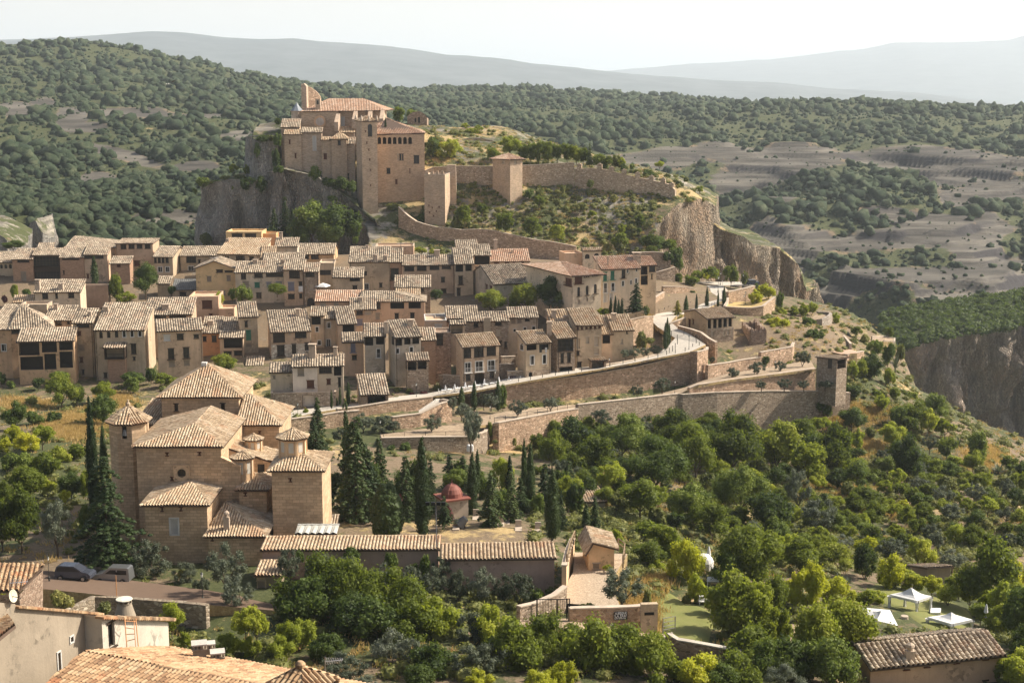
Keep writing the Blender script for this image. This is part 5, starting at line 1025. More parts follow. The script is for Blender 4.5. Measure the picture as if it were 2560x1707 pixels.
m_.build('battlement', Ca, lt_)
m_ = MB(); pt_ = thing('gate_pillar', 'broken stone pillar standing beside the open-topped rampart tower', 'pillar', FP('R', 260, 715, 424)); m_.box(FP('R', 262, 720, 424), 3.0, 2.4, 14*1.0*.95, taper=.9); m_.build('masonry', Cb, pt_)
wallrun('terrace_wall', 'short old wall on the hillside between the palace and the yellowish tree', [('R', 66, 375, 420, 445), ('R', 130, 380, 420, 446)], 1, Rc)
wallrun('terrace_wall', 'curved terrace wall among the plateau trees behind the roofed tower', [('R', 330, 205, 250, 470), ('R', 380, 196, 250, 470), ('R', 480, 195, 250, 471), ('R', 560, 212, 260, 471), ('R', 600, 235, 280, 472)], 1, Rc, COP)
def ribbon(name, left, right, mat, lift=.0, sub=6, kind='structure', skirt=6.0, smat=None):
 """a paved strip between two edge lines of (frame,u,v,D); skirts hang from its edges"""
 Lp = [FP(*a) for a in left]; Rp = [FP(*a) for a in right]
 def res(p, n):
  d = [0]
  for i in range(1, len(p)): d.append(d[-1]+(p[i]-p[i-1]).length)
  t = np.linspace(0, d[-1], n); return [Vector([float(np.interp(x, d, [q[k] for q in p])) for k in range(3)]) for x in t]
 n = max(len(left), len(right))*sub; Lp, Rp = res(Lp, n), res(Rp, n); mb = MB(); s = 0
 for i in range(n-1):
  a, b, c, d = Lp[i], Lp[i+1], Rp[i+1], Rp[i]; up = Vector((0, 0, lift)); m2 = 5
  for k in range(m2):
   p = [a.lerp(d, k/m2), a.lerp(d, (k+1)/m2), b.lerp(c, (k+1)/m2), b.lerp(c, k/m2)]
   q = [x+up for x in p]; nn = (q[1]-q[0]).cross(q[2]-q[0]); mb.poly(q if nn.z > 0 else q[::-1])
  for p, r_ in ((a, b), (d, c)):
   dn = Vector((0, 0, -skirt)); mb.poly([p+up, r_+up, r_+dn, p+dn], mi=1);
 o = mb.build(name, [mat, smat or ground_mat()], None, loc=Lp[0]); tag(o, kind=kind)
 setcover(o, np.tile([0, .3, .6], (len(o.data.vertices), 1))); return o
# the church in the foreground
Ch = ashlar((.56, .385, .23), .8, .36, 'church', .48, .8); Chp = plaster((.6, .42, .26), .4)
cu = thing('parish_church', 'large ochre ashlar church of stacked tiled blocks with lanterns, left foreground', 'church', FP('K', 700, 1380, 165))
ko = dict(pitch=.34, row=.42, eave=.45, sub=(0, .14, .3, .5, .7, .86), jit=.014)
def kv(*a, **k):
 q = dict(ko); q.update(k); return volume(cu, 'K', *a, **q)
kv(568, 1110, 82, 296, 520, 182, 0, 'pyr', Ch, 'c', [(661, 364, 688, 412, 'd'), (986, 361, 1015, 412, 'd')], w=10.4, eave=.55, roofname='crossing_roof')
kv(1112, 1392, 300, 497, 760, 179, 0, 'hip', Ch, 'c', [(1115, 560, 1126, 570, 'r'), (1253, 558, 1262, 568, 'r')], w=10, ax=.0, roofname='transept_roof')
kv(395, 566, 332, 500, 640, 181, 0, 'shed', Ch, 'c', [], w=9)
nv = kv(392, 985, 380, 650, 1440, 165, 0, 'hipf', Ch, 'c', [(603, 708, 617, 724, 'r'), (829, 704, 843, 719, 'r'), (638, 878, 651, 894, 'r'), (684, 820, 740, 872, 'd')], w=14, ax=.6, roofname='nave_roof')
m_ = MB(); q = FP('K', 712, 846, 164.9);
V = [(q.x+r*math.cos(t), q.y-.06, q.z+r*math.sin(t)) for r in (.95, .52) for t in np.linspace(0, 2*math.pi, 24, endpoint=False)]
m_.quads(V, [[i, 24+i, 24+(i+1) % 24, (i+1) % 24] for i in range(24)])
for sx, sz, sw, sh in ((0, .87, 1.9, .12), (0, -.97, 1.9, .12)): m_.box((q.x+sx, q.y-.03, q.z+sz), sw, .1, sh)
for sx in (-.9, .9): m_.box((q.x+sx, q.y-.03, q.z-.95), .12, .1, 1.9)
for qd in range(4):
 a0 = qd*math.pi/2; c_in = [(q.x+.53*math.cos(a), q.y-.04, q.z+.53*math.sin(a)) for a in np.linspace(a0, a0+math.pi/2, 7)]
 cx, cz = math.cos(a0+math.pi/4)*.6*math.sqrt(2), math.sin(a0+math.pi/4)*.6*math.sqrt(2); m_.poly([(q.x+cx, q.y-.04, q.z+cz)] + c_in[::-1])
m_.build('oculus', Chp, cu)
m_ = MB(); O = Vector((nv['O']+nv['ex']*nv['L'])); O.y += .0; xr = [FP('K', u, v, 165) for u, v in ((985, 738), (1030, 758), (1122, 802))]
Lr = xr[-1].x - O.x; holewall(m_, O, (1, 0, 0), Lr, [(0, xr[0].z-O.z), (xr[1].x-O.x, xr[1].z-O.z), (Lr, xr[2].z-O.z)], []); holewall(m_, O+Vector((Lr, 0, 0)), (0, 1, 0), 13, xr[2].z-O.z, []);
m_.build('aisle_wall', Ch, cu)
m_ = MB(); a = FP('K', 985, 738, 164.8); b = FP('K', 1126, 800, 164.8)
for k in range(8):
 p, q = a.lerp(b, k/8), a.lerp(b, (k+1)/8); m_.poly([p+Vector((0, 0, .05)), q+Vector((0, 0, .05)), q+Vector((0, .7, .05)), p+Vector((0, .7, .05))]); m_.poly([p-Vector((0, 0, .12)), q-Vector((0, 0, .12)), q+Vector((0, 0, .05)), p+Vector((0, 0, .05))])
m_.build('raking_coping', Chp, cu)
rm = MB(); A = FP('K', 1078, 617, 175); B_ = FP('K', 1392, 688, 177); C_ = FP('K', 1345, 768, 171); Dq = FP('K', 1030, 668, 169.5)
tileface(rm, [B_, C_, Dq, A][::1], .4, .45, sub=ko['sub'], jit=.014) if False else tileface(rm, [C_, B_, A, Dq], .4, .45, sub=ko['sub'], jit=.014)
rm.build('aisle_roof', [tiles('c'), SOFFIT], cu)
m_ = MB(); d1 = Dq-Vector((0, 0, .25)); d2 = C_-Vector((0, 0, .25)); bz = FP('K', 0, 880, 169).z
m_.poly([(d1.x, d1.y, bz), (d2.x, d2.y, bz), d2, d1]); m_.build('aisle_upper_wall', Ch, cu)
m_ = MB(); q1 = FP('K', 1247, 776, 169.6); q2 = FP('K', 1298, 846, 169.6); m_.poly([(q1.x, q1.y-.5, q2.z), (q2.x, q1.y-.5, q2.z), (q2.x, q1.y-.5, q1.z), (q1.x, q1.y-.5, q1.z)]); m_.build('doorway', GLASS, cu)
kv(450, 888, 905, 1062, 1480, 158, 0, 'pyr', Ch, 'c', [(632, 1162, 693, 1278, 'axW'), (569, 1088, 581, 1110, 'r'), (701, 1088, 713, 1107, 'r')], w=13, ax=.56, roofname='front_roof')
kv(896, 1288, 1052, 1278, 1480, 157, 0, 'pyr', Ch, 'c', [(920, 1300, 932, 1316, 'r')], w=13, ax=.12, roofname='sacristy_roof', chim=[(1028, 1240, .7, 1.5, 1)])
kv(1112, 1304, 850, 955, 1300, 164, 0, 'pyr', Ch, 'c', [(1152, 988, 1163, 1002, 'r')], w=7, ax=.42, roofname='chapel_roof')
kv(1340, 1692, 690, 820, 1400, 161, 0, 'pyr', Ch, 'c', [(1466, 888, 1478, 904, 'r')], w=8, ax=.4, roofname='chapel_roof')
def lantern(f, u, vb, ve, va, D, r, nwin=True):
 q = FP(f, u, vb, D); ze = FP(f, u, ve, D).z - q.z; za = FP(f, u, va, D).z - q.z
 m_ = MB(); m_.lathe(q-Vector((0, 0, 1.5)), [(r, 0), (r, ze+1.3), (r*1.14, ze+1.35), (r*1.14, ze+1.5)], 8, ph=.5); o = m_.build('lantern', Chp, cu)
 for k in range(8):
  t = 2*math.pi*(k+0)/8; c = q + Vector((math.cos(t), math.sin(t), 0))*r*.925; m2 = MB(); m2.box(c + Vector((0, 0, ze*.18)), r*.36, .06, ze*.6, (-math.sin(t), math.cos(t), 0)); m2.build('lantern_window', plain('alabaster', (.62, .58, .5)), o)
 m3 = MB()
 for k in range(8):
  t = 2*math.pi*(k+.5)/8; c = q + Vector((math.cos(t), math.sin(t), 0))*r; m3.box(c-Vector((0, 0, .5)), r*.16, r*.16, ze+.55, (math.cos(t), math.sin(t), 0))
 m3.build('pilasters', Chp, o)
 rm = MB(); ap = q + Vector((0, 0, za)); R_ = r*1.3
 for k in range(8):
  a, b = [q + Vector((math.cos(2*math.pi*(k+e_)/8)*R_, math.sin(2*math.pi*(k+e_)/8)*R_, ze+.02)) for e_ in (-.5, .5)]
  tileface(rm, [a, b, ap], .3, .4, hgt=.12, jit=.01, sub=ko['sub']); ridgetiles(rm, a, ap, .11)
 rm.lathe(ap-Vector((0, 0, .1)), [(.2, 0), (.22, .2), (.1, .3), (0, .32)], 8)
 rm.build('lantern_roof', [tiles('c'), SOFFIT], cu)
lantern('K', 1492, 705, 592, 535, 165, 1.35*1.18)
lantern('K', 1143, 860, 733, 697, 166.5, 1.25)
lantern('K', 1218, 680, 606, 575, 174, 1.05)
q = FP('K', 338, 1330, 172); ze = FP('K', 338, 472, 172).z; za = FP('K', 338, 372, 172).z; r = 2.75*1.72/1.18
r = (FP('K', 470, 472, 172).x-FP('K', 212, 472, 172).x)/2/.95
m_ = MB(); NS = 8; tops = ze
c0 = Vector((FP('K', 341, 472, 172).x, 172, q.z))
for k in range(NS):
 a, b = [c0 + Vector((math.cos(2*math.pi*(k+e_)/NS)*r, math.sin(2*math.pi*(k+e_)/NS)*r, 0)) for e_ in (-.5, .5)]
 e = (b-a); L = e.length; e.normalize(); holes = []
 if k == 6: zz = [FP('K', 0, v, 169.4).z for v in (613, 500)]; holes = [(L*.34, zz[0]-a.z, L*.66, zz[1]-a.z)]
 if k in (0, 7): zz = [FP('K', 0, v, 170).z for v in (600, 505)]; holes = [(L*.4, zz[0]-a.z, L*.6, zz[1]-a.z)] if k == 0 else []
 h_ = holewall(m_, a, e, L, ze-a.z, holes, .5)
 if k == 6: bh = (a.copy(), e.copy(), h_[0])
m_.build('bell_tower', Ch, cu)
w_ = window(cu, bh[0], bh[1], bh[2], 'a', .5, wallm=Ch); m_ = MB(); bc = bh[0]+bh[1]*(bh[2][0]+bh[2][2])/2+Vector((0, .25, (bh[2][1]+bh[2][3])/2-.5)); m_.lathe(bc, [(.42, 0), (.36, .12), (.26, .5), (.18, .7), (0, .75)], 10); m_.build('bell', plain('bronze', (.2, .19, .17), .4, .6), cu)
rm = MB(); ap = Vector((c0.x, c0.y, za)); R_ = r+.45
for k in range(NS):
 a, b = [Vector((c0.x+math.cos(2*math.pi*(k+e_)/NS)*R_, c0.y+math.sin(2*math.pi*(k+e_)/NS)*R_, ze-.1)) for e_ in (-.5, .5)]
 tileface(rm, [a, b, ap], .38, .45, hgt=.15, jit=.012, sub=ko['sub']); ridgetiles(rm, a, ap, .14)
rm.lathe(ap-Vector((0, 0, .1)), [(.28, 0), (.3, .35), (.15, .5), (.12, .8), (0, .82)], 8); rm.build('tower_roof', [tiles('c'), SOFFIT], cu)
m_ = MB(); q = FP('K', 871, 84, 187); m_.box(q-Vector((0, 0, .2)), .7, .7, .45); m_.build('finial', SHUT['w'], cu)
kv(1690, 1790, 1150, 1205, 1330, 168, 0, 'shed', Ch, 'v', [], tan=.4)
ln = thing('lean_to', 'low lean-to with a flat pale grey sheet roof and dark windows behind the arcade wall', 'shed', FP('K', 1650, 1300, 158))
volume(ln, 'K', 1522, 1785, 1215, 1264, 1420, 157, 0, 'shed', Ww, 'g', [(1526+i*52, 1270, 1570+i*52, 1298, 'g') for i in range(5)], tan=.16, hgt=.02, jit=.004, pitch=.8, row=2.0, eave=.3)
ROOFM = plain('pale_sheet', (.5, .48, .42), .6)
for o in ln.children:
 if o.name.startswith('roof'): o.data.materials[0] = ROOFM
# walls with tiled roofs in front of the cemetery
Wm = plaster((.40, .275, .215), .35)
ar = thing('roofed_wall', 'long pinkish wall roofed with tiles running right from the church', 'wall', FP('M', 850, 1440, 152))
volume(ar, 'M', 168, 1492, 1212, 1306, 1500, 151, 1, 'shed', Wm, 'c', [], w=3.6, pitch=.38, row=.42, eave=.35, sub=ko['sub'], jit=.012)
ar2 = thing('roofed_wall', 'second, lower stretch of tile-roofed pinkish wall beside the gravel yard', 'wall', FP('E', 100, 600, 151))
volume(ar2, 'E', -640, 390, 268, 402, 640, 149, 2, 'shed', Wm, 'c', [], w=4.2, pitch=.42, row=.42, eave=.35, sub=ko['sub'], jit=.012)
hut = thing('utility_hut', 'small beige hut with metal doors under the start of the roofed wall', 'hut', FP('J', 110, 810, 146))
volume(hut, 'J', 5, 215, 425, 545, 815, 146, 2, 'shed', Wb, 'c', [(10, 610, 85, 790, 'n'), (98, 585, 205, 790, 'n')], w=4, pitch=.38, row=.42, sub=ko['sub'])
yh = thing('tile_roofed_shed', 'small ochre shed with sloping tile roof at the top of the gravel yard', 'shed', FP('E', 830, 480, 158))
volume(yh, 'E', 705, 940, 245, 302, 480, 156, 4, 'gabf', plaster((.58, .4, .24), .35), 'c', [(745, 447, 802, 495, 'n')], w=5.6, ax=.14, pitch=.38, row=.42, sub=ko['sub'])
# roads, terraces and retaining walls
pav = bpy.data.materials.new('paving'); pav.use_nodes = True; nt = pav.node_tree; b = nt.nodes['Principled BSDF']; b.inputs['Roughness'].default_value = .85
p = gpos(nt); nt.links.new(ramp(nt, noise_(nt, p, 1.5, 6, .7), [(.3, (.38, .34, .28)), (.7, (.6, .54, .46))]), b.inputs['Base Color'])
gravel = bpy.data.materials.new('gravel'); gravel.use_nodes = True; nt = gravel.node_tree; b = nt.nodes['Principled BSDF']; b.inputs['Roughness'].default_value = .95
p = gpos(nt); g1 = noise_(nt, p, 5, 6, .8); nt.links.new(ramp(nt, g1, [(.35, (.22, .17, .12)), (.55, (.44, .345, .245)), (.7, (.6, .5, .38))]), b.inputs['Base Color']); bump(nt, b, g1, .6, .06)
dirt = bpy.data.materials.new('dirt'); dirt.use_nodes = True; nt = dirt.node_tree; b = nt.nodes['Principled BSDF']; b.inputs['Roughness'].default_value = .95
p = gpos(nt); g1 = noise_(nt, p, 1.2, 8, .75); nt.links.new(ramp(nt, g1, [(.35, (.2, .14, .09)), (.55, (.38, .28, .18)), (.7, (.5, .4, .26))]), b.inputs['Base Color']); bump(nt, b, g1, .6, .1)
ribbon('road', [('M', 360, 320, 262), ('M', 640, 262, 268), ('M', 900, 225, 273), ('M', 1200, 180, 276), ('M', 1460, 150, 277.5), ('C', 1060, 1530, 281), ('D', 0, 1318, 284), ('D', 400, 1250, 288), ('D', 800, 1186, 293), ('D', 1150, 1120, 297), ('D', 1420, 1065, 300), ('D', 1640, 1025, 303), ('D', 1780, 960, 309)],
       [('M', 360, 262, 272), ('M', 640, 232, 274), ('M', 900, 205, 276), ('M', 1200, 150, 281), ('M', 1400, 130, 285), ('C', 1060, 1480, 287), ('D', 0, 1262, 290), ('D', 400, 1200, 294), ('D', 800, 1150, 299), ('D', 1050, 1110, 302), ('D', 1330, 1055, 306), ('D', 1440, 965, 313), ('D', 1500, 900, 320)], pav, skirt=.4)
ribbon('road', [('D', 1500, 900, 320), ('D', 1340, 800, 331), ('D', 1280, 740, 339), ('D', 1300, 690, 346), ('D', 1420, 640, 354), ('D', 1560, 590, 361), ('D', 1650, 540, 368), ('D', 1690, 470, 380), ('D', 1630, 430, 386), ('D', 1480, 420, 388)],
       [('D', 1780, 960, 309), ('D', 1640, 870, 319), ('D', 1530, 815, 326), ('D', 1460, 755, 334), ('D', 1500, 700, 342), ('D', 1640, 665, 349), ('D', 1800, 625, 355), ('D', 1960, 545, 367), ('D', 1975, 450, 382), ('D', 1940, 420, 388)], pav, skirt=1.0)
ribbon('square', [('D', 1480, 418, 389), ('D', 1380, 385, 394)], [('D', 2220, 420, 388), ('D', 2200, 385, 396)], pav, lift=.02)
ribbon('ramp', [('D', 1230, 555, 362), ('D', 1400, 470, 376), ('D', 1430, 395, 391)], [('D', 1185, 515, 368), ('D', 1290, 460, 379), ('D', 1320, 375, 396)], pav, lift=.05)
wallrun('retaining_wall', 'great curved retaining wall carrying the village street up to the corner bastion', [('W', 608, 234, 440, 284), ('W', 800, 205, 436, 286.5), ('W', 1060, 178, 420, 289.5), ('W', 1300, 148, 405, 292), ('W', 1560, 105, 384, 295), ('W', 1800, 65, 362, 298), ('W', 2040, 10, 310, 301), ('D', 1640, 1032, 1310, 303)], 1.0, Rv, COP)
wallrun('bastion_wall', 'stone bastion corner jutting out where the road bends', [('D', 1640, 1030, 1312, 302.8), ('D', 1704, 1030, 1312, 300.5), ('D', 1802, 1008, 1330, 304), ('D', 1803, 985, 1330, 309)], 1.0, Rv, COP)
wallrun('parapet_wall', 'stone parapet along the outer edge of the upper road bend', [('D', 1522, 792, 830, 326), ('D', 1640, 822, 870, 321), ('D', 1730, 852, 920, 316.5), ('D', 1800, 905, 990, 312), ('D', 1868, 942, 1140, 309.5)], .6, Rv, COP, ext=2)
wallrun('retaining_wall', 'retaining wall section with stepped ramp at its right end below the garage', [('M', 735, 252, 330, 262), ('M', 900, 232, 340, 264.5), ('M', 1150, 192, 345, 268), ('M', 1455, 158, 300, 272.5)], .8, Rv, COP)
wallrun('ramp_wall', 'outer wall of the stair ramp, ending in a sharp corner above an olive tree', [('M', 1150, 312, 420, 255), ('M', 1360, 285, 420, 258), ('M', 1510, 212, 400, 262), ('M', 1598, 188, 365, 264), ('M', 1530, 175, 360, 268)], .8, Rv, COP)
wallrun('retaining_wall', 'low rubble wall left of the stair ramp, behind the tall conifers', [('M', 360, 330, 420, 251), ('M', 600, 300, 430, 254), ('M', 740, 275, 430, 256), ('M', 900, 262, 420, 258)], .8, Rw, COP)
st = thing('stone_stairs', 'flight of stone steps climbing along the ramp wall to the street', 'stairs', FP('M', 1440, 260, 262))
m_ = MB(); a, b = FP('M', 1365, 282, 259), FP('M', 1500, 190, 267.5)
for k in range(14): q = a.lerp(b, k/14); m_.box((q.x, q.y+1.2, q.z-1.5), .95, 2.2, 1.5+.16, (1, .1, 0))
m_.build('steps', pav, st)
ribbon('path', [('M', 1060, 470, 238), ('M', 1400, 465, 241), ('M', 1700, 450, 244), ('W', 350, 600, 247), ('W', 480, 590, 250), ('W', 720, 540, 256), ('W', 1000, 490, 262), ('W', 1280, 450, 268), ('W', 1700, 400, 274), ('W', 2200, 312, 281), ('N', 0, 1045, 281), ('N', 300, 990, 285), ('N', 700, 940, 291), ('N', 1100, 890, 297)],
       [('M', 1060, 440, 246), ('M', 1400, 395, 252), ('M', 1750, 340, 259), ('W', 360, 520, 262), ('W', 620, 470, 266), ('W', 820, 440, 272), ('W', 1060, 420, 278), ('W', 1300, 405, 282), ('W', 1800, 362, 288), ('W', 2250, 250, 292), ('N', 20, 1010, 294), ('N', 300, 930, 300), ('N', 700, 870, 308), ('N', 1050, 810, 318)], dirt, skirt=.5)
wallrun('retaining_wall', 'lower retaining wall with iron railing below the olive terrace', [('W', 484, 588, 760, 249.5), ('W', 540, 578, 790, 249), ('W', 800, 530, 760, 254), ('W', 1080, 478, 720, 260), ('W', 1272, 448, 700, 264)], .9, Rv, COP)
wallrun('retaining_wall', 'lowest long grey-brown retaining wall above the wooded slope', [('W', 1272, 412, 700, 264), ('W', 1700, 365, 640, 271), ('W', 2190, 312, 600, 279), ('W', 2230, 320, 600, 279), ('N', 200, 1108, 1260, 282), ('N', 700, 1094, 1290, 289), ('N', 1100, 1098, 1280, 294), ('N', 1418, 1112, 1220, 298)], .9, rubble((.33, .24, .165), (.38, .3, .22), 2.2, 'lowwall'), COP, ext=7)
wallrun('retaining_wall', 'retaining wall rising to the small stone tower, with olive trees at its foot', [('N', -60, 1068, 1110, 280.6), ('N', 20, 1036, 1110, 281.5), ('N', 350, 990, 1095, 286), ('N', 700, 945, 1095, 291.5), ('N', 900, 912, 1090, 295), ('N', 1102, 886, 1090, 298)], .8, Rv, COP)
wallrun('retaining_wall', 'inner terrace wall between the bastion and the vegetable garden', [('N', 112, 860, 990, 301), ('N', 300, 834, 960, 306), ('N', 450, 806, 930, 310), ('N', 598, 786, 880, 313)], .8, Rv, COP)
wallrun('garden_wall', 'terrace wall of the vegetable garden ending in a worn pillar', [('N', 598, 740, 880, 313), ('N', 760, 712, 880, 317), ('N', 888, 690, 870, 320), ('N', 905, 650, 870, 323)], .8, Rv, COP)
wallrun('retaining_wall', 'short wall closing the left end of the fenced lower terrace', [('M', 1070, 470, 575, 237), ('M', 1400, 462, 575, 239), ('M', 1740, 460, 575, 242), ('M', 1860, 420, 560, 247), ('M', 1880, 370, 500, 252)], .8, rubble((.32, .24, .17), (.38, .3, .22), 2.2, 'lowwall'), COP)
wallrun('retaining_wall', 'rounded retaining wall under the road hairpin with the conical yellowish conifer', [('D', 1455, 770, 830, 332), ('D', 1520, 745, 830, 333), ('D', 1600, 715, 830, 336)], .6, Rv, COP)
wallrun('retaining_wall', 'weathered wall under the upper ramp beside the hairpin', [('D', 1390, 430, 620, 366), ('D', 1500, 430, 620, 368), ('D', 1600, 436, 590, 371), ('D', 1690, 452, 540, 374)], .8, Rw, COP)
wallrun('retaining_wall', 'low wall beside the broken path left of the hairpin', [('D', 1230, 560, 680, 352), ('D', 1320, 530, 680, 356), ('D', 1400, 480, 640, 362)], .6, Rw, COP)
wallrun('retaining_wall', 'wall beneath the picket fence, between the cypresses and the road', [('D', 1030, 745, 850, 318), ('D', 1210, 705, 850, 324), ('D', 1300, 705, 850, 328)], .7, Rw, COP)
wallrun('street_wall', 'low street wall beside the brown garage door, ending at the twin cypress', [('D', 862, 1148, 1200, 297), ('D', 1000, 1128, 1170, 299), ('D', 1200, 1090, 1130, 302), ('D', 1360, 1045, 1080, 306)], .5, Rv, COP, ext=1)
wallrun('street_wall', 'stone wall with a signboard beside the closed sunshades', [('W', 622, 108, 200, 289.5), ('W', 790, 104, 195, 290.5)], .6, Rb, COP, ext=2)
wallrun('street_wall', 'stepped garden wall between the restaurant house and the narrow stone house', [('C', 725, 1392, 1500, 291), ('C', 762, 1388, 1500, 290), ('C', 960, 1402, 1520, 288)], .5, Rb, COP, ext=2)
wallrun('street_wall', 'stacked stone garden walls beside the restaurant house', [('C', 1280, 1290, 1480, 292), ('C', 1418, 1288, 1480, 294)], .6, Rb, COP, ext=2)
wallrun('street_wall', 'upper stone wall piece behind the stacked garden walls', [('C', 1300, 1222, 1330, 297), ('C', 1430, 1218, 1330, 299)], .6, Rb, COP, ext=3)
wallrun('gate_wall', 'ivy-hung wall with a dark arched gateway under the right cliff', [('D', 1180, 116, 300, 384), ('D', 1300, 112, 300, 384), ('D', 1460, 125, 280, 384)], 1.2, Rb, COP)
wallrun('ramp_wall', 'low stone ramp wall in front of the arched gateway', [('D', 1322, 300, 375, 380), ('D', 1420, 275, 350, 381), ('D', 1500, 250, 310, 382)], .6, Rb, COP)
wallrun('planter_wall', 'straight stone planter wall across the upper square', [('D', 1722, 398, 430, 390), ('D', 1888, 420, 455, 387)], .6, Rb, COP, ext=1)
wallrun('parapet_wall', 'curved pale parapet at the right edge of the upper road', [('D', 1960, 610, 640, 357), ('D', 1990, 560, 640, 363), ('D', 1992, 490, 640, 371), ('D', 1965, 450, 600, 380)], .5, plaster((.5, .4, .3)), COP, ext=4)
wallrun('retaining_wall', 'sloping retaining wall right of the curved pale parapet', [('N', 300, 185, 330, 366), ('N', 420, 160, 300, 370), ('N', 545, 130, 250, 374)], .8, Rw, COP)
wallrun('retaining_wall', 'curved terrace wall below the twin lamp posts and yellow trees', [('N', 270, 322, 520, 355), ('N', 400, 330, 500, 352), ('N', 520, 332, 500, 352), ('N', 620, 315, 500, 353), ('N', 728, 232, 440, 360)], .8, Rw, COP)
ribbon('terrace', [('N', 270, 324, 355), ('N', 520, 334, 352.4), ('N', 728, 236, 360)], [('N', 300, 270, 368), ('N', 480, 262, 368), ('N', 700, 215, 372)], plain('dry_grass', (.5, .36, .15), .95), lift=-.25, skirt=4)
wallrun('terrace_wall', 'round dry-stone threshing terrace with young trees at the slope edge', [('N', 1090, 440, 520, 356), ('N', 1160, 432, 510, 354), ('N', 1220, 408, 500, 357), ('N', 1252, 380, 480, 362), ('N', 1235, 368, 470, 368), ('N', 1120, 362, 440, 373)], .7, rubble((.34, .28, .22), (.4, .34, .28), 2.4, 'drystone'), None)
ribbon('terrace', [('N', 860, 455, 357), ('N', 1090, 442, 357), ('N', 1225, 410, 358)], [('N', 860, 380, 372), ('N', 1000, 360, 375), ('N', 1200, 372, 371)], dirt, lift=-.3, skirt=4)
wallrun('terrace_wall', 'long low garden wall behind the vegetable plot', [('N', 350, 600, 690, 336), ('N', 650, 598, 670, 337), ('N', 800, 596, 670, 337), ('N', 985, 585, 650, 338)], .6, Rd, None)
wallrun('lookout_wall', 'thin curved parapet of the lookout at the far right edge of the rock', [('N', 1620, 590, 625, 352), ('N', 1730, 586, 620, 356), ('N', 1820, 606, 640, 356), ('N', 1815, 632, 650, 352), ('N', 1720, 625, 650, 350)], .4, COP, None, ext=2)
ribbon('terrace', [('N', 1560, 640, 349), ('N', 1720, 640, 349), ('N', 1815, 640, 351.5)], [('N', 1560, 600, 358), ('N', 1730, 592, 357), ('N', 1820, 612, 355.5)], dirt, skirt=8)
wallrun('retaining_wall', 'curved wall supporting the landing of the broad stairs', [('N', 1390, 762, 860, 324), ('N', 1460, 745, 830, 328), ('N', 1545, 728, 800, 333)], .6, Rv, COP)
ribbon('landing', [('N', 1240, 730, 328), ('N', 1330, 752, 324), ('N', 1480, 745, 326)], [('N', 1240, 692, 337), ('N', 1340, 695, 336), ('N', 1470, 722, 333)], plain('red_paving', (.5, .33, .23)), skirt=5)
bs = thing('broad_stairs', 'wide flight of stone stairs flanked by low walls near the lookout', 'stairs', FP('N', 1320, 690, 338))
a0, a1, b0, b1 = FP('N', 1238, 694, 336), FP('N', 1405, 697, 334.5), FP('N', 1205, 610, 352), FP('N', 1330, 608, 352); m_ = MB()
for k in range(12):
 l, r_ = a0.lerp(b0, k/12), a1.lerp(b1, k/12); l2, r2 = a0.lerp(b0, (k+1)/12), a1.lerp(b1, (k+1)/12); z1 = l2.z
 p = [Vector((l.x, l.y, z1)), Vector((r_.x, r_.y, z1)), Vector((r2.x, r2.y, z1)), Vector((l2.x, l2.y, z1))]; m_.poly(p); m_.poly([Vector((l.x, l.y, l.z-2)), Vector((r_.x, r_.y, l.z-2)), p[1], p[0]])
m_.build('steps', plain('stair_stone', (.48, .37, .27)), bs)
for sgn, (p, q) in ((-1, (a0, b0)), (1, (a1, b1))):
 m_ = MB()
 for k in range(6):
  s, e = p.lerp(q, k/6), p.lerp(q, (k+1)/6); d = (e-s); m_.box((s+e)/2+Vector((sgn*.4, 0, -2)), Vector((d.x, d.y, 0)).length+.05, .5, 3.1+0.0, (d.x, d.y, 0))
 m_.build('side_wall', COP, bs)
tt = thing('stone_hut_tower', 'small square stone tower with a slab roof and dark upper opening', 'tower', FP('N', 1250, 1080, 296))
vt = volume(tt, 'N', 1296, 1390, 770, 800, 1105, 291, 40, 'shed', Rb, 'c', [(1300, 800, 1376, 880, 'o')], w=5.2, tan=.12, below=3, eave=.4)
ru = thing('ruined_house', 'roofless ruin with crumbling stone walls right of the pillared pavilion', 'ruin', FP('D', 2220, 950, 336))
m_ = MB();
def rw_(a, b, za, zb_, base, th=.7):
 a, b = Vector(a), Vector(b); n = 10; d = (b-a); e = d.normalized(); nn = Vector((-e.y, e.x, 0))*th
 pr = [za+(zb_-za)*i/n + .5*math.sin(i*2.3+a.x) for i in range(n+1)]
 for i in range(n):
  p, q = a+d*i/n, a+d*(i+1)/n; up = Vector((0, 0, 1))
  p.z = q.z = 0; m_.poly([p+up*base, q+up*base, q+up*pr[i+1], p+up*pr[i]]); m_.poly([q+nn+up*base, p+nn+up*base, p+nn+up*pr[i], q+nn+up*pr[i+1]]); m_.poly([p+up*pr[i], q+up*pr[i+1], q+nn+up*pr[i+1], p+nn+up*pr[i]])
 p, q = a.copy(), b.copy(); p.z = q.z = 0; m_.poly([p+nn+up*base, p+up*base, p+up*pr[0], p+nn+up*pr[0]]); m_.poly([q+up*base, q+nn+up*base, q+nn+up*pr[-1], q+up*pr[-1]])
c1, c2, c3, c4 = FP('D', 2195, 835, 330), FP('D', 2340, 825, 331), FP('D', 2250, 750, 342), FP('D', 2110, 765, 341); bz = FP('D', 2200, 1000, 330).z
rw_(c1, c2, c1.z, c2.z, bz); rw_(c2, c3, c2.z, c3.z+.4, bz); rw_(c3, c4, c3.z, c4.z, bz); rw_(c4, c1, c4.z, c1.z, bz)
m_.build('wall', Rd, ru)
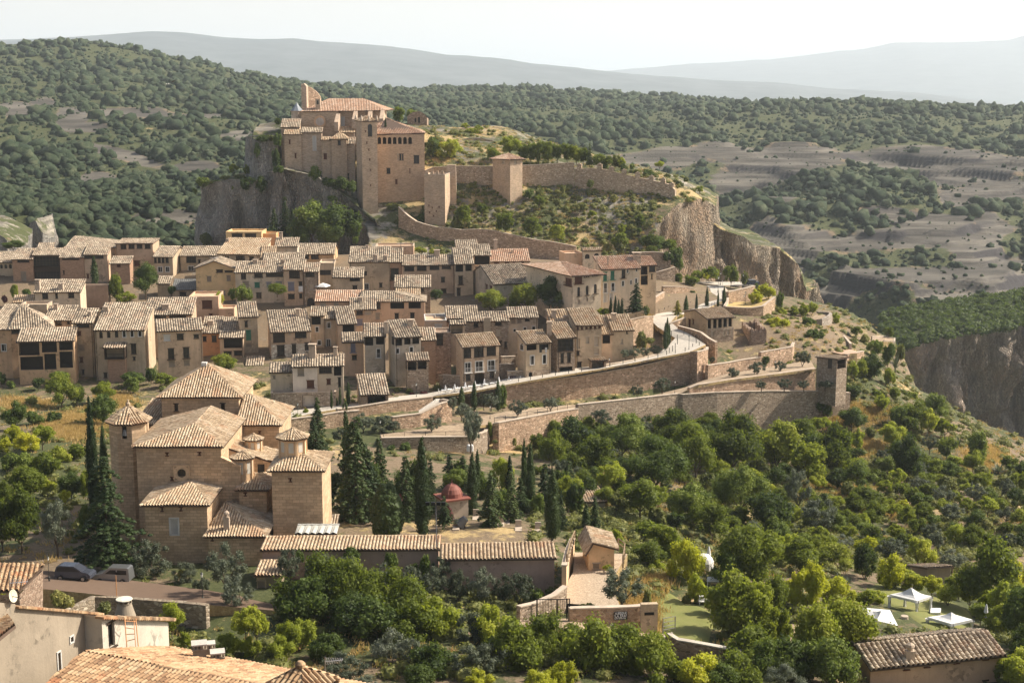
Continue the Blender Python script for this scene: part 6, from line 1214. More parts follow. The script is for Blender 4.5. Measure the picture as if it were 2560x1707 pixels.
# foreground ground strips
ribbon('road', [('L', -200, 700, 141), ('L', 400, 680, 141.5), ('L', 800, 720, 141), ('L', 1200, 765, 140.5), ('L', 1900, 825, 138), ('J', 200, 880, 137), ('J', 900, 960, 136)], [('L', -200, 480, 152), ('L', 400, 510, 152), ('L', 800, 540, 151.5), ('L', 1200, 600, 149), ('L', 1900, 690, 144.5), ('J', 200, 800, 142), ('J', 900, 880, 140)], plain('shaded_earth', (.15, .1, .068), .95), lift=.02, skirt=3)  # the shade over this road is put into its darker earth colour
ribbon('gravel_yard', [('E', 500, 815, 146), ('E', 510, 620, 152), ('E', 560, 530, 155.5), ('E', 575, 345, 163)], [('E', 1000, 850, 145), ('E', 900, 640, 151), ('E', 960, 530, 155), ('E', 1060, 360, 162.5)], gravel, lift=.06, skirt=3)
wallrun('yard_wall', 'tall tapering ochre wall with timber rail along the left side of the gravel yard', [('E', 500, 470, 800, 146.5), ('E', 505, 440, 640, 150), ('E', 530, 330, 560, 156), ('E', 575, 220, 430, 163)], .5, Chp, COP, ext=1)
wallrun('yard_wall', 'low stone wall curving down to the iron gate', [('E', 75, 850, 1000, 139), ('E', 230, 815, 960, 141), ('E', 400, 740, 860, 144), ('E', 505, 660, 815, 146)], .5, Rb, COP, ext=1)
wallrun('yard_wall', 'pinkish stone wall bearing painted white letters, beside the iron gate', [('E', 530, 868, 1000, 138), ('E', 700, 862, 1010, 138.5), ('E', 900, 858, 1040, 139), ('E', 1130, 850, 1070, 139.6), ('E', 1272, 835, 1080, 140)], .6, Rw, COP, ext=1)
wallrun('boundary_wall', 'dark sweeping boundary wall with pale tiled coping below the lawn', [('E', 1330, 1138, 1250, 132), ('E', 1405, 1140, 1300, 132), ('E', 1430, 1095, 1300, 131.5), ('E', 1460, 1120, 1310, 131.2), ('E', 1520, 1155, 1330, 131), ('E', 1640, 1175, 1350, 130.5), ('E', 1860, 1215, 1380, 130), ('E', 2100, 1262, 1420, 129)], .5, Rd, plaster((.4, .36, .3), .3), ext=2)
wallrun('rubble_wall', 'rough rubble wall holding up the road below the parked cars', [('L', 640, 870, 960, 133), ('L', 870, 752, 900, 137), ('L', 1060, 760, 980, 137.5), ('L', 1250, 775, 1050, 137), ('L', 1600, 800, 1100, 136), ('L', 1890, 830, 1150, 134.5)], .6, rubble((.3, .235, .165), (.2, .155, .11), 1.9, 'roughwall'), None)
ribbon('lane', [('E', -400, 1100, 133.5), ('E', 200, 1050, 134), ('E', 520, 1050, 134.5), ('E', 1100, 1120, 133), ('E', 1420, 1150, 132.6)], [('E', -400, 1000, 139), ('E', 60, 985, 139), ('E', 530, 950, 139.5), ('E', 1130, 1080, 138), ('E', 1400, 1095, 137)], dirt, lift=.05, skirt=3)
# buildings along the bottom edge
Wf = plaster((.29, .24, .18), .5); Wwt = plaster((.5, .45, .37), .35)
fo = dict(pitch=.3, row=.45, hgt=.2, sub=(0, .1, .2, .35, .5, .65, .8, .9), jit=.008)
fh = thing('house', 'rough grey rendered house wall with blue-framed slit window, bottom left corner', 'house', FP('L', 400, 1500, 74))
def frontwall(parent, f, pts, D, dl, dr, mat, depth=6, name='wall', holes=(), kinds=()):
 """wall polygon between D at the left and D at the right; pts = (u, v_top) list; reaches well below the frame"""
 u0, u1 = pts[0][0], pts[-1][0]; P0 = FP(f, u0, pts[0][1], dl); P1 = FP(f, u1, pts[-1][1], dr)
 e = Vector((P1.x-P0.x, P1.y-P0.y, 0)); L = e.length; e.normalize(); nn = Vector((e.y, -e.x, 0)); O = Vector((P0.x, P0.y, P0.z-24))
 def hit(u, v):
  uu, vv = fr(f, u, v); d = P(uu, vv, 10.0); s = nn.dot(O)/nn.dot(d); p = d*s; return ((p-O).dot(e), p.z-O.z)
 tp = [hit(*p) for p in pts]; m_ = MB()
 hh = []
 for h in holes: a, z1 = hit(h[0], h[1]); c, z0 = hit(h[2], h[3]); hh.append((min(a, c), z0, max(a, c), z1))
 hs = holewall(m_, O, e, L, tp, hh, .25)
 nin = Vector((-e.y, e.x, 0)); B = O+e*L
 holewall(m_, O+nin*depth, -nin, depth, tp[0][1], []); holewall(m_, B, nin, depth, tp[-1][1], [])
 m_.build(name, mat, parent)
 for h, k in zip(hs, kinds): window(parent, O, e, h, k, .25, wallm=mat)
 return O, e, nin, tp, L
O, e, nin, tp, L = frontwall(fh, 'L', [(-150, 790), (140, 815), (145, 850), (775, 905), (930, 915)], 74, 72, 82, Wf, 1.5, holes=[(522, 1265, 565, 1430), (640, 1120, 676, 1160)], kinds=['Wl', 'Wl'])
m_ = MB(); cpm = tiles('f')
a, b = O+e*tp[2][0]+Vector((0, 0, tp[2][1])), O+e*tp[-1][0]+Vector((0, 0, tp[-1][1])); n_ = 60
for i in range(n_):
 p = a.lerp(b, i/n_) - nin*.22; q = a.lerp(b, (i+.94)/n_) - nin*.22; mid = (p+q)/2; u = random.random()*50
 s = e*(q-p).length/2; r_ = nin*.42; up = Vector((0, 0, .1+random.random()*.03)); V = [mid-s, mid+s, mid+s+r_, mid-s+r_]
 m_.quads([tuple(x+up) for x in V]+[tuple(x) for x in V], [[0, 1, 2, 3], [4, 5, 1, 0], [5, 6, 2, 1], [7, 4, 0, 3]], UV=[(u+.5, u)]*8)
m_.build('tile_coping', cpm, fh)
rm = MB(); z = O+e*tp[1][0]+Vector((0, 0, tp[1][1]))
tileface(rm, [FP('L', -260, 1330, 66), FP('L', 140, 1010, 71), FP('L', 60, 940, 76), FP('L', -260, 1000, 76)], **{k: v for k, v in fo.items()}); rm.build('roof', [tiles('f'), SOFFIT], fh)
wh = thing('roof_room', 'white-walled roof room with a green-framed window and tiled coping, bottom left', 'roof room', FP('L', 1200, 1230, 80))
O, e, nin, tp, L = frontwall(wh, 'L', [(932, 930), (1545, 985)], 81, 80, 87, Wwt, 1.2, holes=[(990, 1008, 1060, 1190)], kinds=['d'])
m_ = MB(); a, b = O+e*-.2+Vector((0, 0, tp[0][1])), O+e*(L+.5)+Vector((0, 0, tp[-1][1])); n_ = 34
for i in range(n_):
 p = a.lerp(b, i/n_) - nin*.3; q = a.lerp(b, (i+.94)/n_) - nin*.3; mid = (p+q)/2; u = random.random()*50
 s = e*(q-p).length/2; r_ = nin*.6; up = Vector((0, 0, .09+random.random()*.03)); V = [mid-s, mid+s, mid+s+r_, mid-s+r_]
 m_.quads([tuple(x+up) for x in V]+[tuple(x-Vector((0, 0, .05))) for x in V], [[0, 1, 2, 3], [4, 5, 1, 0], [5, 6, 2, 1], [7, 4, 0, 3]], UV=[(u+.5, u)]*8)
m_.build('tile_coping', cpm, wh)
m_ = MB(); m_.poly([a+nin*.3, b+nin*.3, b+nin*1.2, a+nin*1.2]); m_.build('roof_slab', cpm, wh)
fl = thing('chimney', 'stout conical rendered chimney with a round flat cap, bottom left', 'chimney', FP('L', 1150, 930, 88))
m_ = MB(); q = FP('L', 1148, 930, 88); m_.lathe(q-Vector((0, 0, .6)), [(.74, 0), (.70, .6), (.46, 1.45), (.45, 1.5), (.5, 1.52), (.5, 1.58)], 24); m_.build('stack', Wf, fl)
m_ = MB(); m_.lathe(q+Vector((0, 0, .98)), [(.4, 0), (.4, .02)], 24)
for k in range(9):
 t = 2*math.pi*k/9; m_.box(q+Vector((.42*math.cos(t), .42*math.sin(t), .97)), .1, .12, .17, (math.cos(t), math.sin(t), 0))
m_.build('vent_blocks', Wf, fl)
m_ = MB(); m_.lathe(q+Vector((0, 0, 1.14)), [(.0, 0), (.52, 0), (.54, .03), (.52, .07), (0, .08)], 28); m_.build('cap', plaster((.6, .55, .46), .3), fl)
br = thing('house', 'large tiled roof with long mossy ridge along the bottom left edge', 'house', FP('L', 1400, 1500, 72))
rA = FP('L', 765, 1272, 76); rB = FP('J', 900, 1640, 71) ; rB = rA + (FP('L', 2300, 1548, 70.6) - rA)*1.5
el = FP('L', 300, 1660, 71.5); er = el + (rB-rA)
rm = MB(); tileface(rm, [el, er, rB, rA], **fo); ridgetiles(rm, rA, rB, .17)
fa = FP('L', 1540, 1215, 94); fb = fa + (rB-rA)*1.0; fa0 = rA + Vector((0, 0, 0));
fb = FP('J', 420, 1420, 86); fc = FP('J', 1060, 1575, 76.5)
tileface(rm, [fc, FP('L', 1560, 1222, 84), rA, rB], **fo)
rm.build('roof', [tiles('f'), SOFFIT], br)
m_ = MB(); bz = -44
for a, b in ((el, rA), (rA, FP('L', 1560, 1222, 84)), (FP('L', 1560, 1222, 84), fc), (fc, rB), (rB, er), (er, el)):
 m_.poly([(a.x, a.y, bz), (b.x, b.y, bz), b-Vector((0, 0, .3)), a-Vector((0, 0, .3))])
m_.build('wall', Wf, br)
hp = thing('roof_turret', 'small hipped tile roof with a round finial at the bottom edge', 'roof', FP('J', 420, 1500, 66))
ap = FP('J', 408, 1408, 68); c4 = [FP('J', 95, 1525, 65), FP('J', 430, 1640, 60), FP('J', 760, 1478, 67), FP('J', 440, 1425, 73)]
c4 = [ap+Vector((a, b, -.85)) for a, b in ((-1.9, -.5), (.3, -1.9), (1.9, .5), (-.3, 1.9))]; rm = MB()
for i in range(4): tileface(rm, [c4[i], c4[(i+1) % 4], ap], **fo); ridgetiles(rm, c4[i], ap, .12)
rm.build('roof', [tiles('f'), SOFFIT], hp); m_ = MB(); m_.lathe(ap-Vector((0, 0, .05)), [(.16, 0), (.27, .16), (.27, .3), (.14, .44), (0, .46)], 12); m_.build('finial', tiles('f'), hp)
m_ = MB(); c = sum(c4, Vector())/4
for i in range(4):
 a, b = c.lerp(c4[i], .8), c.lerp(c4[(i+1) % 4], .8); m_.poly([(a.x, a.y, c.z-9), (b.x, b.y, c.z-9), b, a])
m_.build('wall', plaster((.35, .2, .13)), hp)
def blockchim(label, f, u, v, D, w, h, dims=1):
 t = thing('chimney', label, 'chimney', FP(f, u, v, D)); q = FP(f, u, v, D); m_ = MB(); m_.box(q-Vector((0, 0, .8)), w, w*.85, h+.8, (1, .25, 0), taper=.94); m_.box(q+Vector((0, 0, h)), w*1.1, w, .07, (1, .25, 0)); m_.build('stack', Wf, t)
 m_ = MB()
 for sx in (-.42, -.14, .14, .42):
  for sy in (-.38, .38): m_.box(q+Vector((1, .25, 0)).normalized()*sx*w+Vector((-.25, 1, 0)).normalized()*sy*w+Vector((0, 0, h+.07)), .1, .1, .22, (1, .25, 0))
 m_.box(q+Vector((0, 0, h+.09)), w*.5, w*.5, .18, (1, .25, 0)); m_.build('vent_blocks', Wf, t)
 m_ = MB(); m_.box(q+Vector((0, 0, h+.29)), w*1.15, w*1.05, .08, (1, .25, 0)); m_.build('cap', plaster((.5, .46, .4), .3), t)
blockchim('square block chimney, left of the pair on the big pale roof', 'L', 1835, 1310, 80, .8, .6)
blockchim('square block chimney behind and right of its twin on the big pale roof', 'L', 1925, 1315, 81.5, .65, .65)
blockchim('lowest square chimney, barely rising from the big pale roof', 'L', 2000, 1315, 80, .75, .1)
ld = thing('ladder', 'rusty orange metal ladder leaning on the white-walled roof room', 'ladder', FP('L', 1225, 1225, 80)); m_ = MB()
tl, tr = FP('L', 1157, 925, 81.8), FP('L', 1258, 930, 82.4); bl, br_ = FP('L', 1182, 1232, 80.4), FP('L', 1288, 1232, 81)
for q in (tl, tr, bl, br_): q.y -= .3
ml = FP('L', 1230, 965, 81.4); mb_ = FP('L', 1248, 1205, 80.2)
m_.rod(bl, tl, .035); m_.rod(br_, tr, .035); m_.rod(mb_, ml, .025); m_.build('rails', plain('rusty_metal', (.55, .27, .12), .6), ld); m_ = MB()
for k in range(5): t = .1+.8*k/4; m_.rod(bl.lerp(tl, t), br_.lerp(tr, t) if k in (0, 4) else mb_.lerp(ml, t*.95), .025)
m_.build('rungs', plain('rusty_metal', (.55, .27, .12), .6), ld)
def antenna(label, f, u, v0, v1, D, vy, n=8, dx=1.5):
 t = thing('antenna', label, 'antenna', FP(f, u, v1, D)); a, b = FP(f, u, v1, D), FP(f, u, v0, D); m_ = MB(); m_.rod(a-Vector((0, 0, .6)), b, .03, .02); m_.build('mast', plain('grey_metal', (.35, .34, .32), .4, .6), t)
 y0 = FP(f, u, vy, D); m_ = MB(); m_.rod(y0, y0+Vector((dx, .2, .02)), .02)
 for k in range(n): q = y0.lerp(y0+Vector((dx, .2, .02)), (k+.5)/n); m_.rod(q-Vector((.05, .02, .22-.012*k)), q+Vector((.05, .02, .22-.012*k)), .012)
 m_.build('boom', plain('white_metal', (.7, .7, .7), .4, .3), t)
antenna('television antenna on a mast above the bottom left house', 'L', 85, 520, 835, 74, 625, 8, .95)
antenna('television antenna among the olive trees by the hipped turret roof', 'J', 635, 1300, 1430, 74, 1345, 10, .95)
sd = thing('satellite_dish', 'pale satellite dish mounted beside the antenna mast, bottom left', 'satellite dish', FP('L', 120, 740, 74)); q = FP('L', 122, 742, 74)
m_ = MB(); dv = Vector((.93, -.25, .25)).normalized(); s1 = dv.orthogonal().normalized(); s2 = dv.cross(s1); V = [tuple(q-dv*.06)]
for j in (1, 2, 3):
 for k in range(16): t = 2*math.pi*k/16; V.append(tuple(q + (s1*math.cos(t)+s2*math.sin(t))*(.36*j/3) + dv*(.06*(j/3)**2-.06)))
m_.quads(V, [[0, 1+k, 1+(k+1) % 16] for k in range(16)]); m_.quads(V, [[1+j*16+k, 17+j*16+k, 17+j*16+(k+1) % 16, 1+j*16+(k+1) % 16] for j in range(2) for k in range(16)])
m_.build('reflector', plain('dish_cream', (.62, .55, .42), .5), sd); m_ = MB(); m_.rod(q-dv*.1, q+dv*.5-Vector((0, 0, .2)), .02); m_.rod(q-dv*.1, FP('L', 88, 790, 74), .03); m_.build('arm', SHUT['k'], sd)
sh = thing('shed', 'red-brown tiled shed with an open dark doorway at the left edge, by the parked cars', 'shed', FP('L', 200, 800, 128))
a, b, r1, r0 = FP('L', -260, 705, 123), FP('L', 178, 700, 124), FP('L', 408, 462, 131), FP('L', -200, 442, 130)
rm = MB(); tileface(rm, [a, b, r1, r0], .42, .42, sub=ko['sub']); ridgetiles(rm, r0, r1); rm.build('roof', [tiles('f'), SOFFIT], sh)
m_ = MB(); zb_ = a.z-6; g = (r1-b)*.93+b; up = Vector((0, 0, .3)); m_.poly([(b.x-.3, b.y+.3, zb_), (g.x-.3, g.y, zb_), g-up, b-up]); m_.poly([(a.x, a.y+.4, zb_), (b.x-.3, b.y+.4, zb_), b-up, a-up]); m_.build('wall', Rd, sh)
m_ = MB(); p, q = b.lerp(g, .2), b.lerp(g, .8); o1 = Vector((.1-.3, -.12, 0)); m_.poly([Vector((p.x, p.y, p.z-4))+o1, Vector((q.x, q.y, q.z-5))+o1, Vector((q.x, q.y, q.z-1.8))+o1, Vector((p.x, p.y, p.z-1.2))+o1]); m_.build('door', GLASS, sh)
bn = thing('barn', 'long barn with striped tile roof and row of small square windows, bottom right', 'barn', FP('G', 1500, 1450, 135))
volume(bn, 'G', 945, 2148, 1128, 1392, 1640, 128, 14, 'gable', plaster((.42, .29, .2), .5), 'v', [(1250, 1372, 1294, 1415, 'r'), (1440, 1345, 1482, 1390, 'r'), (1712, 1312, 1752, 1355, 'r'), (1978, 1275, 2018, 1322, 'r'), (1975, 1525, 2015, 1560, 'd')], pitch=.52, row=.5, eave=.5, hgt=.2, sub=ko['sub'], jit=.015, chim=[(1300, 1330, .9, 1.0, 1)])
vs = thing('field_shed', 'dark open-sided field shed among the trees above the lone white gazebo', 'shed', FP('G', 1600, 620, 180))
volume(vs, 'G', 1465, 1680, 455, 485, 640, 180, 10, 'shed', plaster((.25, .2, .15)), 'c', [], w=5, tan=.12, pitch=.4)
hb = thing('hut', 'small house with pale tiled roof half hidden among the cemetery cypresses', 'hut', FP('W', 1400, 1400, 205))
volume(hb, 'W', 1235, 1520, 1218, 1300, 1460, 200, 6, 'gable', Wl, 'c', [], w=7, pitch=.4, row=.45)
# trees
def leafcloud(mb, C, Rr, n, size, shell=(.72, 1.06), flat=1.0, asp=1.0, upbias=.15, mi=0, rndo=.75):
 """n leaf quads spread over the shells of clumps C (k,3) with radii Rr (k,) ; flat squashes z"""
 k = len(C); w = Rr**2; idx = rng.choice(k, n, p=w/w.sum())
 d = rng.normal(size=(n, 3)); d /= np.linalg.norm(d, axis=1)[:, None]
 r = rng.uniform(shell[0], shell[1], n)*Rr[idx]
 bump_ = 1 + .16*np.sin(d[:, 0]*7+idx)*np.sin(d[:, 1]*6+idx*2)*np.sin(d[:, 2]*8)
 p = C[idx] + d*(r*bump_)[:, None]*np.array([1, 1, flat])
 nr = d + rng.normal(size=(n, 3))*rndo + np.array([0, 0, upbias]); nr /= np.linalg.norm(nr, axis=1)[:, None]
 a = np.cross(nr, rng.normal(size=(n, 3))); a /= np.linalg.norm(a, axis=1)[:, None]; b = np.cross(nr, a)
 s = size*rng.uniform(.6, 1.3, n)[:, None]
 V = np.stack([p-a*s*asp*.5-b*s*.5, p+a*s*asp*.5-b*s*.35, p+a*s*asp*.45+b*s*.5, p-a*s*asp*.35+b*s*.45], 1).reshape(-1, 3)
 mb.quads(V, np.arange(4*n).reshape(-1, 4), mi=mi)
ICO_V = None
def ico():
 global ICO_V, ICO_F
 if ICO_V is None:
  import bmesh
  bm = bmesh.new(); bmesh.ops.create_icosphere(bm, subdivisions=2, radius=1); ICO_V = np.array([v.co[:] for v in bm.verts]); ICO_F = np.array([[v.index for v in f.verts] for f in bm.faces]); bm.free()
 return ICO_V, ICO_F
def blobs(mb, C, Rr, k=.75, flat=1.0, mi=0):  # solid cores added inside the leaf clumps to block light and view
 V, Fc = ico(); n = len(V)
 for c, r in zip(C, Rr):
  q = V*(1+.2*rng.normal(size=(n, 1)).clip(-1, 1)*.6)*r*k*np.array([1, 1, flat]) + c; mb.quads(q, Fc, mi=mi)
LM = {'green': leafmat('leaf_green', (.035, .06, .01), (.175, .215, .03), (.4, .41, .05), trans=.5),
      'dark': leafmat('leaf_dark', (.018, .037, .01), (.11, .155, .03), (.26, .3, .05), trans=.4),
      'lime': leafmat('leaf_lime', (.1, .13, .015), (.31, .35, .045), (.48, .47, .07), trans=.5),
      'yellow': leafmat('leaf_yellow', (.24, .26, .02), (.44, .45, .045), (.62, .56, .06), trans=.5),
      'olive': leafmat('leaf_olive', (.045, .06, .035), (.13, .15, .1), (.2, .22, .16), trans=.2),
      'cyp': leafmat('leaf_cypress', (.012, .028, .008), (.045, .07, .015), None, trans=.15),
      'cedar': leafmat('leaf_cedar', (.014, .034, .01), (.06, .09, .024), (.13, .17, .045), trans=.2),
      'gold': leafmat('leaf_golden', (.12, .13, .02), (.38, .33, .05), None, trans=.2),
      'scrub': leafmat('leaf_scrub', (.05, .07, .018), (.19, .2, .06), (.34, .3, .09), trans=.35),
      'red': leafmat('leaf_red', (.05, .02, .02), (.16, .045, .05), None, trans=.2)}
BARK = plain('bark', (.11, .08, .055), .95)
def limbs(mb, h, top, r, n=5):
 mb.rod((0, 0, -.06), (0, 0, h*.55), r, r*.75, 8)
 for k in range(n):
  t = 2*math.pi*k/n + random.random(); e = Vector((math.cos(t)*.24, math.sin(t)*.24, h + (top-h)*random.uniform(.25, .6)))
  m = Vector((e.x*.35, e.y*.35, h*.9)); mb.rod((0, 0, h*.5), m, r*.6, r*.42, 6); mb.rod(m, e, r*.42, r*.14, 6)
def proto(kind, detail, seed):
 """unit-height crown and trunk meshes (height 1, natural width)"""
 global rng
 rng = np.random.default_rng(seed); random.seed(seed); mb = MB(); tb = MB()
 if kind in ('broad', 'airy'):
  n = int(26 if kind == 'broad' else 22); C = []; Rr = []
  while len(C) < n:
   p = rng.uniform(-1, 1, 3)
   if np.linalg.norm(p) > 1: continue
   z = .58 + p[2]*.34; w = .40*(1-.25*max(0, p[2])); C.append((p[0]*w, p[1]*w, z)); Rr.append(rng.uniform(.1, .17) if kind == 'broad' else rng.uniform(.075, .13))
  C, Rr = np.array(C), np.array(Rr); nl = int(5200*detail)
  leafcloud(mb, C, Rr, nl, .030/math.sqrt(detail)*1.2, rndo=.6, shell=(.6, 1.2)); leafcloud(mb, C, Rr*1.35, nl//8, .028/math.sqrt(detail), shell=(.85, 1.2))
  blobs(mb, C, Rr, .68 if kind == 'broad' else .45); limbs(tb, .26, .8, .022)
 elif kind == 'olive':
  C = []; Rr = []
  while len(C) < 34:
   p = rng.uniform(-1, 1, 3)
   if np.linalg.norm(p) > 1: continue
   C.append((p[0]*.44, p[1]*.44, .6+p[2]*.32)); Rr.append(rng.uniform(.06, .12))
  C, Rr = np.array(C), np.array(Rr); leafcloud(mb, C, Rr, int(5600*detail), .034/math.sqrt(detail), asp=.42, shell=(.5, 1.25), rndo=.9); blobs(mb, C, Rr, .55); limbs(tb, .3, .8, .035, 4)
 elif kind == 'cyp':
  zs = np.linspace(.05, .97, 46); r = .085*np.sin(np.clip((zs-.0)/.98, 0, 1)**.62*math.pi)**.75+.008
  th = rng.uniform(0, 6.28, len(zs)); C = np.c_[np.cos(th)*r*.35, np.sin(th)*r*.35, zs]
  leafcloud(mb, C, r*.8+.006, int(4200*detail), .02/math.sqrt(detail), flat=1.6, asp=.5, shell=(.8, 1.15)); blobs(mb, C, r*.75+.004, .8, 1.5); tb.rod((0, 0, -.04), (0, 0, .5), .014, .008, 6)
 elif kind == 'round':
  zs = np.linspace(.06, .93, 40); C = []; Rr = []
  for z in zs:
   rr = .3*math.sin(min(1, (z+.12)/1.1)**.9*math.pi)**.6
   for k in range(4): t = rng.uniform(0, 6.28); C.append((math.cos(t)*rr*.72, math.sin(t)*rr*.72, z)); Rr.append(rng.uniform(.055, .085))
  C, Rr = np.array(C), np.array(Rr); leafcloud(mb, C, Rr, int(8000*detail), .022/math.sqrt(detail), flat=1.2); blobs(mb, C, Rr, .85, 1.2)
  blobs(mb, np.array([[0, 0, .35], [0, 0, .6]]), np.array([.26, .24]), 1.0); tb.rod((0, 0, -.04), (0, 0, .4), .02, .012, 6)
 elif kind in ('cedar', 'conifer'):
  C = []; Rr = []; nt_ = 15
  for i in range(nt_):
   z = .1 + .84*i/(nt_-1) + rng.uniform(-.02, .02); rr = (.33 if kind == 'cedar' else .22)*(1-((z-.08)/.95)**1.25)+.02
   nb_ = max(3, int(9*(1-z)+3))
   for k in range(nb_):
    t = 2*math.pi*(k+rng.uniform(-.3, .3))/nb_ + i*1.3; q = rr*rng.uniform(.5, 1.25)*(1+.25*math.sin(t*2+z*9)); zo = rng.uniform(-.035, .035)
    for s in (.35, .62, .88, 1.05):
     C.append((math.cos(t)*q*s, math.sin(t)*q*s, z + zo - .06*s*s + rng.uniform(-.012, .012))); Rr.append((.055 if kind == 'cedar' else .045)*(1.05-.45*s)*(1.2-z*.5))
    tb.rod((0, 0, z), (math.cos(t)*q*.8, math.sin(t)*q*.8, z-.03), .005, .002, 4)
  C, Rr = np.array(C), np.array(Rr); leafcloud(mb, C, Rr*1.25, int(8000*detail), .024/math.sqrt(detail), flat=.42, asp=.45, shell=(.3, 1.15), upbias=.6); blobs(mb, C, Rr, .8, .4)
  tb.rod((0, 0, -.04), (0, 0, .93), .02, .004, 8)
 elif kind == 'bush':
  C = []; Rr = []
  for k in range(11):
   t = rng.uniform(0, 6.28); q = rng.uniform(0, .42); C.append((math.cos(t)*q, math.sin(t)*q, rng.uniform(.2, .68)*(1-q*.6))); Rr.append(rng.uniform(.2, .32))
  C, Rr = np.array(C), np.array(Rr); leafcloud(mb, C, Rr, int(1500*detail), .085/math.sqrt(detail), rndo=.6); blobs(mb, C, Rr, .78); tb.rod((0, 0, -.1), (0, 0, .4), .03, .01, 5)
 elif kind == 'agave':
  for k in range(26):
   t = 2*math.pi*k*.382; el = .25+.9*(k/26); L = .55+.25*rng.random(); d = Vector((math.cos(t)*math.cos(el), math.sin(t)*math.cos(el), math.sin(el))); s = Vector((-math.sin(t), math.cos(t), 0))*.05
   a, m_, e = Vector((0, 0, .05)), d*L*.55+Vector((0, 0, .04)), d*L; up = s.cross(d)*.25
   mb.quads([tuple(x) for x in (a-s, a+s, m_+s*1.1, m_-s*1.1, e)], [[0, 1, 2, 3]]); mb.quads([tuple(x) for x in (m_-s*1.1, m_+s*1.1, e)], [[0, 1, 2]])
  tb.rod((0, 0, -.1), (0, 0, .1), .08, .05, 6)
 c = mb.build('crown', LM['green'], None); t = tb.build('trunk', BARK, None)
 cm, tm = c.data, t.data
 bpy.data.objects.remove(c); bpy.data.objects.remove(t)
 return cm, tm
PROTO = {}
def getproto(kind, detail, var, leaf):
 k = (kind, detail, var)
 if k not in PROTO: PROTO[k] = proto(kind, detail, 100+len(PROTO)*7)
 k2 = k+(leaf,)
 if k2 not in PROTO:
  cm, tm = PROTO[k]; cc = cm.copy(); cc.materials.clear(); cc.materials.append(LM[leaf]); PROTO[k2] = (cc, tm)
 return PROTO[k2]
WIDTH = {'broad': .98, 'airy': .95, 'olive': 1.0, 'cyp': .2, 'round': .62, 'cedar': .72, 'conifer': .5, 'bush': 1.3, 'agave': 1.3}
TREES = []
SPEC = {  # kind letter: prototype, leaf, object name, category, words
 'g': ('broad', 'green', 'leafy_tree', 'tree', 'mid green leafy tree'), 'k': ('broad', 'dark', 'dark_leafy_tree', 'tree', 'dark green dense tree'), 'l': ('airy', 'lime', 'light_leafy_tree', 'tree', 'light green airy tree'),  # plain leafy trees in three tones, their species unidentified
 'y': ('airy', 'yellow', 'yellow_tree', 'tree', 'bright yellow-green tree'), 'o': ('olive', 'olive', 'olive_tree', 'olive tree', 'grey-green olive tree'), 'c': ('cyp', 'cyp', 'cypress_tree', 'cypress', 'slim dark cypress'),
 'r': ('round', 'cyp', 'clipped_conifer', 'conifer', 'broad rounded dark conifer'), 'd': ('cedar', 'cedar', 'cedar_tree', 'cedar', 'dark spreading cedar'), 'n': ('conifer', 'cedar', 'conifer_tree', 'conifer', 'dark pointed conifer'),
 'Y': ('conifer', 'gold', 'golden_conifer', 'conifer', 'golden conical conifer'), 'b': ('bush', 'green', 'green_bush', 'bush', 'rounded green bush'), 's': ('bush', 'scrub', 'scrub_bush', 'bush', 'dull scrubby bush'),
 'B': ('bush', 'dark', 'dark_bush', 'bush', 'dark green bush'), 'L': ('bush', 'lime', 'pale_bush', 'bush', 'light green bush'), 'a': ('agave', 'olive', 'agave_plant', 'agave', 'spiky blue-grey agave'), 'R': ('bush', 'red', 'red_shrub', 'bush', 'dark red leafy shrub')}
def raycast(u, v, fn, y0=60., y1=520., margin=0):
 m = m_of(v)
 ys = np.linspace(y0, y1, 400); z = ys*m; x = (u-1280)/F*(ys*CT - z*ST)
 g = fn(x, ys); d = z-g
 k = np.where((d[:-1] > 0) & (d[1:] <= 0))[0]
 return float(ys[k[0]]) if len(k) else None
def tree(f, u, vt, vb, w, kind, D=None, label=None, fn=None, det=None):
 uu, v1 = fr(f, u, vt); _, v0 = fr(f, u, vb); s = FR[f][2]
 if D is None: D = raycast(uu, v0, fn or ground)
 if D is None: print('tree miss', f, u, vb); return
 p = P(uu, v0, D); h = (P(uu, v1, D).z - p.z); t_ = D*CT - p.z*ST; wm = w*s/F*t_
 if kind in 'gkly' and f in 'EGJZ': wm *= 1.18; h *= 1.1
 if f == 'S' and w > 95: wm *= .84; h *= .86
 TREES.append([uu, (v1+v0)/2, v0, D, p, max(.3, h), wm, kind, label, w*s, det])
X_ = ('X')
FR['X'] = (0, 900, 360/1045.)
T = tree
for a in [(450, 110, 350, 250, 'g'), (560, 180, 330, 150, 'g'), (110, 300, 500, 200, 'k'), (750, 148, 310, 190, 'l'), (750, 250, 480, 240, 'k'), (100, 455, 640, 170, 'y'), (205, 520, 690, 200, 'y'), (45, 555, 690, 130, 'y'), (310, 460, 640, 220, 'l'),
          (280, 120, 215, 110, 'k'), (20, 80, 190, 80, 'k'), (80, 140, 200, 80, 'B'), (60, 640, 790, 170, 'B'), (190, 650, 790, 180, 'B'), (310, 640, 780, 190, 'b'), (440, 600, 740, 190, 'b'), (560, 590, 710, 190, 'b'), (250, 350, 470, 160, 'B'), (380, 345, 450, 140, 'B'),
          (210, 770, 1010, 270, 'g'), (520, 800, 1010, 240, 'k'), (350, 850, 1000, 130, 'l'), (475, 935, 1060, 110, 'y'), (40, 870, 1050, 160, 'g'), (160, 970, 1390, 330, 'g'), (20, 1000, 1390, 240, 'g'), (420, 1010, 1420, 260, 'o'), (620, 790, 1020, 90, 'g'), (360, 680, 830, 170, 'b'),
          (560, 160, 210, 120, 's'), (240, 225, 330, 140, 's'), (640, 1040, 1280, 150, 'k')]: T('X', *a)
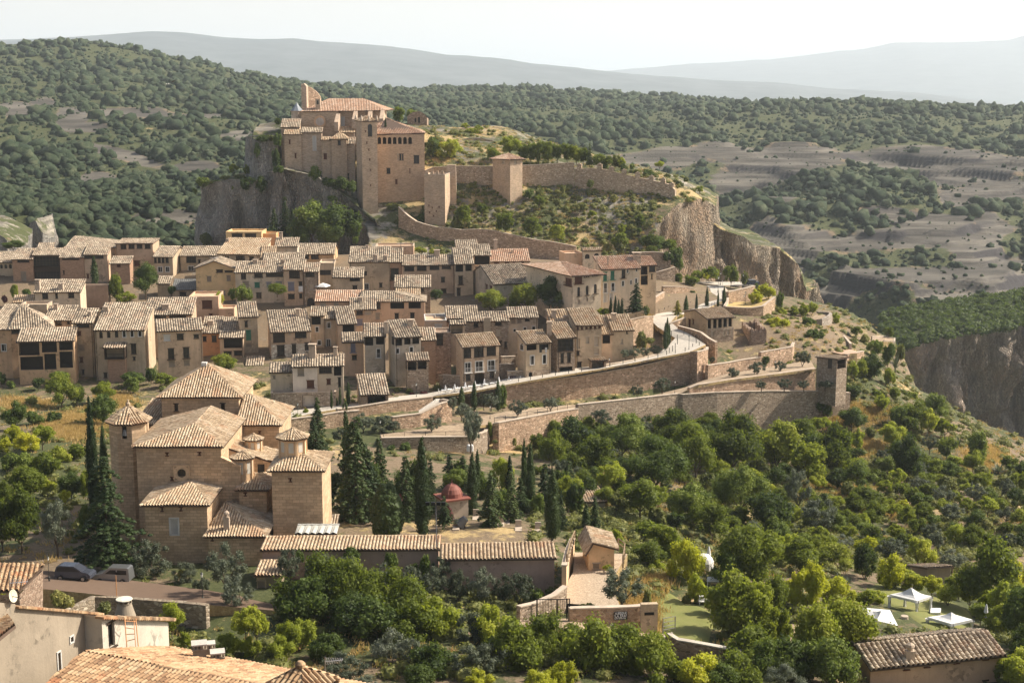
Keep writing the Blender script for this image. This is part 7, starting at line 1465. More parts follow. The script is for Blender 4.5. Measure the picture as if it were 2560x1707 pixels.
T('X', 684, 248, 1080, 92, 'c', 176, 'very tall narrow cypress left of the church bell tower'); T('X', 768, 450, 1000, 66, 'c', 180, 'shorter cypress squeezed between the tall cypress and the bell tower')
T('X', 790, 672, 1500, 500, 'd', 153, 'huge dark cedar covering the left side of the church')
for a in [(1120, 330, 560, 260, 'k', 153), (1700, 420, 690, 240, 'o', 150), (1330, 560, 700, 150, 's', 150), (1560, 600, 720, 150, 's', 148.5), (1850, 560, 760, 170, 'o', 146), (950, 400, 540, 160, 'k', 156)]: T('L', *a)
T('L', 1400, 235, 660, 430, 'o', 152.5, 'dark olive tree in front of the church base, behind the grey car'); T('L', 1660, 470, 570, 90, 's', 150)
for a in [(2080, 265, 720, 420, 'o'), (2180, 540, 920, 330, 'o')]: T('L', *a, 143 if a[0] < 2100 else 139)
for a in [(1580, 790, 1110, 250, 'l'), (2260, 830, 1130, 300, 'l'), (1700, 1060, 1270, 160, 'l'), (2100, 1080, 1340, 300, 'l'), (2300, 1100, 1350, 250, 'l'), (560, 660, 860, 260, 's'), (960, 780, 900, 150, 's'), (30, 720, 830, 120, 'y'), (1500, 1120, 1260, 120, 'g')]: T('L', *a, D=(128 if a[1] > 900 or a[0] > 1500 else 134))
for a in [(310, 300, 660, 240, 'o', 147.5), (500, 390, 640, 170, 'o', 148), (635, 350, 540, 150, 'o', 149), (850, 375, 600, 240, 'o', 148), (1190, 430, 720, 230, 'o', 147), (1420, 455, 740, 220, 'o', 147), (1700, 380, 620, 210, 'o', 149), (1650, 480, 820, 280, 'o', 146), (1860, 500, 840, 260, 'o', 146),
          (2080, 475, 850, 280, 'o', 146), (2290, 545, 860, 240, 'o', 146), (1240, 340, 560, 110, 'k', 149.5), (880, 310, 470, 150, 'k', 150), (1560, 380, 640, 110, 'k', 149.5), (400, 320, 480, 80, 'k', 150), (1460, 440, 640, 80, 'k', 149.5)]: T('J', *a)
for a in [(560, 455, 1080, 620, 'g', 140), (900, 440, 1100, 560, 'g', 138), (1230, 545, 1180, 620, 'g', 137), (470, 640, 1150, 480, 'k', 135), (820, 760, 1220, 560, 'k', 133), (1120, 820, 1270, 520, 'k', 132), (1650, 775, 1270, 480, 'l', 133), (1420, 850, 1300, 460, 'g', 131),
          (300, 1000, 1330, 260, 'l', 128), (240, 1120, 1370, 260, 'l', 126), (420, 960, 1300, 280, 'l', 129), (820, 1265, 1560, 470, 'o', 120), (1240, 1055, 1480, 420, 'o', 125), (1430, 1120, 1500, 330, 'o', 124), (1950, 880, 1300, 330, 'o', 131), (2170, 845, 1320, 380, 'l', 131), (2000, 1180, 1560, 480, 'o', 122),
          (2180, 1130, 1520, 420, 'o', 124), (2060, 1430, 1620, 260, 'y', 119), (1000, 1480, 1640, 260, 'o', 117), (10, 870, 1180, 200, 'l', 128), (640, 1120, 1400, 300, 'k', 126), (1650, 1200, 1560, 420, 'k', 122), (1500, 1400, 1650, 300, 'k', 118), (330, 870, 960, 200, 'b', 138)]: T('J', *a)
for a in [(60, 520, 870, 300, 'o', 144.5), (230, 640, 800, 180, 'B', 146), (360, 640, 760, 140, 's', 146.5), (1010, 480, 870, 430, 'o', 143.5), (1230, 640, 900, 130, 's', 146), (700, 790, 880, 180, 's', 143), (40, 1020, 1560, 500, 'g', 124), (400, 935, 1560, 560, 'g', 128), (700, 1000, 1620, 520, 'g', 124), (1050, 1030, 1620, 560, 'g', 125),
          (1330, 1180, 1680, 460, 'g', 122), (470, 1350, 1640, 270, 'y', 118), (260, 1430, 1680, 280, 'y', 116), (1720, 1300, 1680, 440, 'y', 121), (1900, 1390, 1660, 300, 'k', 120), (2080, 1300, 1700, 420, 'g', 122), (1580, 255, 760, 330, 'y', 163), (1290, 100, 460, 380, 'g', 185), (1480, 160, 520, 260, 'g', 176), (1330, 430, 640, 180, 'l', 166),
          (1720, 60, 340, 330, 'g', 200), (2150, 120, 680, 560, 'g', 166), (1960, 380, 660, 280, 'k', 163), (1710, 560, 880, 190, 'l', 155), (2060, 590, 1180, 520, 'g', 143), (2260, 650, 1180, 330, 'l', 142), (1900, 640, 960, 260, 'l', 150), (1920, 30, 200, 160, 'l', 212), (960, 140, 330, 120, 'l', 178), (1150, -20, 260, 260, 'g', 200),
          (1600, 700, 860, 150, 's', 155), (1480, 590, 760, 160, 's', 160), (2200, 1080, 1500, 460, 'g', 130), (800, 940, 1030, 110, 'a', 137.5), (930, 960, 1030, 90, 'a', 137.5), (110, 20, 120, 120, 'y', 205), (880, 460, 530, 90, 'l', 155)]: T('E', *a)
for a in [(60, 600, 960, 240, 'g', 150), (60, 860, 1350, 320, 'l', 138), (370, 430, 1000, 330, 'y', 153), (640, 590, 920, 300, 'y', 156), (230, 560, 900, 200, 'y', 154), (900, 690, 880, 200, 'l', 160), (880, 310, 640, 220, 'k', 176), (1130, 370, 750, 290, 'y', 172), (1400, 205, 540, 260, 'l', 190), (1300, 520, 720, 260, 'l', 172),
          (1500, 560, 740, 220, 'y', 170), (1650, 640, 860, 240, 'l', 165), (2000, 300, 900, 480, 'g', 165), (2270, 440, 760, 260, 'y', 172), (2200, 620, 1080, 420, 'l', 155), (2320, 750, 1300, 380, 'k', 146), (2150, 850, 1180, 280, 'g', 152), (640, 860, 1560, 640, 'g', 132), (420, 900, 1500, 420, 'g', 130), (220, 1180, 1640, 420, 'k', 126),
          (30, 1180, 1600, 360, 'k', 125), (160, 1380, 1680, 420, 'o', 119), (560, 1150, 1640, 460, 'k', 125), (820, 860, 1300, 300, 'g', 138), (2300, 1260, 1680, 420, 'l', 130), (2180, 1330, 1640, 200, 'g', 131), (2340, 1050, 1400, 300, 'k', 140), (660, 480, 640, 180, 'a', 168), (740, 520, 640, 120, 'a', 168), (330, 280, 520, 330, 'l', 182),
          (500, 200, 420, 300, 'l', 190), (180, 180, 460, 260, 'l', 180), (740, 90, 240, 160, 'l', 205), (900, 205, 400, 200, 'y', 190), (680, 180, 330, 240, 'o', 195), (1150, 220, 400, 330, 'o', 195), (1560, 140, 340, 170, 'o', 200), (1690, 310, 520, 280, 'o', 188), (450, 120, 260, 200, 'l', 200), (600, 300, 520, 330, 'g', 182), (70, 40, 300, 240, 'k', 200), (1850, 660, 860, 220, 'y', 166), (1750, 560, 760, 240, 'l', 172), (1330, 560, 700, 160, 'y', 171), (1010, 700, 840, 150, 'l', 162), (1950, 820, 1000, 200, 'g', 157), (2010, 700, 900, 240, 'l', 161)]: T('G', *a)
for a in [(298, 835, 1430, 112, 'c', 189), (345, 815, 1200, 62, 'c', 196), (772, 705, 1400, 74, 'c', 200), (828, 745, 1450, 100, 'c', 196), (1030, 990, 1640, 150, 'c', 172), (470, 1010, 1600, 290, 'n', 181), (655, 1010, 1570, 210, 'n', 184), (640, 870, 1300, 90, 'c', 205), (1180, 910, 1350, 260, 'n', 205), (960, 940, 1440, 230, 'n', 200),
          (90, 865, 1300, 250, 'n', 205), (1420, 1250, 1560, 150, 'n', 186), (1340, 1310, 1560, 80, 'c', 184), (560, 880, 1250, 250, 'l', 206), (180, 900, 1280, 150, 'k', 205), (800, 1280, 1400, 160, 'r', 192), (1110, 1180, 1560, 120, 'n', 180), (190, 1440, 1520, 110, 'L', 182), (60, 1290, 1430, 120, 'R', 186), (1000, 1500, 1560, 160, 's', 178), (840, 1420, 1500, 100, 'y', 190), (740, 1080, 1420, 200, 'n', 194), (560, 1150, 1500, 180, 'k', 190), (380, 1000, 1330, 200, 'k', 199), (1250, 1120, 1420, 200, 'k', 192), (900, 1200, 1480, 170, 'k', 190), (1120, 980, 1300, 170, 'k', 203), (1080, 1300, 1530, 150, 'n', 183)]: T('W', *a)
for a in [(592, 160, 620, 190, 'n', 205), (560, 300, 700, 240, 'd', 200), (810, 145, 1000, 150, 'n', 190), (880, 268, 1190, 420, 'd', 181), (960, 500, 1140, 360, 'd', 184), (1060, 440, 1100, 280, 'd', 190), (1110, 812, 1205, 280, 'r', 172), (1376, 448, 1200, 138, 'c', 173), (1250, 590, 1130, 240, 'n', 184), (1440, 620, 1100, 170, 'n', 190), (1310, 590, 1000, 160, 'k', 192),
          (1200, 850, 980, 100, 'R', 180), (1580, 980, 1100, 90, 'R', 181), (1540, 900, 1130, 150, 'n', 178), (700, 700, 960, 160, 'k', 190), (1680, 600, 900, 220, 'n', 205), (980, 640, 1080, 240, 'k', 187), (1180, 720, 1120, 200, 'k', 186), (820, 800, 1160, 200, 'k', 183), (1620, 700, 860, 200, 'k', 200), (1330, 760, 1080, 150, 'k', 186)]: T('M', *a)
for a in [(745, 375, 530, 120, 'o', 244), (930, 275, 430, 180, 'o', 251), (1070, 295, 460, 240, 'o', 251), (1160, 330, 440, 120, 'o', 252), (1445, 288, 432, 175, 'o', 248), (1740, 245, 560, 150, 'o', 236), (1150, 500, 560, 90, 'B', 236), (1250, 490, 560, 100, 'B', 236.5), (1670, 190, 330, 140, 'o', 257), (500, 235, 290, 60, 'L', 268), (730, 160, 222, 22, 'c', 275), (755, 75, 218, 22, 'c', 272), (690, 95, 240, 22, 'c', 267), (818, 40, 212, 36, 'c', 274),
          (1300, 110, 155, 60, 'R', 284), (1385, 105, 152, 80, 'R', 284)]: T('M', *a)
for a in [(200, 238, 450, 66, 'c', 270), (315, 188, 460, 58, 'c', 272), (533, 168, 460, 62, 'c', 276), (575, 215, 460, 80, 'k', 277.5), (470, 290, 460, 150, 'o', 271), (120, 330, 480, 110, 'o', 262), (400, 300, 450, 100, 'o', 273), (240, 390, 560, 130, 'o', 258), (295, 440, 700, 190, 'o', 244), (300, 560, 810, 150, 'o', 240), (715, 358, 532, 185, 'o', 259), (1015, 325, 484, 155, 'o', 266), (1810, 222, 356, 135, 'o', 281), (2040, 155, 322, 180, 'o', 287),
          (1480, 450, 610, 210, 'o', 262), (1670, 560, 690, 100, 'l', 255), (1230, 590, 640, 70, 'o', 258), (460, 545, 740, 50, 'k', 249), (505, 715, 760, 60, 's', 246), (680, 700, 780, 60, 's', 249)]: T('W', *a)
for a in [(335, 868, 992, 145, 'o', 291), (560, 818, 960, 165, 'o', 294), (772, 808, 925, 135, 'o', 298), (975, 708, 890, 155, 'o', 304), (600, 985, 1092, 130, 'o', 285.5), (810, 975, 1088, 155, 'o', 287), (990, 985, 1088, 130, 'o', 289), (1185, 985, 1092, 150, 'o', 291), (145, 765, 850, 60, 'o', 303), (635, 758, 892, 85, 'k', 311),
          (350, 645, 750, 130, 'L', 330), (430, 670, 740, 90, 'B', 331), (300, 700, 760, 100, 'b', 327), (500, 690, 745, 90, 'L', 331), (620, 690, 740, 110, 'L', 329), (700, 700, 725, 70, 's', 326),
          (545, 155, 325, 135, 'y', 362), (655, 105, 275, 200, 'y', 366), (600, 130, 260, 100, 'l', 369), (770, 178, 355, 80, 'k', 362), (555, 100, 170, 40, 'k', 376), (745, 408, 596, 250, 'y', 345), (650, 430, 560, 110, 'l', 346), (895, 315, 432, 125, 'l', 362), (985, 280, 425, 100, 'l', 363), (1060, 272, 412, 120, 'l', 366), (790, 330, 425, 110, 'l', 362), (920, 440, 550, 120, 'l', 350),
          (1025, 400, 530, 150, 'k', 350), (1075, 505, 720, 200, 'k', 336), (1180, 520, 630, 110, 'g', 344), (950, 600, 740, 130, 'k', 334), (1285, 368, 500, 90, 'l', 364), (1390, 500, 600, 130, 'a', 352), (1470, 490, 590, 120, 'g', 352), (1560, 560, 640, 110, 's', 350), (1770, 500, 604, 110, 'g', 357), (1640, 610, 780, 150, 'k', 340), (1760, 640, 860, 140, 'k', 338), (1880, 640, 800, 100, 's', 344), (1830, 660, 900, 120, 'a', 336),
          (1600, 735, 1010, 250, 'k', 318), (1500, 790, 1000, 150, 'g', 316), (1440, 820, 1000, 130, 'l', 311), (1770, 860, 1080, 120, 'g', 318), (1440, 1025, 1170, 180, 'k', 304), (1560, 980, 1080, 120, 'a', 312), (1680, 1000, 1100, 110, 'a', 314), (1650, 1060, 1160, 110, 'b', 308), (1700, 1125, 1270, 140, 'l', 300), (1480, 1040, 1090, 90, 's', 308), (1900, 1080, 1200, 130, 'g', 318), (1980, 1090, 1220, 150, 'g', 318), (1300, 680, 760, 80, 's', 330), (1120, 640, 740, 90, 's', 331), (1440, 590, 690, 120, 's', 345), (1230, 560, 620, 80, 's', 350), (1330, 520, 610, 110, 'a', 352)]: T('N', *a)
for a in [(1200, 598, 815, 300, 'g', 338), (1420, 650, 800, 180, 'g', 337), (1520, 558, 800, 340, 'g', 336), (1740, 478, 770, 270, 'k', 334), (1830, 600, 780, 140, 'k', 332), (1790, 675, 800, 200, 'o', 331), (700, 588, 705, 120, 'k', 341), (560, 208, 290, 150, 'l', 383), (665, 225, 285, 70, 'l', 381), (2260, 770, 860, 110, 'g', 322)]: T('C', *a)
for a in [(620, 618, 830, 180, 'k', 340), (930, 622, 740, 220, 'g', 339), (440, 1262, 1440, 240, 'g', 302), (400, 690, 850, 110, 'l', 336), (520, 650, 800, 80, 'k', 341), (1650, 180, 270, 60, 'k', 386)]: T('B', *a)
for a in [(1075, 445, 735, 160, 'g', 350), (1340, 375, 680, 270, 'k', 352), (1165, 618, 735, 190, 'l', 346), (1580, 560, 660, 90, 'k', 350), (873, 290, 560, 72, 'c', 362), (145, 550, 700, 90, 'g', 350), (240, 575, 670, 90, 'B', 352), (40, 640, 720, 90, 'R', 350), (120, 150, 240, 220, 'k', 420), (560, 1330, 1430, 220, 'B', 291), (1240, 1330, 1440, 260, 'B', 291), (1390, 1300, 1480, 100, 'k', 292), (1530, 1360, 1490, 200, 'g', 289), (1230, 1400, 1560, 180, 'k', 285)]: T('A', *a)
for a in [(907, 522, 695, 34, 'c', 322), (948, 505, 705, 34, 'c', 321), (978, 540, 715, 34, 'c', 320), (1008, 528, 728, 36, 'c', 319), (1140, 392, 690, 190, 'n', 327), (1230, 580, 690, 90, 's', 328), (1598, 505, 692, 46, 'c', 351), (1693, 490, 662, 28, 'c', 354), (1790, 428, 636, 40, 'c', 358), (1892, 468, 622, 24, 'c', 360), (1946, 422, 610, 38, 'c', 362), (1424, 708, 990, 44, 'c', 308), (1405, 755, 1005, 40, 'c', 306.5), (1443, 770, 960, 34, 'c', 308.5),
          (1520, 548, 722, 120, 'Y', 345), (1040, 995, 1105, 110, 'o', 302), (1125, 975, 1098, 120, 'o', 303), (1210, 985, 1085, 110, 'o', 305), (1310, 955, 1065, 140, 'o', 306.5), (1180, 810, 980, 120, 's', 318), (1260, 880, 950, 120, 's', 316), (1655, 455, 530, 60, 'k', 372), (820, 620, 700, 100, 'l', 326),
          (1530, 300, 425, 110, 'g', 386), (1640, 315, 445, 160, 'g', 383), (1700, 270, 380, 120, 'g', 392), (1800, 240, 372, 180, 'g', 393), (1870, 260, 370, 110, 'g', 394), (2012, 215, 424, 150, 'g', 387), (2140, 265, 405, 110, 's', 389), (1785, 300, 382, 76, 'y', 391), (2245, 395, 450, 40, 'k', 386), (1430, 100, 220, 120, 'k', 383), (1500, 40, 285, 150, 'k', 391), (1540, 150, 290, 90, 'k', 391), (1350, -30, 110, 220, 'k', 394), (1440, -20, 120, 180, 'g', 395), (1290, 45, 120, 110, 'g', 391), (1250, -60, 60, 130, 'g', 394)]: T('D', *a)
for a in [(360, 680, 830, 150, 'g', 409), (480, 660, 760, 100, 'g', 413), (655, 720, 900, 150, 'g', 405), (850, 765, 920, 160, 'g', 404), (1045, 825, 950, 150, 'g', 403), (905, 605, 700, 100, 'g', 420), (830, 560, 650, 80, 'k', 424), (1490, 880, 1010, 140, 'g', 398), (1640, 750, 850, 90, 'g', 412), (1515, 820, 900, 80, 'l', 406), (1490, 940, 1030, 110, 's', 397), (1400, 930, 1020, 90, 's', 397), (1730, 980, 1050, 100, 'g', 393),
          (1700, 910, 1010, 130, 'k', 398), (1720, 640, 720, 80, 's', 424), (1210, 640, 720, 90, 's', 421), (1290, 720, 790, 80, 'l', 414), (1180, 770, 830, 60, 'l', 411), (1030, 620, 690, 80, 's', 420), (920, 530, 620, 90, 's', 426), (1080, 530, 590, 60, 's', 427), (1280, 480, 560, 70, 's', 428), (1380, 680, 740, 70, 's', 417), (1240, 960, 1010, 90, 's', 399), (290, 740, 860, 90, 's', 409), (600, 690, 740, 60, 's', 415), (1000, 720, 770, 70, 's', 415), (1100, 680, 730, 60, 's', 418), (1450, 600, 660, 70, 's', 425), (1550, 690, 740, 60, 's', 418), (1360, 820, 870, 50, 's', 407), (1640, 850, 890, 50, 'k', 406),
          (130, 175, 380, 130, 'k', 455), (60, 210, 340, 90, 'k', 456), (245, 178, 395, 220, 'l', 444), (370, 290, 385, 110, 's', 446), (690, 165, 320, 190, 'l', 447), (560, 250, 385, 110, 'g', 442), (410, 110, 190, 110, 'g', 480), (460, 95, 150, 80, 'l', 482), (360, 80, 130, 80, 'l', 485), (450, 225, 290, 90, 's', 462), (840, 210, 380, 130, 'g', 446), (900, 205, 378, 130, 'g', 445), (970, 212, 376, 130, 'g', 445), (1040, 222, 374, 120, 'g', 445), (1110, 215, 374, 120, 'g', 445), (1180, 240, 380, 120, 'g', 444), (1230, 260, 385, 90, 'g', 443), (1275, 230, 400, 60, 'n', 441), (1340, 300, 410, 110, 'g', 440), (1400, 320, 410, 90, 'g', 440), (1470, 300, 400, 110, 's', 443), (1510, 330, 410, 70, 'l', 442),
          (1790, 360, 420, 80, 'l', 447), (1700, 420, 500, 110, 'k', 441), (1585, 380, 430, 50, 'k', 442), (1760, 440, 520, 90, 's', 440), (1850, 440, 500, 80, 's', 441), (1930, 480, 560, 80, 's', 436), (1990, 470, 510, 60, 's', 442), (2085, 540, 600, 70, 'g', 438), (1380, 380, 430, 60, 'k', 440), (1520, 370, 450, 50, 'k', 438), (780, 240, 380, 80, 'g', 448), (160, 100, 150, 50, 's', 482), (50, 100, 150, 60, 'k', 486)]: T('R', *a, fn=hill_top)
T('Q', 1779, 412, 570, 24, 'c', 432, 'single thin cypress rising from the palace roof terrace');
for a in [(1900, 315, 470, 130, 'g', 492), (2020, 335, 440, 140, 'g', 496), (790, 415, 500, 60, 'k', 452), (935, 320, 420, 70, 'k', 462), (380, 840, 950, 110, 'l', 440), (505, 848, 960, 70, 'l', 441), (100, 955, 1070, 130, 'k', 432), (30, 1060, 1130, 60, 'k', 431), (240, 980, 1060, 120, 'B', 433), (380, 990, 1090, 150, 'B', 431), (520, 950, 1110, 180, 'k', 429), (640, 950, 1120, 120, 'k', 428), (450, 930, 1000, 150, 's', 440), (300, 940, 990, 120, 's', 440), (190, 985, 1040, 80, 's', 434),
          (1130, 855, 1010, 130, 'k', 419), (1350, 960, 1110, 210, 'k', 417), (1450, 990, 1130, 160, 'k', 415), (1250, 960, 1080, 120, 'k', 418), (1300, 1110, 1190, 110, 'B', 415), (770, 700, 900, 90, 'k', 425), (800, 850, 950, 110, 'k', 423), (650, 570, 660, 120, 'k', 432), (600, 640, 800, 70, 'k', 431), (790, 560, 700, 90, 'k', 430), (730, 560, 640, 100, 's', 433),
          (1100, 1180, 1560, 420, 'k', 402), (1350, 1230, 1600, 400, 'k', 400), (1480, 1260, 1560, 200, 'k', 402), (1250, 1340, 1620, 260, 'k', 398), (980, 1360, 1640, 260, 'k', 399), (1180, 1260, 1420, 240, 'k', 404), (860, 1130, 1560, 150, 'n', 405), (760, 1250, 1600, 160, 'n', 403), (700, 1420, 1620, 120, 'k', 402), (930, 1250, 1560, 120, 'n', 404),
          (2010, 1200, 1330, 180, 's', 424), (1900, 1320, 1440, 130, 's', 415), (2120, 1290, 1400, 110, 'k', 416), (1860, 1170, 1280, 150, 's', 420), (2210, 600, 800, 160, 'k', 444), (130, 1440, 1600, 120, 's', 428)]: T('Q', *a)
for a in [(960, 250, 300, 60, 's', 1)]: pass
FR['Z'] = (1960, 700, 600/1568.)
for a in [(250, 780, 920, 120, 'g'), (440, 840, 985, 170, 'k'), (240, 890, 1010, 150, 'l'), (640, 750, 860, 90, 'l'), (740, 820, 960, 110, 'k'), (860, 800, 960, 190, 'g'), (980, 770, 930, 170, 'k'), (940, 850, 1010, 110, 'l'), (820, 890, 1000, 110, 'g'), (1050, 910, 1030, 130, 'l'), (700, 930, 1090, 190, 'l'), (800, 1030, 1330, 220, 'k'), (1060, 1030, 1170, 130, 'g'), (950, 1000, 1130, 110, 'o'), (1260, 1000, 1200, 135, 'k'),
          (1140, 980, 1080, 80, 'a'), (120, 920, 1130, 190, 'g'), (330, 970, 1290, 230, 'g'), (200, 1040, 1250, 210, 'k'), (480, 980, 1130, 90, 'l'), (560, 940, 1030, 100, 's'), (500, 1210, 1380, 170, 'k'), (540, 1360, 1500, 190, 'g'), (90, 1230, 1520, 190, 'o'), (720, 700, 790, 60, 'g'), (960, 1170, 1290, 130, 'g'), (1100, 1150, 1240, 120, 'l'), (1210, 1260, 1350, 160, 'l'), (1040, 1340, 1480, 170, 'o'), (1250, 1320, 1470, 140, 'o'), (870, 1280, 1400, 160, 'o'),
          (1450, 1280, 1450, 140, 'o'), (1400, 1150, 1260, 120, 'a'), (1480, 1150, 1260, 120, 'g'), (1330, 1420, 1540, 140, 'l'), (1100, 1460, 1580, 190, 'o'), (700, 1440, 1560, 120, 'l'), (600, 1140, 1190, 60, 'a'), (780, 1440, 1520, 80, 'y'), (1540, 1260, 1400, 110, 'g'), (1450, 1480, 1590, 160, 'o'), (580, 1460, 1600, 160, 'g'), (900, 1400, 1500, 140, 'k'), (360, 1100, 1300, 140, 'g'), (480, 1160, 1240, 110, 'g')]: T('Z', *a)
rs = np.random.default_rng(5); cand = []
poly = [(1340, 1110), (1560, 1050), (1700, 1075), (2000, 1090), (2200, 1150), (2560, 1190), (2600, 1380), (2330, 1380), (2000, 1400), (1700, 1330), (1500, 1260), (1350, 1200)]
def inside(x, y, pg):
 c = False; j = len(pg)-1
 for i in range(len(pg)):
  if (pg[i][1] > y) != (pg[j][1] > y) and x < (pg[j][0]-pg[i][0])*(y-pg[i][1])/(pg[j][1]-pg[i][1])+pg[i][0]: c = not c
  j = i
 return c
bigw = [(1440, 1030, 1150, 150, 'k'), (1555, 1020, 1150, 160, 'k'), (1530, 1130, 1240, 100, 'l'), (1690, 1000, 1130, 170, 'g'), (1640, 1070, 1230, 180, 'k'), (1740, 1030, 1200, 160, 'g'), (1830, 995, 1190, 180, 'g'), (1940, 1030, 1180, 150, 'g'), (1380, 1060, 1170, 100, 'g'), (1490, 1080, 1200, 140, 'g'), (1600, 1180, 1290, 140, 'g'), (1720, 1190, 1300, 150, 'k'), (1420, 1170, 1280, 100, 'l'), (1850, 1140, 1290, 170, 'k'), (2020, 1080, 1210, 140, 'l'), (1780, 1250, 1350, 120, 'g'), (1920, 1210, 1330, 150, 'k'), (1660, 1290, 1390, 110, 'l'), (2050, 1230, 1340, 130, 'o'), (1620, 1340, 1420, 110, 'g'), (2000, 1330, 1430, 120, 'g'), (1830, 1350, 1440, 100, 'l')]
for a in bigw: T('S', *a)
pts = [(t[0], t[2]) for t in TREES]
for _ in range(4000):
 u, v = rs.uniform(1340, 2600), rs.uniform(1060, 1400)
 if not inside(u, v, poly) or any(abs(u-1960-a*.3827) < b*.3827 and abs(v-700-c*.3827) < d*.3827 for a, b, c, d in ((520, 80, 1100, 25), (1340, 70, 1160, 40), (560, 60, 1260, 16), (760, 100, 1530, 20), (300, 100, 1440, 60), (640, 80, 1250, 20))): continue
 sp = 20 + (v-1060)*.03
 if min(((u-a)**2+((v-b)*1.5)**2 for a, b in pts)) < sp**2*1.3: continue
 pts.append((u, v)); wd = rs.uniform(36, 66); k = rs.choice(list('gkglosgk')); T('S', u, v-wd*rs.uniform(.75, .95), v, wd, str(k))
# build them, then name each by what stands next to it
LMK = [('the ruined keep', 790, 250), ('the castle bell tower', 922, 380), ('the palace arcade', 1000, 350), ('the ruined chapel', 1043, 300), ('the castle nave roof', 860, 262), ('the square roofed tower', 1275, 440), ('the open-topped rampart tower', 1090, 500), ('the crenellated rampart', 1580, 430), ('the right cliff top', 1720, 440), ('the palace wall foot', 1000, 500), ('the castle rock shelf', 560, 450),
       ('the zigzag rampart', 1250, 600), ('the arched gateway', 1666, 660), ('the corner mansion', 1450, 700), ('the long cream house', 1550, 680), ('the upper square', 1830, 710), ('the pillared pavilion', 1800, 800), ('the roofless ruin', 1885, 840), ('the road hairpin', 1655, 790), ('the twin cypress', 1665, 830), ('the corner bastion', 1745, 900), ('the small stone tower', 2080, 930), ('the broad stairs', 2100, 855), ('the round threshing terrace', 2060, 800), ('the lookout parapet', 2210, 850), ('the vegetable garden', 1870, 880), ('the yellow trees', 1900, 750),
       ('the white umbrellas', 1180, 970), ('the restaurant house', 1200, 900), ('the stair ramp wall', 1110, 1010), ('the brown garage', 935, 990), ('the three-part house', 740, 960), ('the large grey-roofed corner house', 720, 850), ('the orange gable house', 540, 690), ('the long brick house', 200, 640), ('the wide orange house', 940, 770), ('the barn-like house', 1270, 690), ('the six arched windows', 300, 840), ('the lattice balconies', 110, 870), ('the pinkish house', 450, 850),
       ('the church crossing roof', 510, 940), ('the church bell tower', 318, 1060), ('the church front block', 440, 1330), ('the church lantern', 735, 1090), ('the great curved retaining wall', 1500, 960), ('the lowest long wall', 1500, 1040), ('the fenced lower terrace', 1090, 1110), ('the red-domed mausoleum', 1130, 1240), ('the cemetery hut', 1470, 1250), ('the start of the roofed wall', 680, 1370), ('the middle of the roofed wall', 900, 1370), ('the second roofed wall', 1250, 1390), ('the utility hut', 665, 1470),
       ('the ochre yard shed', 1510, 1370), ('the gravel yard', 1470, 1480), ('the white-lettered wall', 1530, 1540), ('the small lawn', 1710, 1550), ('the lone white gazebo', 2270, 1490), ('the left white tent', 2205, 1540), ('the barn roof', 2330, 1620), ('the field shed', 2350, 1430), ('the white garden tables', 1780, 1420), ('the right parked car', 300, 1440), ('the left parked car', 180, 1430), ('the conical chimney', 315, 1500), ('the block chimneys', 510, 1620), ('the hipped turret roof', 750, 1680),
       ('the rubble wall by the road', 420, 1520), ('the front lamp post', 508, 1440), ('the yellow garden trees', 60, 1100), ('the dry grass patch', 190, 1070), ('the garden lamp post', 162, 1140), ('the sweeping boundary wall', 1750, 1620), ('the middle of the wooded slope', 1700, 1180), ('the upper wooded slope', 1850, 1060), ('the lower wooded slope', 1900, 1300), ('the far right slope', 2300, 1150), ('the right edge of the slope', 2500, 1200), ('the gorge rim', 2350, 1050), ('the dark front thicket', 1000, 1600), ('the bottom middle of the picture', 1300, 1680), ('the bottom right corner', 2520, 1640)]
DIRS = ['right of', 'below and right of', 'below', 'below and left of', 'left of', 'above and left of', 'above', 'above and right of']
ORD = ['', 'second', 'third', 'fourth', 'fifth', 'sixth', 'seventh', 'eighth', 'ninth']
buck = {}
for i, t in enumerate(TREES):
 if t[8]: continue
 ds = sorted((((t[0]-a)**2+(t[1]-b)**2)**.5, nm, a, b) for nm, a, b in LMK); d, nm, a, b = ds[0]
 k = int(round(math.atan2(t[1]-b, t[0]-a)/(math.pi/4))) % 8
 buck.setdefault((SPEC[t[7]][4], DIRS[k], nm), []).append((d, i))
for (w_, dr, nm), L_ in buck.items():
 L_.sort()
 for n_, (d, i) in enumerate(L_): TREES[i][8] = f'{w_} {dr} {nm}' if len(L_) == 1 else (f'{w_} {dr} {nm}, nearest' if n_ == 0 else f'{w_} {dr} {nm}, {ORD[min(n_, 8)]} nearest')
GRP = {'o': 'olive trees of the terraces and gardens', 'c': 'dark cypresses', 'g': 'leafy trees of the slopes', 'k': 'dark trees of the slopes', 'l': 'light green trees of the slopes', 'y': 'yellowing trees of the gardens', 's': 'scrub bushes on the slopes', 'n': 'pointed conifers', 'd': 'cedars', 'a': 'agaves', 'b': 'garden bushes', 'B': 'dark bushes', 'L': 'pale garden bushes', 'R': 'red shrubs'}
rng = np.random.default_rng(99); random.seed(99)
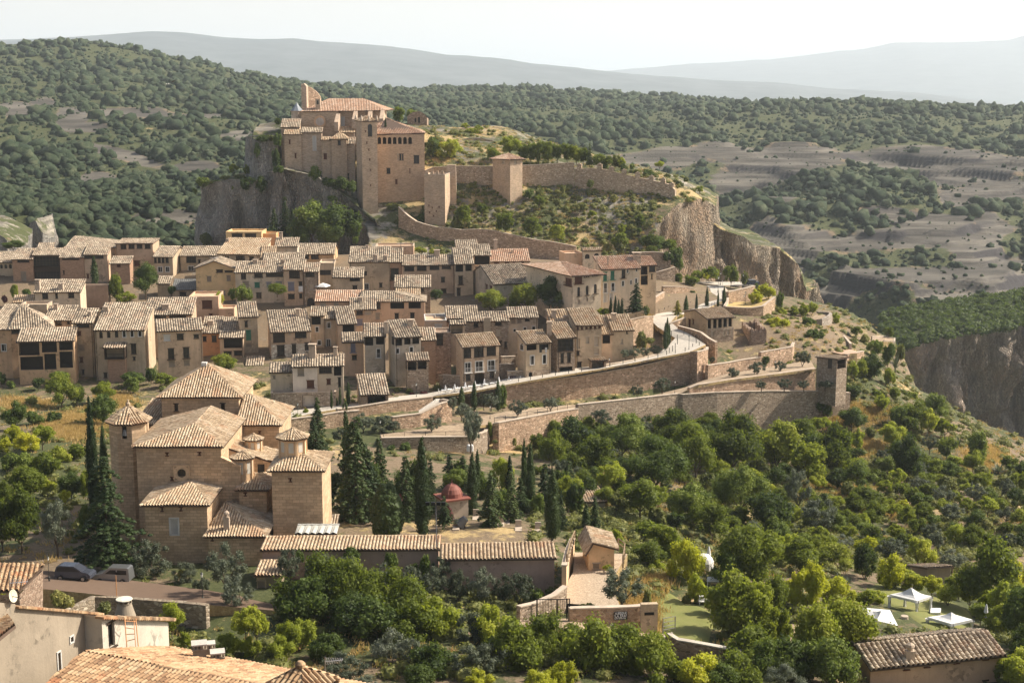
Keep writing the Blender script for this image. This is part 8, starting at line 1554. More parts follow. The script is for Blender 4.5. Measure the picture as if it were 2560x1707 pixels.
for i, (u, vm, v0, D, p, h, wm, kind, label, wpx, det) in enumerate(TREES):
 pk, leaf, nm, cat, words = SPEC[kind]
 detail = 2.2 if wpx > 150 else (1.0 if wpx > 55 else .4)
 if pk in ('cyp',): detail = 1.6 if h*F/D > 150 else .5
 nvar = 3 if detail >= 1 else 4
 cm, tm = getproto(pk, detail, i % nvar, leaf)
 r = thing(nm, label, cat, p, GRP.get(kind)); r.rotation_euler = (0, 0, random.uniform(0, 6.28))
 sx = wm/WIDTH[pk]; r.scale = (sx, sx, h)
 if pk not in ('bush', 'agave', 'cyp') and h < .0: pass
 for n2, me in (('crown', cm), ('trunk', tm)):
  o = bpy.data.objects.new(n2 if pk != 'agave' else ('leaves' if n2 == 'crown' else 'stem'), me); COL.objects.link(o); o.parent = r
print('TREES', len(TREES))
# far woodland, scrub and grass that nobody could count
rng = np.random.default_rng(3)
def far_bushes():
 V, Fc = ico(); m = MB()
 ny, nx = FX.shape; n = 100000; iy = rng.integers(0, ny-1, n); ix = rng.integers(0, nx-1, n)
 x, y, z = FX[iy, ix], FY[iy, ix], FZ[iy, ix]; rk = FRK[iy, ix]; x = x + rng.uniform(-1.5, 1.5, n)*y/520;
 t_ = y*CT - z*ST; u = 1280 + F*x/t_; v = 853.5 - F*(y*ST+z*CT)/t_
 dens = .72 + .8*vnoise(x/50, y/50, 77, 4)
 keep = (rng.random(n) < np.clip(dens, .15, 1)*(1-np.clip(rk, 0, .86))) & (u > -380) & (u < 2900) & (v > 90) & (v < 900)
 keep &= ~((u > 560) & (u < 1750) & (v > 500))
 x, y, z = x[keep], y[keep], z[keep]; n = len(x)
 rk2 = rk[keep]; r = rng.gamma(2.4, .66, n)*np.where(rk2 > .5, .6, 1)*np.clip(1+.8*vnoise(x/38, y/38, 78, 3), .45, 1.6)*(.75 + y/2600); r = np.clip(r, .7, np.where(y < 800, 3.2, 6))
 import bmesh
 bm = bmesh.new(); bmesh.ops.create_icosphere(bm, subdivisions=1, radius=1); V1 = np.array([q.co[:] for q in bm.verts]); F1 = np.array([[q.index for q in f.verts] for f in bm.faces]); bm.free()
 V0 = np.array([(0, 0, 1.), (.9, 0, .35), (.28, .86, .35), (-.73, .53, .35), (-.73, -.53, .35), (.28, -.86, .35), (.7, .5, -.6), (-.3, .8, -.6), (-.85, 0, -.6), (-.3, -.8, -.6), (.7, -.5, -.6)]); F0 = np.array([[0, 1, 2], [0, 2, 3], [0, 3, 4], [0, 4, 5], [0, 5, 1], [1, 6, 2], [2, 7, 3], [3, 8, 4], [4, 9, 5], [5, 10, 1], [6, 7, 2], [7, 8, 3], [8, 9, 4], [9, 10, 5], [10, 6, 1]])
 s_ = r*F/y
 for sel, VV, FF in ((s_ > 9, V, Fc), ((s_ <= 9) & (s_ > 4.5), V1, F1), (s_ <= 4.5, V0, F0)):
  k = np.where(sel)[0]
  if not len(k): continue
  jit = 1 + rng.normal(0, .28, (len(k), len(VV), 1)); q = VV[None]*jit*r[k][:, None, None]*np.array([1, 1, .85]) + np.stack([x[k], y[k], z[k]+r[k]*.35], -1)[:, None]
  m.quads(q.reshape(-1, 3), (FF[None]+(np.arange(len(k))*len(VV))[:, None, None]).reshape(-1, 3))
 print('far bushes', n)
 return m
fm_ = bpy.data.materials.new('far_foliage'); fm_.use_nodes = True; nt = fm_.node_tree; b = nt.nodes['Principled BSDF']; b.inputs['Roughness'].default_value = .85; b.inputs['Specular IOR Level'].default_value = .15
p = gpos(nt); a = noise_(nt, p, .09, 3, .6); c = noise_(nt, p, 1.1, 3, .7)
f_ = N(nt, 'Math', operation='MULTIPLY_ADD'); nt.links.new(c, f_.inputs[0]); f_.inputs[1].default_value = .55;
g_ = N(nt, 'Math', operation='MULTIPLY_ADD'); nt.links.new(a, g_.inputs[0]); g_.inputs[1].default_value = .9; g_.inputs[2].default_value = -.22; nt.links.new(g_.outputs[0], f_.inputs[2])
nt.links.new(ramp(nt, f_.outputs[0], [(.3, (.022, .038, .022)), (.5, (.055, .08, .04)), (.75, (.14, .155, .085))]), b.inputs['Base Color']); bump(nt, b, noise_(nt, p, 1.6, 5, .8), 1.0, 1.2)
o = far_bushes().build('woodland', fm_, None, smooth=True); tag(o, kind='stuff', label='evergreen oak scrub covering the far hillsides')
def tufts(name, pts, size, n_per, mat, leafsize, flat=.7, blob=True):
 C = np.array(pts); Rr = np.array(size); m = MB(); leafcloud(m, C, Rr, int(n_per*len(C)), leafsize, flat=flat)
 if blob: blobs(m, C, Rr, .7, flat)
 o = m.build(name, mat, None); tag(o, kind='stuff'); return o
pts = []; sz = []
for _ in range(1500):
 u, v = rng.uniform(2215, 2620), 0; D = rng.uniform(555, 640); ue = (u-1280)*D/565+1280; tv = float(np.interp(ue, [2220, 2270, 2340, 2440, 2560, 2800], [880, 862, 838, 822, 806, 770]))
 q = P(u, tv, 565); x = (u-1280)/F*D; z = q.z + min(D-560, 50)*.07 - max(D-610, 0)*.5; r = rng.uniform(.8, 2.6); pts.append((x, D, z+r*.3)); sz.append(r)
tufts('rim_scrub', pts, sz, 40, LM['dark'], .6)
def onhill(u, v, fn, y0, y1):
 D = raycast(u, v, fn, y0, y1);
 return None if D is None else P(u, v, D)
pts = []; sz = []; dp = []; ds = []
for _ in range(2300):
 u, v = rng.uniform(1060, 1780), rng.uniform(430, 680); q = onhill(u, v, hill_top, 395, 450)
 if q is None or abs(float(hill_top(q.x, q.y+1.)-hill_top(q.x, q.y-1.))) > 2.2 or (u > 1650 and v > 505): continue
 if rng.random() < .62: r = rng.uniform(.35, 1.2); pts.append((q.x, q.y, q.z+r*.2)); sz.append(r)
 else: r = rng.uniform(.3, .8); dp.append((q.x, q.y, q.z+r*.1)); ds.append(r)
for _ in range(1300):
 u, v = rng.uniform(1020, 1720), rng.uniform(290, 445); q = onhill(u, v, hill_top, 430, 520)
 if q is None: continue
 r = rng.uniform(.4, 1.2)
 if rng.random() < .45: pts.append((q.x, q.y, q.z+r*.2)); sz.append(r)
 else: dp.append((q.x, q.y, q.z+r*.1)); ds.append(r*.8)
for _ in range(7500):
 if rng.random() < .55: u, v = rng.uniform(1300, 2560), rng.uniform(1010, 1440)
 else: u, v = rng.uniform(-20, 2560), rng.uniform(940, 1700)
 D = raycast(u, v, ground, 90, 420)
 if D is None: continue
 if (640 < u < 1420 and 1150 < v < 1400 and rng.random() < .93) or (1390 < u < 1560 and 1370 < v < 1600) or (1600 < u < 1800 and 1490 < v < 1610) or (2120 < u < 2450 and 1430 < v < 1580) or (u < 700 and 1405 < v < 1560): continue
 if (880 < u < 1270 and 1020 < v < 1130) : continue
 q = P(u, v, D); i_ = (abs(xs-q.x)).argmin(); j_ = abs(ys-q.y).argmin();
 r = rng.uniform(.3, 1.25)
 dry = vnoise(np.array(q.x/14), np.array(q.y/14), 91, 3) + rng.normal(0, .2)
 if dry < .12: pts.append((q.x, q.y, q.z+r*.15)); sz.append(r)
 else: dp.append((q.x, q.y, q.z+r*.05)); ds.append(r*.55)
for _ in range(700):
 u, v = rng.uniform(1900, 2300), rng.uniform(760, 1000); D = raycast(u, v, ground, 290, 400)
 if D is None: continue
 q = P(u, v, D); r = rng.uniform(.3, 1.1)
 if rng.random() < .5: pts.append((q.x, q.y, q.z+r*.15)); sz.append(r)
 else: dp.append((q.x, q.y, q.z)); ds.append(r*.6)
tufts('undergrowth', pts, sz, 55, LM['scrub'], .22, flat=.7)
DRYM = leafmat('dry_grass_blades', (.3, .2, .08), (.52, .38, .17), (.62, .5, .28), trans=.3)
def grass(name, P0, Sz, n_per, mat):
 C = np.array(P0); S = np.array(Sz); n = int(n_per*len(C)); idx = rng.integers(0, len(C), n); off = rng.normal(size=(n, 2))*S[idx][:, None]*.8
 b0 = C[idx] + np.c_[off, np.zeros(n)]; hgt = rng.uniform(.3, .9, n)*np.minimum(S[idx], .8)*1.1; th = rng.uniform(0, 6.28, n); wv = .05+.05*rng.random(n)
 d = np.c_[np.cos(th)*wv, np.sin(th)*wv, np.zeros(n)]; tip = b0 + np.c_[rng.normal(size=(n, 2))*.12, hgt]
 V = np.stack([b0-d, b0+d, tip], 1).reshape(-1, 3); m = MB(); m.quads(V, np.arange(3*n).reshape(-1, 3)); o = m.build(name, mat, None); tag(o, kind='stuff')
for cx, cy, rx, ry, n in ((190, 1065, 70, 32, 900), (60, 1012, 60, 16, 250), (290, 1000, 40, 16, 250), (1600, 1540, 26, 60, 500), (1640, 1450, 20, 30, 150), (2050, 1045, 110, 16, 500), (2150, 1030, 90, 20, 400), (2460, 1140, 50, 26, 400), (2080, 1230, 90, 26, 400), (2160, 1120, 60, 18, 200), (2200, 1285, 60, 10, 200), (1610, 820, 14, 30, 200)):
 for _ in range(n):
  u, v = cx+rng.normal()*rx*.55, cy+rng.normal()*ry*.55; D = raycast(u, v, ground, 90, 420)
  if D: q = P(u, v, D); dp.append((q.x, q.y, q.z)); ds.append(rng.uniform(.5, 1.1))
grass('dry_grass', dp, ds, 22, DRYM)
# street furniture and small things
WH = plain('white_cloth', (.7, .69, .67), .8); WP = plain('white_plastic', (.75, .74, .72), .4); IR = SHUT['k']
LG = plain('lamp_glass', (.75, .75, .7), .3); GM = plain('lamp_metal', (.06, .065, .06), .5, .4)
def clone(src, label, loc, sc_=None, rz=0, group=None):
 r = src.copy(); COL.objects.link(r); r.location = loc; r.rotation_euler = (0, 0, rz); r['label'] = label
 if sc_: r.scale = (sc_,)*3
 if group: r['group'] = group
 for ch in src.children:
  c = ch.copy(); COL.objects.link(c); c.parent = r
 return r
def lampproto():
 t = thing('street_lamp', 'x', 'street lamp', (0, 0, 0), 'street lamps'); m = MB()
 m.lathe((0, 0, -.3), [(.16, 0), (.16, .7), (.08, .8), (.055, 1.2), (.045, 3.5), (.1, 3.56), (.1, 3.62)], 8); m.build('post', GM, t)
 m = MB(); m.lathe((0, 0, 3.32), [(.1, 0), (.2, .45), (.2, .48)], 6); m.build('lantern', LG, t)
 m = MB(); m.lathe((0, 0, 3.78), [(.25, 0), (.2, .08), (.08, .2), (.03, .3), (0, .32)], 6); m.build('lamp_cap', GM, t); return t
L0 = None
for f, u, vt, vb, D, lb in [('L', 1862, 520, 780, 141, 'street lamp with white lantern at the front road beside the big olive tree'), ('L', 452, 375, 590, 146, 'street lamp at the left end of the parked cars'), ('X', 470, 645, 790, 215, 'street lamp beside the hedge in the left garden'),
 ('D', 892, 1080, 1212, 296, 'street lamp beside the brown garage door'), ('D', 1625, 870, 1020, 305.5, 'street lamp in the middle of the road bend'), ('D', 1522, 685, 800, 335, 'street lamp by the golden conical conifer'), ('D', 1495, 1290, 1412, 283, 'street lamp on the path below the great retaining wall'),
 ('N', 724, 810, 935, 299, 'street lamp between the olive trees of the long terrace'), ('N', 440, 205, 325, 360, 'street lamp on the dry grass terrace, left of its twin'), ('N', 453, 175, 300, 363, 'street lamp on the dry grass terrace, right of its twin'), ('D', 1406, 245, 385, 386, 'street lamp in front of the arched gateway'),
 ('D', 1893, 330, 480, 377, 'street lamp left of the slim cypress on the upper road'), ('D', 1913, 295, 410, 389, 'street lamp on the upper square behind the planter wall'), ('D', 2122, 310, 430, 388, 'street lamp at the right end of the upper square'), ('D', 1930, 365, 450, 384, 'short street lamp next to the planter wall end'),
 ('C', 1243, 1345, 1480, 286, 'street lamp at the corner of the restaurant house'), ('W', 460, 415, 545, 258, 'street lamp on the path above the fenced lower terrace'), ('M', 437, 200, 315, 263, 'street lamp on the street behind the church transept'), ('M', 1058, 330, 465, 240, 'street lamp with white lantern at the fenced lower terrace end'), ('M', 1330, 50, 165, 279, 'street lamp beside the red flowering shrubs')]:
 p = FP(f, u, vb, D); h = (FP(f, u, vt, D).z - p.z)/4.1
 if L0 is None: L0 = lampproto(); L0.location = p; L0.scale = (h,)*3; L0['label'] = lb
 else: clone(L0, lb, p, h)
def sunshade():
 t = thing('closed_sunshade', 'x', 'sunshade', (0, 0, 0), 'closed white sunshades on the restaurant terrace'); m = MB(); m.lathe((0, 0, .9), [(.3, 0), (.4, .14), (.33, .5), (.24, 1.1), (.1, 1.6), (0, 1.7)], 10); m.build('canopy', WH, t)
 m = MB(); m.rod((0, 0, 0), (0, 0, 1), .035); m.lathe((0, 0, 0), [(.3, 0), (.3, .06), (0, .07)], 10); m.build('pole', IR, t); return t
def zroad(f, u, v, D): return FP(f, u, v, D)
names = ['leftmost closed white sunshade of the terrace row', 'second closed white sunshade from the left', 'third closed white sunshade from the left', 'closed white sunshade half behind the middle terrace cypress', 'closed white sunshade in front of the restaurant door', 'closed white sunshade just left of the retaining wall corner', 'closed white sunshade left of the street signboard', 'rightmost closed white sunshade, right of the street signboard']
SH = []
for (u, vt, vb, D), nm in zip([(785, 1478, 1545, 279.5), (870, 1468, 1538, 281), (967, 1450, 1528, 282.5), (1057, 1440, 1515, 284), (1142, 1420, 1498, 285.5), (1275, 1400, 1482, 286), (1368, 1395, 1452, 288.5), (1473, 1392, 1447, 289)], names):
 p = FP('C', u, vb, D); h = (FP('C', u, vt, D).z-p.z)/2.6
 if not SH: SH.append(sunshade()); SH[0].location = p; SH[0].scale = (h,)*3; SH[0]['label'] = nm
 else: clone(SH[0], nm, p, h)
tb = thing('terrace_table', 'x', 'table', (0, 0, 0), 'white terrace tables'); m = MB(); m.box((0, 0, .7), .95, .95, .05); m.build('tabletop', WP, tb); m = MB(); m.rod((0, 0, 0), (0, 0, .7), .05); m.box((0, 0, 0), .5, .5, .04); m.build('pedestal', WP, tb)
chp = thing('terrace_chair', 'x', 'chair', (0, 0, 0), 'white terrace chairs'); m = MB(); m.box((0, 0, .42), .48, .48, .05); m.build('seat', WP, chp); m = MB(); m.box((0, .22, .45), .48, .05, .45); m.build('backrest', WP, chp)
for sx in (-.2, .2):
 for sy in (-.2, .2): m = MB(); m.rod((sx, sy, 0), (sx, sy, .43), .02, n=5); m.build('leg', WP, chp)
first = True
for i, u in enumerate([770, 825, 905, 945, 1015, 1085, 1150, 1215, 1262, 1400, 1450]):
 v = 1556-(u-770)*.145; D = 279.2+(u-770)*.0155; p = FP('C', u, v, D)
 if u > 1300: p = FP('C', u, 1466, 287.5)
 lb = ['leftmost white terrace table of the row', 'second white terrace table from the left', 'white terrace table right of the second closed sunshade', 'white terrace table behind the left terrace cypress', 'white terrace table beside the third closed sunshade', 'white terrace table behind the middle terrace cypress', 'white terrace table before the restaurant door', 'white terrace table under the restaurant lamp', 'white terrace table by the right terrace cypress', 'white table under the left sunshade at the signboard', 'white table between the two sunshades at the signboard'][i]
 if first: tb.location = p; tb['label'] = lb
 else: clone(tb, lb, p)
 for k, (dx, dy) in enumerate(((-.85, .1), (.85, .1))):
  q = p+Vector((dx, dy, 0)); lc = 'white plastic chair '+('left' if k == 0 else 'right')+' of the '+lb.replace('white ', '', 1)
  if first: chp.location = q; chp['label'] = lc; chp.rotation_euler = (0, 0, 1.57); first = False
  else: clone(chp, lc, q, rz=1.57 if k == 0 else -1.57)
bo = None
bl = [('D', a, 1326-7-(a)*.17, 284.6+a*.0105) for a in (60, 170, 280, 400, 520, 640)] + [('D', 780, 1186, 294), ('D', 900, 1165, 295.5), ('D', 1020, 1140, 297), ('D', 1130, 1118, 298.5), ('D', 1250, 1095, 299.8), ('D', 1340, 1078, 300.6), ('D', 1420, 1052, 302), ('D', 1500, 1040, 302.8), ('D', 1590, 1025, 303.6), ('D', 1445, 1030, 304), ('D', 1475, 1010, 305), ('D', 1500, 985, 307.5), ('D', 1520, 945, 311), ('D', 1518, 905, 316), ('D', 1465, 870, 321), ('D', 1580, 860, 320), ('D', 1690, 905, 314.5), ('D', 1692, 950, 311.5), ('D', 1660, 990, 308), ('D', 1720, 975, 309), ('D', 1480, 690, 347), ('D', 1640, 600, 361), ('D', 1735, 540, 369), ('D', 1350, 670, 349), ('D', 1400, 655, 352), ('D', 1440, 640, 354)]
ORD2 = 'first second third fourth fifth sixth seventh eighth ninth tenth eleventh twelfth thirteenth fourteenth'.split()
for i, (f, u, v, D) in enumerate(bl):
 p = FP(f, u, v, D); lb = ORD2[i-21 if i > 20 else i-14 if i > 13 else i]+(' bollard up the inner side of the upper road' if i > 20 else ' bollard round the road bend above the bastion' if i > 13 else ' bollard from the left along the top of the great wall')
 if bo is None:
  bo = thing('bollard', lb, 'bollard', p, 'bollards along the village street'); m = MB(); m.lathe(p-Vector((0, 0, .3)), [(.07, 0), (.07, 1.1), (.09, 1.13), (.05, 1.25), (0, 1.27)], 8); m.build('post', GM, bo)
 else: clone(bo, lb, p)
def car(label, pts, roofpts, D, yaw, W, body, f='L'):
 """pts: side profile (x, z) clockwise from rear bottom; roofpts: glasshouse profile"""
 r = thing('parked_car', label, 'car', (0, 0, 0)); ex = Vector((math.cos(yaw), math.sin(yaw), 0)); ey = Vector((-ex.y, ex.x, 0))
 def loft(prof, w0, w1, ztop, mat, nm, par):
  m = MB(); n = len(prof); S = []
  for s in (0, 1):
   row = []
   for x, z in prof: k = (w0 + (w1-w0)*max(0, min(1, (z-.5)/(ztop-.5)))); yy = (W-k)/2 if s == 0 else (W+k)/2; row.append(ex*x + ey*yy + Vector((0, 0, z)))
   S.append(row)
  m.poly(S[0]); m.poly(S[1][::-1])
  for i in range(n): j = (i+1) % n; m.poly([S[0][j], S[0][i], S[1][i], S[1][j]])
  return m.build(nm, mat, par)
 r.location = (0, 0, 0); b_ = loft(pts, W, W*.8, 1.7, body, 'body', r)
 gl = loft(roofpts, W+.02, W*.8+.03, 1.7, GLASS, 'side_windows', r)
 L = max(p[0] for p in pts)
 for x in (L*.18, L*.8):
  for s in (-.02, 1.02):
   m = MB(); c = ex*x+ey*(W*s)+Vector((0, 0, .31)); d = ey*(.1 if s < .5 else -.1); m.rod(c-d, c+d, .31, n=18); wl = m.build('wheel', plain('rubber', (.02, .02, .02)), r); m = MB(); m.rod(c-d*1.12, c-d*.9, .19, n=12); m.build('rim', plain('alloy', (.45, .45, .45), .3, .8), wl)
 return r, ex, ey, b_
SV = plain('silver_paint', (.3, .31, .32), .28, .7, .5)
mpv = [(0, .35), (.02, .95), (.22, 1.5), (.6, 1.62), (2.2, 1.6), (3.1, 1.05), (3.85, .88), (4.05, .7), (4.08, .35)]
mw = [(.26, 1.02), (.36, 1.46), (.7, 1.5), (2.1, 1.48), (2.85, 1.05)]
van = [(0, .35), (.02, 1.0), (.1, 1.7), (.3, 1.8), (2.35, 1.78), (3.05, 1.12), (3.85, .95), (4.1, .7), (4.12, .35)]
vw = [(.3, 1.08), (.32, 1.55), (1.35, 1.57), (1.4, 1.08), (1.5, 1.08), (1.5, 1.57), (2.15, 1.56), (2.75, 1.12)]
c1, ex, ey, b1 = car('dark blue-grey people carrier parked on the left, its bonnet pointing right', mpv, mw, 150, 0, 1.7, plain('slate_paint', (.09, .1, .13), .25, .5, .5)); p = FP('L', 500, 600, 147.5); c1.location = p; c1.rotation_euler = (0, 0, -.12)
c2, ex, ey, b2 = car('grey boxy van-like car parked on the right, its bonnet pointing left', van, vw, 147, 0, 1.72, SV); q = FP('L', 1210, 640, 148.2); c2.location = q; c2.rotation_euler = (0, 0, math.pi+.02-.12); c2.location = q + Vector((-.1, 1.7, 0))
for cc, L, zz in ((c1, 4.0, .72), (c2, 4.02, .75)):
 for s in (.18, 1.5): m = MB(); m.box((L, s, zz), .12, .32, .16); m.build('headlight', LG, cc)
 m = MB(); m.poly([(2.35, .25, 1.56), (3.05, .2, 1.1), (3.05, 1.5, 1.1), (2.35, 1.45, 1.56)]); ws = m.build('windscreen', GLASS, cc); ws.location = (.06, 0, .03)
ms = thing('mausoleum', 'small cemetery mausoleum with a pointed terracotta-red dome', 'mausoleum', FP('M', 1620, 1120, 186)); p = FP('M', 1600, 1115, 188); w = 3.4; h = FP('M', 1600, 945, 186).z-p.z
RD = plain('red_dome_paint', (.25, .09, .065), .65); m = MB(); m.box(p-Vector((0, 0, 1)), w, w, h+1, (1, .45, 0)); m.build('wall', plaster((.42, .34, .27)), ms); m = MB(); m.box(p+Vector((0, 0, h)), w+.6, w+.6, .22, (1, .45, 0)); m.build('cornice', RD, ms)
m = MB(); m.lathe(p+Vector((0, 0, h+.2)), [(w*.46, 0), (w*.43, .6), (w*.34, 1.15), (w*.2, 1.6), (w*.08, 1.8), (.08, 1.95), (.05, 2.3), (0, 2.4)], 4, ph=.79); m.lathe(p+Vector((0, 0, h+.2)), [(w*.44, 0), (w*.42, .55), (w*.34, 1.1), (w*.2, 1.55), (0, 1.8)], 20); m.build('dome', RD, ms)
def gazebo(label, c4, ap, zg, legs=True):
 r = thing('garden_gazebo', label, 'gazebo', (sum(p.x for p in c4)/4, sum(p.y for p in c4)/4, zg), 'white garden gazebos'); m = MB(); z = sum(p.z for p in c4)/4
 C = [Vector((p.x, p.y, z)) for p in c4]; n = 8
 for i in range(4):
  a, b = C[i], C[(i+1) % 4]
  for k in range(n):
   p, q = a.lerp(b, k/n), a.lerp(b, (k+1)/n)
   for j in range(4):
    def sg(x, s): y = x.lerp(ap, s); y.z -= .22*math.sin(math.pi*s); return y
    m.poly([sg(p, j/4), sg(q, j/4), sg(q, (j+1)/4), sg(p, (j+1)/4)])
   m.poly([p-Vector((0, 0, .28+.05*(k % 2))), q-Vector((0, 0, .28+.05*((k+1) % 2))), q, p])
 m.build('canopy', WH, r)
 for c in C:
  m = MB(); m.lathe((c.x, c.y, zg-.2), [(.06, 0), (.2, .3), (.16, 1.0), (.12, 1.35), (.24, 2.0), (.3, z-zg)], 8); m.build('curtain', WH, r)
  m = MB(); m.rod((c.x+.15, c.y, zg-.2), (c.x+.15, c.y, z), .04); m.build('pole', IR, r)
 return r
G = lambda u, v, D: FP('G', u, v, D)
def onz(u, v, z): uu, vv = fr('G', u, v); return P(uu, vv, z/m_of(vv))
for lb, cs, zc, dz, zz in (('open white gazebo with tied curtains standing alone on the lawn', [(1118, 728), (1370, 788), (1500, 742), (1262, 700)], G(1370, 790, 158).z, 1.0, 2.1), ('white tent canopy nearest the barn on the left', [(950, 1030), (1198, 1022), (1120, 870), (885, 850)], G(1000, 1000, 150).z, .8, 2.1), ('white canopy rising just behind the barn ridge on the right', [(1468, 935), (1690, 1000), (1878, 958), (1690, 905)], G(1690, 990, 150).z, .75, 2.1)):
 C4 = [onz(u, v, zc) for u, v in cs]; gazebo(lb, C4, sum(C4, Vector())/4 + Vector((0, 0, dz)), zc-zz)
def slab(name, label, cat, pts, th, mat, legs=None, group=None):
 c = sum(pts, Vector())/len(pts); r = thing(name, label, cat, c, group); m = MB(); m.poly(pts); m.poly([p-Vector((0, 0, th)) for p in pts][::-1])
 for i in range(len(pts)): j = (i+1) % len(pts); m.poly([pts[i]-Vector((0, 0, th)), pts[j]-Vector((0, 0, th)), pts[j], pts[i]])
 m.build('top', mat, r)
 if legs:
  for p in pts: q = p.lerp(c, .12); m = MB(); m.rod((q.x, q.y, q.z-legs), q, .05); m.build('leg', mat, r)
def flatq(f, a, b, c, d, D, dz=0):
 p = FP(f, (a+c)/2, d, D); z = p.z; out = []
 for (u, v) in ((a, d), (c, d), (c+(c-a)*.05, b), (a+(c-a)*.05, b)):
  m = m_of(fr(f, u, v)[1]); Y = z/m; q = FP(f, u, v, Y); out.append(q)
 return out
slab('sun_lounger', 'white square daybed on the lawn right of the lone gazebo', 'daybed', flatq('G', 1490, 852, 1585, 895, 158), .3, WH, .3)
slab('garden_table', 'white table under the big tree beside the lawn path', 'table', flatq('E', 1790, 565, 1900, 608, 162), .08, WH, .8, 'white garden tables')
slab('garden_table', 'white table right of the other, nearly hidden by the big tree', 'table', flatq('E', 1930, 565, 2030, 600, 164), .08, WH, .8, 'white garden tables')
slab('garden_table', 'grey-white table at the lawn edge beside the dry grass', 'table', flatq('E', 1715, 735, 1840, 795, 154), .08, WP, .9, 'white garden tables')
t = thing('white_canopy', 'rounded white canopy behind the yellow-topped tree', 'canopy', FP('E', 1765, 490, 172)); m = MB(); m.lathe(FP('E', 1765, 490, 172), [(1.2, 0), (1.2, .9), (1.0, 1.4), (.6, 1.8), (0, 1.95)], 16); m.build('cover', WH, t)
for f, u, vt, vb, D, lb in (('E', 1806, 285, 420, 176, 'closed white sunshade above the rounded white canopy'), ('G', 2000, 815, 940, 150, 'closed white sunshade beside the barn top right corner')): p = FP(f, u, vb, D); clone(SH[0], lb, p, (FP(f, u, vt, D).z-p.z)/2.6, group='closed garden sunshades')
t = thing('garden_stool', 'round stone garden seat on the lawn between the gazebos', 'seat', G(1252, 990, 153)); m = MB(); m.lathe(G(1252, 990, 153), [(.42, 0), (.45, .4), (.42, .85), (0, .86)], 12); m.build('drum', COP, t)
ribbon('path', [('G', 110, 640, 172), ('G', 150, 780, 161), ('G', 230, 900, 153), ('G', 210, 1080, 144), ('G', 200, 1230, 138)], [('G', 210, 620, 172), ('G', 290, 790, 160), ('G', 300, 920, 152), ('G', 360, 1090, 143), ('G', 420, 1200, 138)], dirt, lift=.35, skirt=1)
tm_ = bpy.data.materials.new('turf'); tm_.use_nodes = True; nt = tm_.node_tree; b = nt.nodes['Principled BSDF']; b.inputs['Roughness'].default_value = .9; p = gpos(nt)
nt.links.new(mix(nt, noise_(nt, p, .35, 4), ramp(nt, noise_(nt, p, 6, 4, .8), [(.3, (.07, .1, .015)), (.7, (.16, .21, .035))]), (.22, .19, .06)), b.inputs['Base Color'])
for (u, v, ru, rv) in ((1705, 1552, 78, 66), (2310, 1520, 112, 48)):
 D = raycast(u, v, ground, 90, 300); c = P(u, v, D); rx = ru/F*D; D1, D2 = raycast(u, v+rv, ground, 90, 300), raycast(u, v-rv, ground, 90, 300)
 th = np.linspace(0, 2*math.pi, 41)[None]; rr = np.linspace(0, 1, 14)[:, None]; w_ = 1+.15*np.sin(th*3+1)+.08*np.sin(th*5)
 Xl = c.x + rr*np.cos(th)*rx*w_; Yl = (D1+D2)/2 + rr*np.sin(th)*(D2-D1)/2*w_; Zl = ground(Xl, Yl)+.28-.3*rr**8
 tag(gridmesh('lawn', Xl, Yl, Zl, tm_), kind='structure')
def writing(parent, txt, f, u0, v0, h, D0, D1, u1, mat, name='lettering', wide=None):
 """text between two points of a vertical wall"""
 a, b = FP(f, u0, v0, D0), FP(f, u1, v0, D1); e = Vector((b.x-a.x, b.y-a.y, 0)); L = e.length; e.normalize()
 cu_ = bpy.data.curves.new('t', 'FONT'); cu_.body = txt; cu_.size = 1; cu_.extrude = .01; o = bpy.data.objects.new('t', cu_); me = o.to_mesh(); V = np.array([v.co[:] for v in me.vertices]); Fc = [list(p.vertices) for p in me.polygons]
 hz_ = (FP(f, u0, v0-h, D0).z - a.z); V[:, 0] = (V[:, 0]-V[:, 0].min())/np.ptp(V[:, 0])*L; V[:, 1] = (V[:, 1]-V[:, 1].min())/np.ptp(V[:, 1])*hz_; n = Vector((e.y, -e.x, 0)); m = MB()
 W_ = [tuple(a + e*x + Vector((0, 0, y)) + n*(.03+z)) for x, y, z in V]
 for k in sorted(set(map(len, Fc))): m.quads(W_, [q for q in Fc if len(q) == k])
 o.to_mesh_clear(); bpy.data.objects.remove(o); return m.build(name, mat, parent)
wl = thing('painted_sign', 'white hand-painted words on a dark board fixed to the wall beside the iron gate', 'sign', FP('E', 1000, 960, 138.9)); PW = plain('white_paint', (.8, .8, .78))
writing(wl, 'ALBERGUE', 'E', 945, 912, 18, 138.75, 138.95, 1052, PW); writing(wl, '!LA ERA!', 'E', 941, 940, 25, 138.75, 138.95, 1052, PW); writing(wl, 'BAR-TERRAZA', 'E', 941, 957, 13, 138.75, 138.95, 1047, PW)
sg = thing('signboard', 'small dark signboard with pale letters fixed on the street wall', 'sign', FP('W', 670, 175, 289.6)); a, b = FP('W', 642, 178, 289.5), FP('W', 698, 178, 289.8); m = MB(); m.box(((a.x+b.x)/2, a.y-.12, a.z), b.x-a.x, .06, FP('W', 0, 145, 289.5).z-a.z); m.build('board', plain('sign_brown', (.07, .03, .03)), sg)
m = MB(); w_ = b.x-a.x; hh_ = FP('W', 0, 145, 289.5).z-a.z
for x, z, sx, sz in ((.12, .62, .1, .06), (.2, .5, .06, .2), (.3, .62, .1, .06), (.6, .5, .05, .26), (.68, .68, .14, .05), (.7, .52, .1, .05), (.86, .55, .05, .2), (.1, .2, .1, .1), (.5, .25, .16, .05)): m.box((a.x+w_*(x+.04), a.y-.17, a.z+hh_*z), w_*sx, .03, hh_*sz)
m.build('pale_marks', plain('faded_paint', (.5, .46, .46)), sg)
